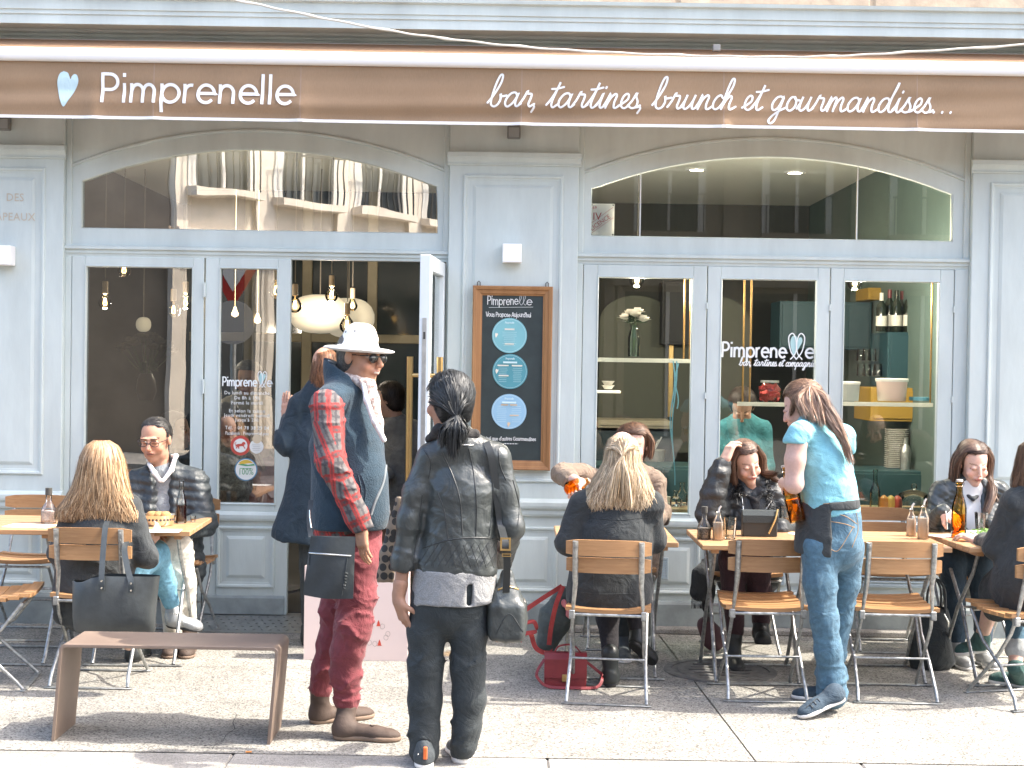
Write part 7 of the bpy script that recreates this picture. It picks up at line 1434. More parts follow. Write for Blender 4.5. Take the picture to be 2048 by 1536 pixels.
# ---- navy coat entering the door
C = Person('woman in long navy coat with auburn hair going in through the door', (at(630, 1200, -.62).x, -.62, 0), (.55, .31, .22)); Y0 = -.62
J = J_(sa=(597, 812, Y0), sb=(690, 808, Y0), pel=(640, 1010, Y0), ch=(642, 890, Y0), nk=(645, 780, Y0), ea=(572, 886, Y0-.02), wa=(576, 838, Y0+.16), eb=(705, 900, Y0), wb=(700, 980, Y0+.1), ha=(622, 1030, Y0), ka=(620, 1130, Y0), fa=(618, 1240, Y0), hb=(658, 1030, Y0), kb=(660, 1130, Y0), fb=(660, 1240, Y0))
C.head(at(652, 735, Y0+.02), (.25, .96, 0), (0, 0, 1), .98, neck=J['nk'], h=.006); C.hand(J['wa'], (-.1, .05, 1), (.5, .8, 0), thumb=1, curl=.15, sc=.95); C.core_body(J).finish(); s_ = 2900/(Y0-CAM_Y)
hair_levels(C.t, [(at((a+b)/2, py, Y0), (b-a)/2/s_, d) for py, a, b, d in ((698, 640, 664, .03), (708, 630, 674, .08), (730, 624, 680, .10), (755, 621, 684, .10), (782, 624, 682, .08))], [(.13, .055, .025), (.26, .11, .05), (.30, .16, .09)], 900, .0032, .006, seed=9, name='auburn_hair')
co = Sdf(); torso(co, J, .030, wid=1.0, dep=.74); arm(co, J, 'a', (.068, .064, .05)); arm(co, J, 'b', (.066, .06, .05)); co.cone(at(632, 985, Y0), at(606, 1070, Y0), .165, .190, .05, ((0, 1, 0), .7)); co.plane(at(600, 1084, Y0), (-.1, 0, -1), .004); co.warp = wrinkle(.007, 20, 97, (1, .2, 0)); C.wear('navy_coat', co, cloth('navy_wool', (.014, .028, .042), .95, sheen=.08), .010)
tr = Sdf(); tr.chain([(J['ha'], .08), (J['ka'], .06), (J['fa'], .045)]); tr.chain([(J['hb'], .08), (J['kb'], .06), (J['fb'], .045)]); C.wear('dark_trousers', tr, M_BLACKT, .012)
for a in 'ab': f = J['f'+a]; C.shoe(Vector((f.x, f.y-.05, .0)), Vector((f.x, f.y+.2, .0)), M_BLKB, M_BLKSOLE, boot=.1, ank=Vector((f.x, f.y, .1)))
# ---- blonde in black denim, back turned
Fp = Person('blonde diner in black denim jacket, back turned, with half tied hair', (.5, -1.74, 0), (.62, .40, .32)); Y0 = -1.70
J = J_(sa=(1163, 1010, Y0), sb=(1298, 1010, Y0), pel=(1220, 1172, Y0), ch=(1230, 1070, Y0), nk=(1238, 975, Y0), ea=(1137, 1085, Y0), wa=(1165, 1072, Y0+.32), eb=(1308, 1080, Y0+.05), wb=(1295, 1068, Y0+.34), ha=(1195, 1190, Y0+.04), ka=(1205, 1150, Y0+.46), fa=(1222, 1318, Y0+.20), hb=(1250, 1190, Y0+.04), kb=(1262, 1150, Y0+.46), fb=(1275, 1262, Y0+.36))
Fp.head(at(1244, 912, Y0+.04), (.05, .98, -.15), (0, 0, 1), 1.0, neck=J['nk'], h=.005); Fp.core_body(J).finish(); s_ = 2900/(Y0-CAM_Y); bl = [(.34, .22, .12), (.62, .46, .28), (.78, .64, .46), (.66, .50, .32)]
hair_levels(Fp.t, [(at((a+b)/2, py, Y0-.01), (b-a)/2/s_, d) for py, a, b, d in ((868, 1234, 1256, .03), (878, 1218, 1272, .08), (900, 1211, 1278, .105), (925, 1208, 1280, .11), (950, 1194, 1293, .11), (980, 1176, 1304, .105), (1005, 1163, 1312, .095), (1024, 1164, 1312, .075))], bl, 2100, .0030, .007, seed=12, name='long_blonde_hair', fly=26, th=(math.pi*.95, math.pi*2.05), ends=.2)
tie = at(1245, 912, Y0-.135); locks(Fp.t, [([at(1212+66*u, 900-24*math.sin(math.pi*u), Y0-.06-.05*math.sin(math.pi*u)), at(1230+30*u, 898-10*math.sin(math.pi*u), Y0-.118), tie], [.008, .010, .008], 14) for u in np.linspace(0, 1, 22)] + [([tie, at(1240+dx*.5, 945, Y0-.145), at(1238+dx, 990+abs(dx), Y0-.135)], [.008, .018, .022], 70) for dx in (-22, -8, 8, 22)], bl, 13, 'tied_back_hair', .0036)
jk = Sdf(); torso(jk, J, .024, wid=1.04, dep=.76); arm(jk, J, 'a', (.070, .066, .050)); arm(jk, J, 'b', (.068, .060, .048)); jk.cone(at(1220, 1140, Y0), at(1217, 1196, Y0), .200, .212, .05, ((0, 1, 0), .66)); jk.plane(at(1218, 1214, Y0), (0, .05, -1), .006); jk.warp = wrinkle(.006, 26, 98); jo = Fp.wear('denim_jacket', jk, M_BLKDEN, .009); S = surf(jo)
for pts in ([(1290, 1040), (1286, 1100), (1284, 1180)], [(1180, 1040), (1186, 1100), (1188, 1180)], [(1130, 1180), (1200, 1188), (1305, 1186)], [(1175, 1035), (1235, 1040), (1295, 1035)]): draw_on(S, pts, .0018, 'seam', M_BLKDEN, jo, .0005)
lg = Sdf(); lg.chain([(J['ha'], .085), (J['ka'], .066), (at(1215, 1235, Y0+.30), .056), (J['fa'], .042)], .03); lg.chain([(J['hb'], .085), (J['kb'], .066), (J['fb'], .045)], .03); Fp.wear('black_tights', lg, cloth('black_knit', (.016, .014, .017), .9), .01)
hq = gr(1222, 1376); Fp.shoe(hq, hq+Vector((0, .25, 0)), M_BLKB, M_BLKSOLE, boot=.17, ank=hq+Vector((-.005, .04, .17)), name='ankle_boot', w=.044, soleh=.03); Fp.shoe(at(1262, 1290, Y0+.30), at(1308, 1332, Y0+.34), M_BLKB, M_BLKSOLE, boot=.12, ank=J['fb'], name='ankle_boot', soleh=.03, up=(.5, .6, .6))
# ---- tan jacket, pouring
G = Person('diner in tan jacket pouring, half hidden behind the blonde in black denim', (at(1250, 1100, -.5).x, -.5, 0), (.60, .38, .30)); Y0 = -.50
J = J_(sa=(1212, 962, Y0), sb=(1308, 962, Y0), pel=(1255, 1125, Y0), ch=(1258, 1030, Y0), nk=(1262, 945, Y0), ea=(1122, 948, Y0-.18), wa=(1160, 966, Y0-.42), eb=(1322, 1030, Y0-.05), wb=(1310, 1040, Y0-.35), ha=(1235, 1130, Y0), ka=(1240, 1105, Y0-.42), fa=(1245, 1265, Y0-.3), hb=(1275, 1130, Y0), kb=(1280, 1105, Y0-.42), fb=(1290, 1265, Y0-.3))
G.head(at(1268, 892, Y0-.02), (-.2, -.95, -.2), (0, 0, 1), 1.0, neck=J['nk'], h=.005); G.hand(J['wa'], (-.25, -.6, -.15), (.3, -.2, -.9), thumb=-1, curl=.8, fore=J['ea'].lerp(J['wa'], .6)); G.core_body(J).finish(); hair_cap(G, [(.09, .045, .025), (.18, .09, .05)], line=.08, back=-.11, puff=1.08)
locks(G.t, [([G.T(.06, .0, .09), G.T(.10, .0, .03), G.T(.095, .02, -.06)], [.02, .025, .02], 300), ([G.T(-.06, .0, .09), G.T(-.10, .0, .03), G.T(-.095, .02, -.06)], [.02, .025, .02], 240), ([G.T(0, -.05, .11), G.T(.08, -.04, .08), G.T(.105, -.03, -.05)], [.02, .025, .02], 240)], [(.10, .05, .028), (.22, .12, .07)], 14, 'brown_hair', .004)
jk = Sdf(); torso(jk, J, .028, wid=1.03, dep=.76); jk.chain([(J['sa'], .060), (at(1165, 946, Y0-.08), .058), (J['ea'], .058), (at(1142, 960, Y0-.30), .058)], .03); arm(jk, J, 'b'); jk.warp = wrinkle(.007, 36, 99); G.wear('tan_jacket', jk, M_TAN, .009)
lg = Sdf(); lg.chain([(J['ha'], .085), (J['ka'], .066), (J['fa'], .045)]); lg.chain([(J['hb'], .085), (J['kb'], .066), (J['fb'], .045)]); G.wear('dark_trousers', lg, M_BLACKT, .012)
for a in 'ab': f = J['f'+a]; G.shoe(Vector((f.x, f.y+.05, 0)), Vector((f.x, f.y-.21, 0)), M_SNK, M_WSOLE, name='sneaker', boot=.1, ank=Vector((f.x, f.y, .1)))
# ---- hand in her hair
H = Person('diner in black padded coat with a hand in her brown hair', (at(1495, 1100, -.6).x, -.6, 0), (.64, .40, .30)); Y0 = -.60
J = J_(sa=(1452, 998, Y0), sb=(1555, 994, Y0), pel=(1497, 1132, Y0), ch=(1505, 1045, Y0), nk=(1505, 970, Y0), ea=(1418, 1028, Y0-.16), wa=(1446, 930, Y0-.16), eb=(1574, 1062, Y0-.04), wb=(1560, 1056, Y0-.34), ha=(1475, 1140, Y0), ka=(1465, 1120, Y0-.44), fa=(1470, 1285, Y0-.36), hb=(1520, 1140, Y0), kb=(1512, 1110, Y0-.46), fb=(1522, 1240, Y0-.28))
H.head(at(1492, 926, Y0-.06), (.28, -.90, -.34), (-.16, -.10, 1), 1.0, eyes='closed', neck=at(1506, 972, Y0-.02), h=.0034, lips=(.48, .15, .13)); H.hand(at(1449, 922, Y0-.165), at(1464, 885, Y0-.14)-at(1449, 922, Y0-.165), (.75, .35, .1), thumb=1, curl=.55, sc=.98, fore=at(1446, 934, Y0-.165)); H.core_body(J).finish()
hb3 = [(.055, .030, .020), (.13, .070, .045), (.34, .21, .14)]; hair_cap(H, hb3[:2], line=.080, back=-.10, puff=1.04); scalp_strands(H, hb3, 1100, line=.08, seed=6, wd=.0028, lift=1.05)
T = H.T; locks(H.t, [([T(-.055, .035, .10), T(-.092, .03, .03), T(-.095, .04, -.06), at(1550, 948, Y0-.12)], [.012, .02, .024, .020], 300), ([T(-.06, .0, .10), T(-.10, .0, .02), T(-.105, .02, -.07), at(1556, 962, Y0-.06)], [.014, .022, .026, .018], 300), ([T(.055, .03, .10), T(.090, .02, .03), T(.085, .03, -.08), T(.07, .03, -.14)], [.012, .020, .022, .016], 300), ([T(-.03, -.05, .11), T(-.09, -.06, .02), T(-.10, -.04, -.10)], [.015, .03, .03], 280), ([T(.03, -.05, .11), T(.09, -.06, .02), T(.08, -.04, -.12)], [.015, .03, .03], 280)], hb3, 15, 'long_brown_hair', .0028)
jk = Sdf(); torso(jk, J, .034, wid=1.04, dep=.78); jk.chain([(J['sa'], .074), (at(1430, 1015, Y0-.10), .076), (J['ea'], .074), (at(1428, 985, Y0-.165), .070), (at(1440, 948, Y0-.165), .058), (J['wa'], .048)], .025); arm(jk, J, 'b', (.074, .068, .05)); jk.cone(at(1507, 972, Y0-.12), at(1510, 1040, Y0-.22), .05, .07, .02, cut=True); qf = quilt(.02, .062, .006); wq = wrinkle(.004, 46, 7); jk.warp = lambda P: qf(P) + wq(P); ho = H.wear('padded_coat', jk, mat('black_padded', (.030, .033, .034), .5, var=.2, bump=.2, bs=40, fold=.3, fs=16), .008)
it = Sdf(); torso(it, J, .004, wid=.96, dep=.72); H.wear('lace_top', it, cloth('black_lace', (.016, .016, .018), .8, var=.6, vs=90), .01); lc = Sdf(); lc.chain([(at(1492, 990, Y0-.08), .010), (at(1510, 1000, Y0-.12), .011), (at(1526, 990, Y0-.08), .010)], .01).cone(at(1510, 1004, Y0-.11), at(1512, 1020, Y0-.12), .03, .02, .01, ((0, 1, 0), .5)); H.wear('lace_collar', lc, cloth('black_lace', ()), .006)
r5 = np.random.RandomState(5); fur = []
for i in range(170):
    u = r5.uniform(0, 1); s2 = r5.choice((0, 1)); p0 = (at(1478-4*u, 968+22*u, Y0-.06-.08*u) if s2 else at(1530+14*u, 960+70*u, Y0-.05-.13*u)) + Vector(r5.normal(0, .013, 3)); d = Vector(r5.normal(0, 1, 3)).normalized()*.032; fur.append(([p0, p0+d*.5+Vector((0, -.006, -.004)), p0+d+Vector((0, -.01, -.012))], [.004, .006, .008], 5))
locks(H.t, fur, [(.010, .011, .012), (.035, .037, .04)], 16, 'fur_collar', .003); S = surf(ho); draw_on(S, [(1482, 985), (1486, 1015), (1484, 1045)], .003, 'zip', M_CHROME, ho, .001); draw_on(S, [(1545, 1000), (1532, 1018), (1522, 1040)], .003, 'zip', M_CHROME, ho, .001)
M_PLUM = cloth('plum_twill', (.050, .022, .028), .85); lg = Sdf(); lg.chain([(J['ha'], .085), (J['ka'], .076), (at(1468, 1200, Y0-.42), .062), (at(1470, 1262, Y0-.37), .052)], .03); lg.chain([(J['hb'], .085), (J['kb'], .078), (at(1518, 1180, Y0-.38), .062), (J['fb'], .05)], .03); lg.warp = wrinkle(.004, 36, 101); H.wear('plum_trousers', lg, M_PLUM, .009)
hq = gr(1472, 1338); hq.y -= .0; H.shoe(Vector((hq.x-.005, hq.y+.14, 0)), Vector((hq.x, hq.y-.09, 0)), M_BLKB, M_BLKSOLE, boot=.19, ank=at(1470, 1262, Y0-.37), name='ankle_boot', w=.044, soleh=.03); H.shoe(at(1520, 1282, Y0-.28), at(1528, 1290, Y0-.50), M_BLKB, M_BLKSOLE, boot=.12, ank=J['fb'], name='ankle_boot', soleh=.03)
sw = Sdf(); sw.chain([(at(1432, 1110, Y0-.10), .05), (at(1408, 1150, Y0-.14), .060), (at(1398, 1185, Y0-.14), .052)], .03, ((0, 1, 0), .45)).cone(at(1420, 1140, Y0-.12), at(1415, 1215, Y0-.12), .05, .035, .03, ((0, 1, 0), .4)); sw.warp = wrinkle(.006, 34, 102, (1, 0, 0)); wo = H.wear('black_shawl', sw, M_COATG, .009); fr_ = MB()
for i in range(22): a = at(1384+i*1.9, 1196+(i > 12)*26, Y0-.14-.01*(i % 3)); fr_.tube([a, a+Vector((-.003, 0, -.03)), a+Vector((.004*math.sin(i), 0, -.06))], .0018, 4)
fr_.build('fringe', M_COATG, wo)
# ---- brunette with swing top bottle
Jp = Person('brunette diner in quilted leather jacket and white bib top looking down at her plate', (at(1945, 1100, -.5).x, -.5, 0), (.70, .46, .36)); Y0 = -.50
J = J_(sa=(1880, 985, Y0), sb=(2000, 985, Y0), pel=(1942, 1130, Y0), ch=(1943, 1040, Y0), nk=(1945, 968, Y0), ea=(1868, 1050, Y0-.06), wa=(1886, 1022, Y0-.36), eb=(2015, 1050, Y0-.05), wb=(1985, 1050, Y0-.36), ha=(1918, 1135, Y0), ka=(1905, 1122, Y0-.45), fa=(1915, 1275, Y0-.35), hb=(1965, 1135, Y0), kb=(1960, 1120, Y0-.45), fb=(1968, 1275, Y0-.35))
Jp.head(at(1947, 928, Y0-.05), (.10, -.90, -.34), (0, -.08, 1), 1.02, eyes='closed', neck=at(1946, 972, Y0), h=.0034, lips=(.50, .17, .14)); Jp.hand(J['wa'], (.45, -.3, -.35), (.3, .2, -.7), thumb=-1, curl=.75, sc=.95); Jp.core_body(J).finish(); hj = [(.045, .027, .019), (.11, .062, .042), (.32, .21, .15)]; hair_cap(Jp, hj[:2], line=.082, back=-.10, puff=1.05); scalp_strands(Jp, hj, 1200, part=.02, line=.082, seed=7, wd=.0028, lift=1.06)
T = Jp.T; locks(Jp.t, [([T(.055, .02, .105), T(.094, .01, .03), T(.098, .01, -.08), T(.09, .0, -.20)], [.014, .022, .026, .026], 400), ([T(-.055, .02, .105), T(-.094, .01, .03), T(-.095, .02, -.08), at(1984, 985, Y0-.12), at(1972, 1026, Y0-.18)], [.014, .022, .026, .03, .024], 460), ([T(-.05, -.03, .11), T(-.10, -.03, .02), T(-.105, -.0, -.10), at(1992, 1000, Y0-.08)], [.014, .026, .03, .026], 340), ([T(.05, -.03, .11), T(.10, -.03, .02), T(.10, -.01, -.14)], [.014, .026, .028], 320)], hj, 17, 'long_brown_hair', .0028)
jk = Sdf(); torso(jk, J, .024, wid=1.04, dep=.76); arm(jk, J, 'a', (.066, .060, .046)); arm(jk, J, 'b', (.066, .060, .046)); jk.cone(at(1946, 975, Y0-.10), at(1944, 1070, Y0-.20), .06, .075, .02, cut=True); qf = quilt(.0, .035, .004, .6); wq = wrinkle(.005, 36, 103); jk.warp = lambda P: qf(P)+wq(P); Jp.wear('leather_jacket', jk, M_LEATH, .008)
bt = Sdf(); torso(bt, J, .008, wid=.97, dep=.74); bt.warp = wrinkle(.004, 34, 104); Jp.wear('white_bib_top', bt, mat('white_cotton', ()), .009); bk = Sdf(); bk.chain([(at(1926, 985, Y0-.04), .012), (at(1946, 998, Y0-.10), .012), (at(1966, 985, Y0-.04), .012)], .01); Jp.wear('dark_collar', bk, M_COATG, .006)
lg = Sdf(); lg.chain([(J['ha'], .085), (J['ka'], .076), (J['fa'], .05)], .03); lg.chain([(J['hb'], .085), (J['kb'], .076), (J['fb'], .05)], .03); lg.warp = wrinkle(.004, 34, 105); Jp.wear('dark_jeans', lg, cloth('indigo_denim', (.022, .045, .072), .9), .010)
for a in 'ab': f = J['f'+a]; Jp.shoe(Vector((f.x, f.y+.05, 0)), Vector((f.x, f.y-.2, 0)), M_SILV, M_WSOLE, name='sneaker', boot=.1, ank=Vector((f.x, f.y, .1)))
# ---- dark coat at the picture's end of the row
K = Person('diner in dark wool coat and green canvas shoes at the orange bottle table', (2.62, -1.68, 0), (.64, .42, .33)); Y0 = -1.62
J = J_(sa=(2028, 1008, Y0), sb=(2140, 1010, Y0-.05), pel=(2068, 1180, Y0), ch=(2080, 1075, Y0), nk=(2072, 975, Y0), ea=(1992, 1092, Y0+.08), wa=(1962, 1085, Y0+.32), eb=(2170, 1090, Y0), wb=(2130, 1080, Y0+.3), ha=(2045, 1190, Y0+.02), ka=(1990, 1165, Y0+.36), fa=(1968, 1262, Y0+.40), hb=(2090, 1190, Y0), kb=(2035, 1170, Y0+.34), fb=(2032, 1320, Y0+.12))
K.head(at(2068, 925, Y0+.04), (-.45, .85, -.2), (0, 0, 1), 1.0, neck=J['nk'], h=.006); K.hand(J['wa'], (-.5, .35, .22), (.3, -.1, -.8), thumb=-1, curl=.45, sc=.95, fore=J['ea'].lerp(J['wa'], .8)); lo = Sdf(); lo.cone(at(1985, 1215, Y0+.40), at(1962, 1275, Y0+.42), .04, .035).cone(at(2034, 1290, Y0+.16), at(2030, 1335, Y0+.10), .04, .034); K.flesh(lo, .008); K.core_body(J).finish(); s_ = 2900/(Y0-CAM_Y)
hair_levels(K.t, [(at((a+b)/2, py, Y0+.02), (b-a)/2/s_, d) for py, a, b, d in ((880, 2055, 2085, .03), (892, 2040, 2100, .08), (920, 2034, 2106, .105), (950, 2028, 2110, .105), (975, 2024, 2112, .09), (1010, 2040, 2110, .06))], [(.10, .055, .032), (.20, .11, .065)], 1000, .0032, .008, seed=19, name='brown_hair', th=(math.pi*.8, math.pi*2.2))
co = Sdf(); torso(co, J, .028, wid=1.02, dep=.76); arm(co, J, 'a', (.070, .066, .048)); arm(co, J, 'b'); co.cone(at(2060, 1150, Y0+.03), at(2010, 1190, Y0+.22), .17, .13, .06).cone(at(2000, 1180, Y0+.22), at(1990, 1222, Y0+.24), .085, .05, .04); co.warp = wrinkle(.005, 28, 106); K.wear('wool_coat', co, M_COATG, .010)
lg = Sdf(); lg.chain([(J['hb'], .085), (J['kb'], .072), (at(2034, 1285, Y0+.16), .056)], .03); K.wear('rolled_jeans', lg, M_DENIM, .010); cf = Sdf(); cf.cone(at(2034, 1288, Y0+.16), at(2033, 1298, Y0+.15), .060, .060); K.wear('jeans_cuff', cf, cloth('pale_cuff', (.40, .42, .42), .9), .008)
M_GRN = cloth('green_canvas', (.045, .105, .095), .85)
K.shoe(at(1975, 1302, Y0+.44), at(1910, 1312, Y0+.46), M_GRN, M_WSOLE, name='canvas_shoe', boot=.06, ank=at(1964, 1275, Y0+.42), soleh=.022); hq = gr(2058, 1376); K.shoe(hq, hq+Vector((-.17, .12, 0)), M_GRN, M_WSOLE, name='canvas_shoe', boot=.06, ank=at(2032, 1335, Y0+.10), soleh=.022)
# ================================================================== people inside, seen through the glass
def inside(lab, hpx, hpy, Y, fwd, sh, top, m, hair, long=0, skin=(.5, .3, .22), eyes='open', arms=None):
    p = Person(lab, (at(hpx, 900, Y).x, Y, .06), skin); (x0, x1, ys) = sh; mid = (x0+x1)/2
    J = J_(sa=(x0+12, ys+12, Y), sb=(x1-12, ys+12, Y), pel=(mid, ys+165, Y), ch=(mid, ys+60, Y), nk=(mid*.6+hpx*.4, ys-4, Y), ea=(x0+4, ys+85, Y-.03), wa=(x0+26, ys+100, Y-.2), eb=(x1-4, ys+85, Y-.03), wb=(x1-26, ys+100, Y-.2)); J['ha'] = J['pel']+Vector((-.1, 0, 0)); J['hb'] = J['pel']+Vector((.1, 0, 0))
    for a in 'ab': J['k'+a] = J['h'+a]+Vector((0, .1, -.3)); J['f'+a] = J['h'+a]+Vector((0, .1, -.6)); J['f'+a].z = max(.12, J['f'+a].z)
    p.head(at(hpx, hpy, Y-.02), fwd, (0, 0, 1), 1.0, eyes=eyes, neck=J['nk'], h=.005); p.core_body(J).finish(); f = Sdf(); torso(f, J, .02, dep=.74); arm(f, J, 'a'); arm(f, J, 'b'); f.warp = wrinkle(.005, 30, int(hpx)); p.wear(top, f, m, .012)
    hair_cap(p, hair, line=.08, back=-.09, puff=1.05, h=.007)
    if long: T = p.T; locks(p.t, [([T(s2*.06, -.01, .09), T(s2*.098, -.005, .0), T(s2*.095, .0, -.10), T(s2*.09, .0, -.10-long)], [.015, .026, .03, .024], 110) for s2 in (-1, 1)] + [([T(0, -.06, .11), T(0, -.11, .0), T(0, -.11, -.1-long)], [.03, .06, .05], 320)], hair, 21, 'long_hair', .005)
    return p
inside('waiter in turquoise tee bending over inside behind the casement', 1484, 815, .75, (-.1, -.75, -.65), (1438, 1538, 848), 'tee_shirt', cloth('teal_cotton', (.06, .25, .29), .9), [(.03, .022, .018), (.07, .045, .035)], eyes='closed')
inside('elderly man in beige sweater inside behind the sticker door', 497, 760, 1.0, (-.2, -.9, -.2), (446, 545, 800), 'beige_sweater', cloth('beige_knit', (.36, .33, .26), .95), [(.10, .10, .10), (.2, .2, .19)])
inside('person in speckled grey sweater, back turned, inside behind the sticker door', 456, 846, .42, (.4, .9, 0), (408, 492, 888), 'grey_sweater', cloth('speckled_knit', (.36, .37, .37), .95, var=.5, vs=60), [(.03, .022, .02), (.06, .045, .04)])
inside('girl with long fair hair and pink sweater inside behind the sticker door', 515, 872, .50, (-.75, .4, -.5), (478, 562, 930), 'pink_sweater', cloth('pink_knit', (.46, .24, .22), .95), [(.22, .13, .07), (.42, .28, .17)], .14)
inside('dark haired woman in profile inside behind the man in black glasses', 352, 862, .55, (.9, -.2, 0), (300, 385, 915), 'dark_top', cloth('dark_knit', (.05, .055, .05), .95), [(.035, .022, .016), (.07, .045, .03)], .1, (.55, .36, .28))
inside('dark haired person in grey shirt inside the doorway behind the hatted man', 778, 800, 1.3, (-.9, .2, -.2), (752, 850, 850), 'grey_shirt', cloth('mid_grey', (.16, .16, .155), .9), [(.02, .015, .013), (.05, .035, .03)])
# ------------------------------------------------------------------ things on and under the terrace tables
ZT = .7305
def ont(px, pyb, Y=None):
    p = gr(px, pyb, ZT)
    return p
M_AMBER = glass('amber_glass', (1.0, .74, .30), 1.28); M_AMBERL = glass('amber_liquid', (1.0, .66, .20), 1.1); M_SAUCE = mat('cream_sauce', (.80, .60, .42), .4); M_WATER = glass('clear_tumbler', (.96, .97, .96), 1.6); M_PAPER2 = mat('white_paper', (.80, .79, .75), .9); M_COLA = mat('cola', (.05, .012, .01), .15)
def swing_bottle(base, h, lab, tilt=None, m=M_AMBER, parentless=True, r=.036):
    t = thing('swing_top_bottle', lab, 'bottle', base); R3 = tilt or Matrix.Identity(3)
    def la(nm, prof, mm, n=22): q = MB(); q.lathe(base, prof, n, R3); return q.build(nm, mm, t, 50)
    la('bottle_glass', [(r*.9, .0), (r, .006), (r, h*.50), (r*.86, h*.60), (r*.46, h*.76), (r*.40, h*.92), (r*.46, h*.925), (r*.46, h*.95), (r*.36, h*.955)], m); la('drink', [(0, .006), (r*.9, .008), (r*.92, h*.40), (0, h*.405)], M_AMBERL); la('stopper', [(r*.36, h*.955), (r*.42, h*.96), (r*.42, h*.995), (0, h)], M_CHINA)
    q = MB()
    for s_ in (-1, 1): q.tube([Vector(base)+R3@Vector((s_*r*.50, 0, h*.88)), Vector(base)+R3@Vector((s_*r*.60, 0, h*.93)), Vector(base)+R3@Vector((s_*r*.46, 0, h*.985))], .0022, 5)
    q.tube([Vector(base)+R3@Vector((r*.50*math.cos(a), r*.5*math.sin(a), h*.88)) for a in np.linspace(0, 2*math.pi, 14)], .002, 5); q.build('wire_bail', M_CHROME, t, 60); return t
p = ont(1917, 1075); swing_bottle(p, .315, 'amber swing top bottle standing on the table of the brunette', r=.040)
b0, b1 = at(1596, 1044, -2.03), at(1569, 932, -1.97); ax = (b1-b0).normalized(); swing_bottle(b0, (b1-b0).length*1.02, 'amber swing top bottle held tilted by the waitress', frame(ax.cross(Vector((1, 0, 0))).cross(ax) if False else Vector((0, 1, 0)), ax).copy() if False else Matrix((ax.orthogonal().normalized(), ax.cross(ax.orthogonal().normalized()), ax)).transposed(), r=.040)
g0, g1 = at(1141, 977, -1.02), at(1168, 965, -.80); ax = (g1-g0).normalized(); swing_bottle(g0, .30, 'amber bottle tipped by the diner in the tan jacket', Matrix((ax.orthogonal().normalized(), ax.cross(ax.orthogonal().normalized()), ax)).transposed(), r=.042)
def sauce(px, py, lab, h=.165, r=.026):
    p = ont(px, py); t = thing('sauce_bottle', lab, 'bottle', p); q = MB(); q.lathe(p, [(r*.95, 0), (r, .004), (r, h*.58), (r*.5, h*.74), (r*.46, h*.86), (r*.62, h*.88), (r*.62, h*.92), (r*.2, h*.93)], 18); q.build('bottle_glass', M_WATER, t, 50); q = MB(); q.lathe(p, [(0, .003), (r*.92, .004), (r*.92, h*.56), (0, h*.57)], 18); q.build('sauce', M_SAUCE, t, 50); q = MB(); q.tube([p+Vector((0, 0, h*.9)), p+Vector((.004, 0, h*1.0)), p+Vector((.014, 0, h*1.08))], .005, 8); q.build('spout', M_CHINA, t, 50)
def shaker(px, py, lab, fill, h=.17, r=.036, cap=M_DARK):
    p = ont(px, py); t = thing('seasoning_bottle', lab, 'bottle', p); q = MB(); q.lathe(p, [(r*.94, 0), (r, .006), (r, h*.34), (r*.86, h*.45), (r*.40, h*.60), (r*.38, h*.82)], 20); q.build('bottle_glass', M_WATER, t, 50); q = MB(); q.lathe(p, [(0, .004), (r*.92, .006), (r*.92, h*.34), (0, h*.36)], 18); q.build('seasoning', fill, t, 50); q = MB(); q.lathe(p, [(r*.44, h*.80), (r*.46, h*.82), (r*.46, h*1.0), (0, h*1.005)], 16); q.build('cap', cap, t, 40)
def tumbler(px, py, lab, fill=None, h=.115, r=.036):
    p = ont(px, py); t = thing('ribbed_tumbler', lab, 'glass', p); q = MB(); n = 28; vs_ = []
    prof = [(r*.74, .0), (r*.76, .004), (r, h), (r*.95, h), (r*.72, .010), (0, .010)]; q.lathe(p, prof, n)
    q.v = [(p.x+(x-p.x)*(1+.02*(i % 2)), p.y+(y-p.y)*(1+.02*(i % 2)), z) for i, (x, y, z) in enumerate(q.v)]; q.build('glass', M_WATER, t, 20)
    if fill: q = MB(); q.lathe(p, [(0, .011), (r*.74, .012), (r*.84, h*.45), (0, h*.46)], 18); q.build('drink', fill, t, 50)
shaker(1408, 1078, 'pepper bottle with dark cap on the handbag table', mat('peppercorns', (.30, .24, .19), .7, var=.8, vs=120)); sauce(1436, 1080, 'cream sauce bottle beside the pepper bottle on the handbag table', .165, .028); tumbler(1460, 1078, 'empty ribbed tumbler beside the handbag'); tumbler(1570, 1055, 'ribbed tumbler of orange drink beside the handbag', M_AMBERL, .12, .038)
sauce(1822, 1072, 'slim oil bottle with spout on the table with two sauce bottles', .165, .026); sauce(1846, 1078, 'cream sauce bottle with spout on the table with two sauce bottles', .20, .030); tumbler(1962, 1066, 'ribbed tumbler of water behind the amber bottle', None)
shaker(97, 1046, 'salt bottle with black cap beside the long blonde hair', mat('pink_salt', (.78, .62, .55), .7, var=.3, vs=120), .19, .040)
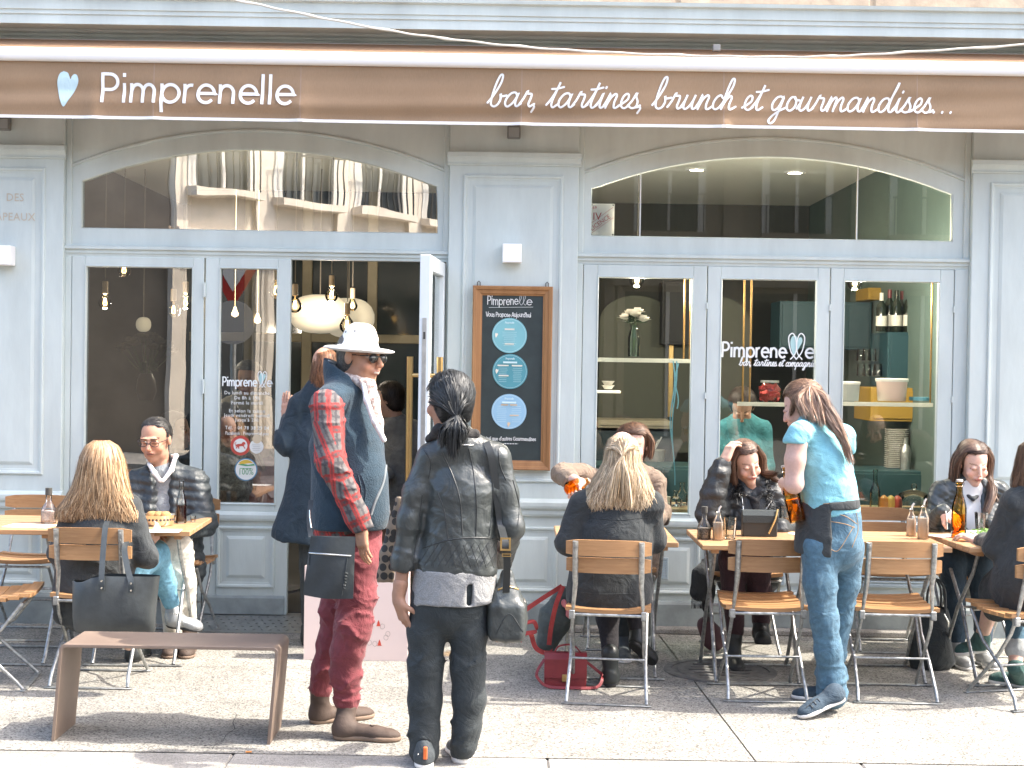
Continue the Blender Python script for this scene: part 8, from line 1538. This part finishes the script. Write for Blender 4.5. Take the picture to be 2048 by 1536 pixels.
# small black handbag on the table
HBg = thing('handbag', 'small black flap handbag with gold chain standing on the table', 'handbag', gr(1520, 1072, ZT)); c = gr(1518, 1072, ZT); q = MB(); w_, h_ = .092, .135; prof = [(-.035, 0), (.035, 0), (.036, h_*.8), (.02, h_), (-.02, h_), (-.036, h_*.8)]; q.prism([(c.y+y, c.z+z) for y, z in prof], 'x', c.x-w_, c.x+w_); o = q.build('bag_body', M_LEATHS, HBg, 30); bv = o.modifiers.new('b', 'BEVEL'); bv.width = .006; bv.segments = 2
q = MB(); q.prism([(c.y-.0365, c.z+h_*.55), (c.y-.041, c.z+h_*.55), (c.y-.041, c.z+h_*.84), (c.y-.022, c.z+h_*1.03), (c.y+.02, c.z+h_*1.03), (c.y+.02, c.z+h_*1.002), (c.y-.020, c.z+h_*1.002), (c.y-.0365, c.z+h_*.82)], 'x', c.x-w_-.002, c.x+w_+.002); o = q.build('flap', mat('black_suede', (.028, .036, .038), .8, bump=.2, bs=200), HBg, 30); chn = [at(1555, 1020, c.y-.03), at(1550, 1040, c.y-.05), at(1538, 1066, c.y-.055)]; q = MB(); cp = crom([tuple(x) for x in chn], 8)
for i, a in enumerate(cp): q.lathe(a, [(.0035, -.005), (.006, 0), (.0035, .005)], 8)
q.build('chain', M_BRASS, HBg, 60)
# steel bowl, cola, paper on the table at the left
p = ont(317, 1050); t = thing('steel_bowl', 'perforated steel bread bowl on the table of the man in glasses', 'bowl', p); r = .088; q = MB(); q.lathe(p, [(0, .002), (r*.86, .002), (r*.93, .01), (r, .055), (r*1.03, .058), (r*.98, .056), (r*.9, .012), (0, .008)], 36); q.build('bowl_shell', mat('polished_steel', (.70, .64, .56), .22, 1.), t, 50); q = MB()
for k in range(26): a = 2*math.pi*k/26; q.lathe(p+Vector((r*.972*math.cos(a), r*.972*math.sin(a), .034)), [(.007, 0), (.006, .0015), (0, .0016)], 8, Matrix.Rotation(a+math.pi/2, 3, 'Z') @ Matrix.Rotation(math.pi/2, 3, 'X'))
q.build('cut_holes', M_DARK, t)
for k in range(3): q = MB(); q.lathe(p+Vector((-.035+.035*k, .0, .03)), [(0, 0), (.03, .01), (.032, .03), (.02, .042), (0, .045)], 12); q.build('bread_roll', mat('bread_crust', (.45, .24, .09), .8, var=.3, vs=30), t, 60)
p = ont(362, 1046); t = thing('soda_bottle', 'small clear soda bottle with dark drink on the table of the man in glasses', 'bottle', p); h = .235; r = .030; q = MB(); q.lathe(p, [(r*.92, 0), (r, .008), (r, h*.42), (r*.9, h*.52), (r*.46, h*.74), (r*.40, h*.93), (r*.5, h*.94), (r*.5, h*.99), (r*.4, h)], 20); q.build('bottle_glass', M_WATER, t, 50); q = MB(); q.lathe(p, [(0, .008), (r*.92, .010), (r*.93, h*.42), (0, h*.425)], 18); q.build('cola', M_COLA, t, 50)
tumbler(386, 1044, 'small shot of condiment beside the soda bottle', M_AMBERL, .035, .016)
def sheet_paper(px, py, w_, d_, a, lab): c = gr(px, py, ZT+.001); q = MB(); M4 = Matrix.Translation(c) @ Matrix.Rotation(a, 4, 'Z'); q.box(-w_, w_, -d_, d_, 0, .0015, 0, M4); t = solo(q, 'paper_mat', M_PAPER2, lab, 'paper', c); q = MB()
sheet_paper(322, 1062, .10, .07, .1, 'white paper place mat before the steel bowl'); sheet_paper(60, 1052, .12, .08, -.1, 'white paper place mat beside the salt bottle'); sheet_paper(1600, 1068, .05, .05, .3, 'white paper slip beside the handbag'); sheet_paper(1890, 1072, .08, .06, .5, 'white paper mat under the brunette diner plate')
p = ont(1955, 1090); 
for k, (px, py, lab) in enumerate(((1962, 1078, 'white plate of salad in front of the brunette diner'),)):
    p = ont(px, py-6); t = thing('dinner_plate', lab, 'plate', p); q = MB(); q.lathe(p, [(0, .004), (.07, .003), (.115, .016), (.112, .019), (.07, .008), (0, .008)], 30); q.build('plate', M_CHINA, t, 50); r6 = np.random.RandomState(3)
    for i in range(12): q = MB(); c = p+Vector((r6.uniform(-.05, .05), r6.uniform(-.05, .05), .012+.002*i)); d = Vector(r6.normal(0, 1, 3)).normalized()*.03; e = Vector(r6.normal(0, 1, 3)).normalized()*.018; q.add([c-d, c+e, c+d, c-e], [(0, 1, 2, 3)]); q.build('salad_leaf', mat('salad_green', (.14, .26, .06), .6), t)
# knife at the brunette's hand
q = MB(); a = at(1891, 1022, -.90); q.tube([a, a+Vector((.004, -.01, -.04)), a+Vector((.006, -.02, -.10))], [.004, .004, .0025], 6); solo(q, 'table_knife', M_CHROME, 'table knife held by the brunette diner', 'knife', a+Vector((.006, -.02, -.10)))
# ------------------------------------------------------------------ bags on the ground
M_RED = mat('red_leather', (.22, .022, .026), .5, var=.15, vs=14, bump=.12, bs=60)
p = gr(1130, 1372); RB = thing('red_satchel', 'small red leather satchel with gold clasp on the pavement', 'handbag', p); s_ = 2900/(p.y-CAM_Y); w_ = 42/s_; h_ = 66/s_; q = MB(); q.prism([(p.y-.045, .002), (p.y+.045, .002), (p.y+.038, h_*.85), (p.y+.02, h_), (p.y-.02, h_), (p.y-.038, h_*.85)], 'x', p.x-w_, p.x+w_); o = q.build('bag_body', M_RED, RB, 30); bv = o.modifiers.new('b', 'BEVEL'); bv.width = .006; bv.segments = 2
q = MB(); q.prism([(p.y-.047, h_*.30), (p.y-.051, h_*.30), (p.y-.046, h_*.86), (p.y-.022, h_*1.035), (p.y+.022, h_*1.035), (p.y+.022, h_*1.005), (p.y-.020, h_*1.005), (p.y-.042, h_*.84)], 'x', p.x-w_*1.01, p.x+w_*1.01); q.build('flap', M_RED, RB, 30); q = MB(); q.box(p.x-.018, p.x+.018, p.y-.058, p.y-.0505, h_*.20, h_*.42, .003); cs = q.build('clasp', M_BRASS, RB); q = MB(); q.lathe((p.x, p.y-.058, h_*.31), [(.010, 0), (.008, .004), (0, .004)], 14, Matrix.Rotation(math.pi/2, 3, 'X')); q.build('turn_lock', M_BRASS, cs, 40)
ribbon([p+Vector((-w_*.55, 0, h_*1.0)), p+Vector((-w_*.3, 0, h_*1.22)), p+Vector((w_*.35, 0, h_*1.25)), p+Vector((w_*.8, 0, h_*.98))], .010, 'top_handle', M_RED, RB, .003, (0, 1, 0)); ribbon([p+Vector((-w_, -.03, h_*.85)), p+Vector((-w_*1.35, -.05, h_*.5)), p+Vector((-w_*1.3, -.07, .05)), p+Vector((-w_*.8, -.075, .012)), p+Vector((w_*.4, -.085, .010)), p+Vector((w_*1.5, -.07, .014)), p+Vector((w_*1.75, -.03, .06)), p+Vector((w_*1.5, 0, h_*.5)), p+Vector((w_, 0, h_*.75))], .0075, 'shoulder_strap', M_RED, RB, .002, (0, .6, .8))
# grey rucksack with red straps
RK = thing('rucksack', 'grey green rucksack with red straps leaning by the chair of the blonde in black denim', 'backpack', gr(1110, 1310)); f = Sdf(); Yr = -1.28; f.chain([(at(1094, 1282, Yr), .065), (at(1110, 1240, Yr), .085), (at(1128, 1195, Yr), .065)], .04, ((0, 1, 0), .8)); f.plane(gr(1110, 1310), (0, 0, -1), .01); f.warp = wrinkle(.006, 26, 111); V, F = f.mesh(.009); ro = np_mesh('bag_body', V, F, cloth('grey_canvas', (.085, .105, .10), .9), RK); M_REDW = cloth('red_webbing', (.42, .055, .045), .85); S = surf(ro)
ribbon([at(1126, 1172, Yr-.07), at(1112, 1210, Yr-.10), at(1102, 1255, Yr-.10), at(1098, 1290, Yr-.10)], .012, 'strap', M_REDW, RK, .002, (1, 0, .2)); ribbon([at(1124, 1172, Yr-.04), at(1080, 1200, Yr-.08), at(1045, 1224, Yr-.10)], .012, 'strap', M_REDW, RK, .002, (0, .3, 1)); ribbon([at(1050, 1246, Yr-.1), at(1068, 1244, Yr-.11), at(1072, 1262, Yr-.12), at(1050, 1268, Yr-.12), at(1042, 1284, Yr-.12)], .011, 'loose_strap', M_REDW, RK, .002, (.3, .5, .8)); ribbon([at(1062, 1268, Yr-.1), at(1072, 1296, Yr-.12), at(1092, 1306, Yr-.12), at(1104, 1300, Yr-.10)], .012, 'loose_strap', M_REDW, RK, .002, (.8, .2, .6))
f = Sdf(); f.chain([(at(1128, 1205, Yr-.08), .016), (at(1140, 1218, Yr-.08), .022), (at(1136, 1230, Yr-.08), .016)], .01); f.warp = wrinkle(.004, 80, 3); V, F = f.mesh(.005); o = np_mesh('pink_scarf', V, F, cloth('pink_scarf', (.62, .20, .20), .9), RK)
# black shopper under the table, plum bag under the chair
BK = thing('black_shopper', 'soft black shopping bag on the ground beside the brunette diner', 'bag', gr(1862, 1338)); Yb = -1.0; rows = []
for py, x0, x1, d in ((1336, 1822, 1900, .06), (1322, 1816, 1905, .085), (1280, 1820, 1904, .095), (1245, 1828, 1900, .08), (1215, 1840, 1896, .05)): s_ = 2900/(Yb-CAM_Y); c = at((x0+x1)/2, py, Yb); rows.append((c, (x1-x0)/2/s_, d))
z0 = rows[0][0].z; rows = [(Vector((c.x, c.y, c.z-z0+.002)), a, b) for c, a, b in rows]; q = loft(rows, 22, .8); q.v = [(x+.01*math.sin(z*30), y+.012*math.sin(x*40+z*25), z) for x, y, z in q.v]; q.build('bag_body', M_BLKCAN, BK, 60); zt_ = rows[-1][0]; 
for dy in (-.04, .04): q = MB(); q.tube(crom([(zt_.x-.05, zt_.y+dy, zt_.z-.02), (zt_.x-.045, zt_.y+dy, zt_.z+.10), (zt_.x+.0, zt_.y+dy, zt_.z+.16), (zt_.x+.045, zt_.y+dy, zt_.z+.10), (zt_.x+.05, zt_.y+dy, zt_.z-.02)], 5), .007, 8); q.build('handle', M_NYL, BK, 60)
q = MB(); q.tube([zt_+Vector((.03, -.09, -.02)), zt_+Vector((.05, -.10, -.06)), zt_+Vector((.05, -.10, -.09))], .005, 6); q.build('clip', M_CHROME, BK, 60)
PB = thing('plum_bag', 'plum handbag on the ground below the fringed black shawl', 'handbag', gr(1425, 1282)); Yb = -.62; f = Sdf(); f.chain([(at(1412, 1235, Yb), .055), (at(1428, 1262, Yb), .075)], .03, ((0, 1, 0), .6)); f.plane(Vector((0, 0, .002)), (0, 0, -1), .006); f.warp = wrinkle(.004, 30, 112); V, F = f.mesh(.009); V[:, 2] -= V[:, 2].min()-.002; np_mesh('bag_body', V, F, mat('plum_leather', (.085, .035, .045), .5, var=.2), PB)
# big paper shopping bag standing on the pavement behind the couple
p0, p1, p2, p3 = gr(612, 1316), gr(815, 1326), None, None; Yp = (p0.y+p1.y)/2; SB = thing('paper_shopping_bag', 'large pale pink paper shopping bag with small red fir trees behind the couple', 'shopping bag', ((p0.x+p1.x)/2, Yp, 0)); ztop = at(700, 1133, Yp).z; x0, x1 = at(608, 1250, Yp).x, at(816, 1250, Yp).x; q = MB(); d2 = .16
for j in range(5):
    z = ztop*j/4; k = 1-.25*(j/4); 
    q.v += [(x0, Yp, z+.001), (x1, Yp, z+.001), (x1-.004*j, Yp+d2*k*.5, z+.001), (x1, Yp+d2*k, z+.001), (x0, Yp+d2*k, z+.001), (x0+.004*j, Yp+d2*k*.5, z+.001)]
q.f += [(6*j+k, 6*j+(k+1) % 6, 6*j+6+(k+1) % 6, 6*j+6+k) for j in range(4) for k in range(6)] + [(0, 5, 4, 3, 2, 1)]; q.build('bag_body', mat('pale_pink_paper', (.70, .57, .53), .7, var=.04, vs=3), SB)
ink = Ink(Yp-.0006)
for px, py, sz in ((757, 1246, 11), (759, 1285, 11)):
    c = at(px, py, Yp); s2 = sz/380/2
    for k in range(3): ink.poly([(c.x-s2*(.5+.2*k), c.z+s2*(.5-.6*k)-s2*.5), (c.x+s2*(.5+.2*k), c.z+s2*(.5-.6*k)-s2*.5), (c.x, c.z+s2*(1.5-.6*k)-s2*.3)])
ink.build('red_fir_trees', mat('print_red', (.55, .06, .03), .7), SB); ink = Ink(Yp-.0006); c = at(772, 1275, Yp)
for dx, dz in ((-.09, -.03), (-.06, -.035), (.0, .0), (.01, .02), (-.02, .06)): ink.stroke([(c.x+dx+.012*math.cos(a), c.z+dz+.014*math.sin(a)) for a in np.linspace(0, 6.28, 14)], .0012, rnd=False)
c = at(725, 1310, Yp); ink.stroke([(c.x-.006, c.z+.02), (c.x+.014, c.z+.02), (c.x, c.z-.012)], .006, rnd=False); ink.build('drawn_marks', mat('print_dark', (.10, .07, .06), .8), SB)
for yy in (Yp+.002, Yp+d2*.74): q = MB(); xm = (x0+x1)/2; q.tube(crom([(xm-.1, yy, ztop-.02), (xm-.08, yy, ztop+.07), (xm, yy, ztop+.10), (xm+.08, yy, ztop+.07), (xm+.1, yy, ztop-.02)], 5), .003, 6); q.build('cord_handle', mat('print_dark', ()), SB, 60)

p = gr(497, 1507); q = MB(); q.tube([p+Vector((-.012, 0, .006)), p+Vector((.012, .006, .006))], .004, 8); solo(q, 'cigarette_butt', mat('butt_orange', (.55, .22, .06), .8), 'orange cigarette butt lying on the kerb', 'litter', p)
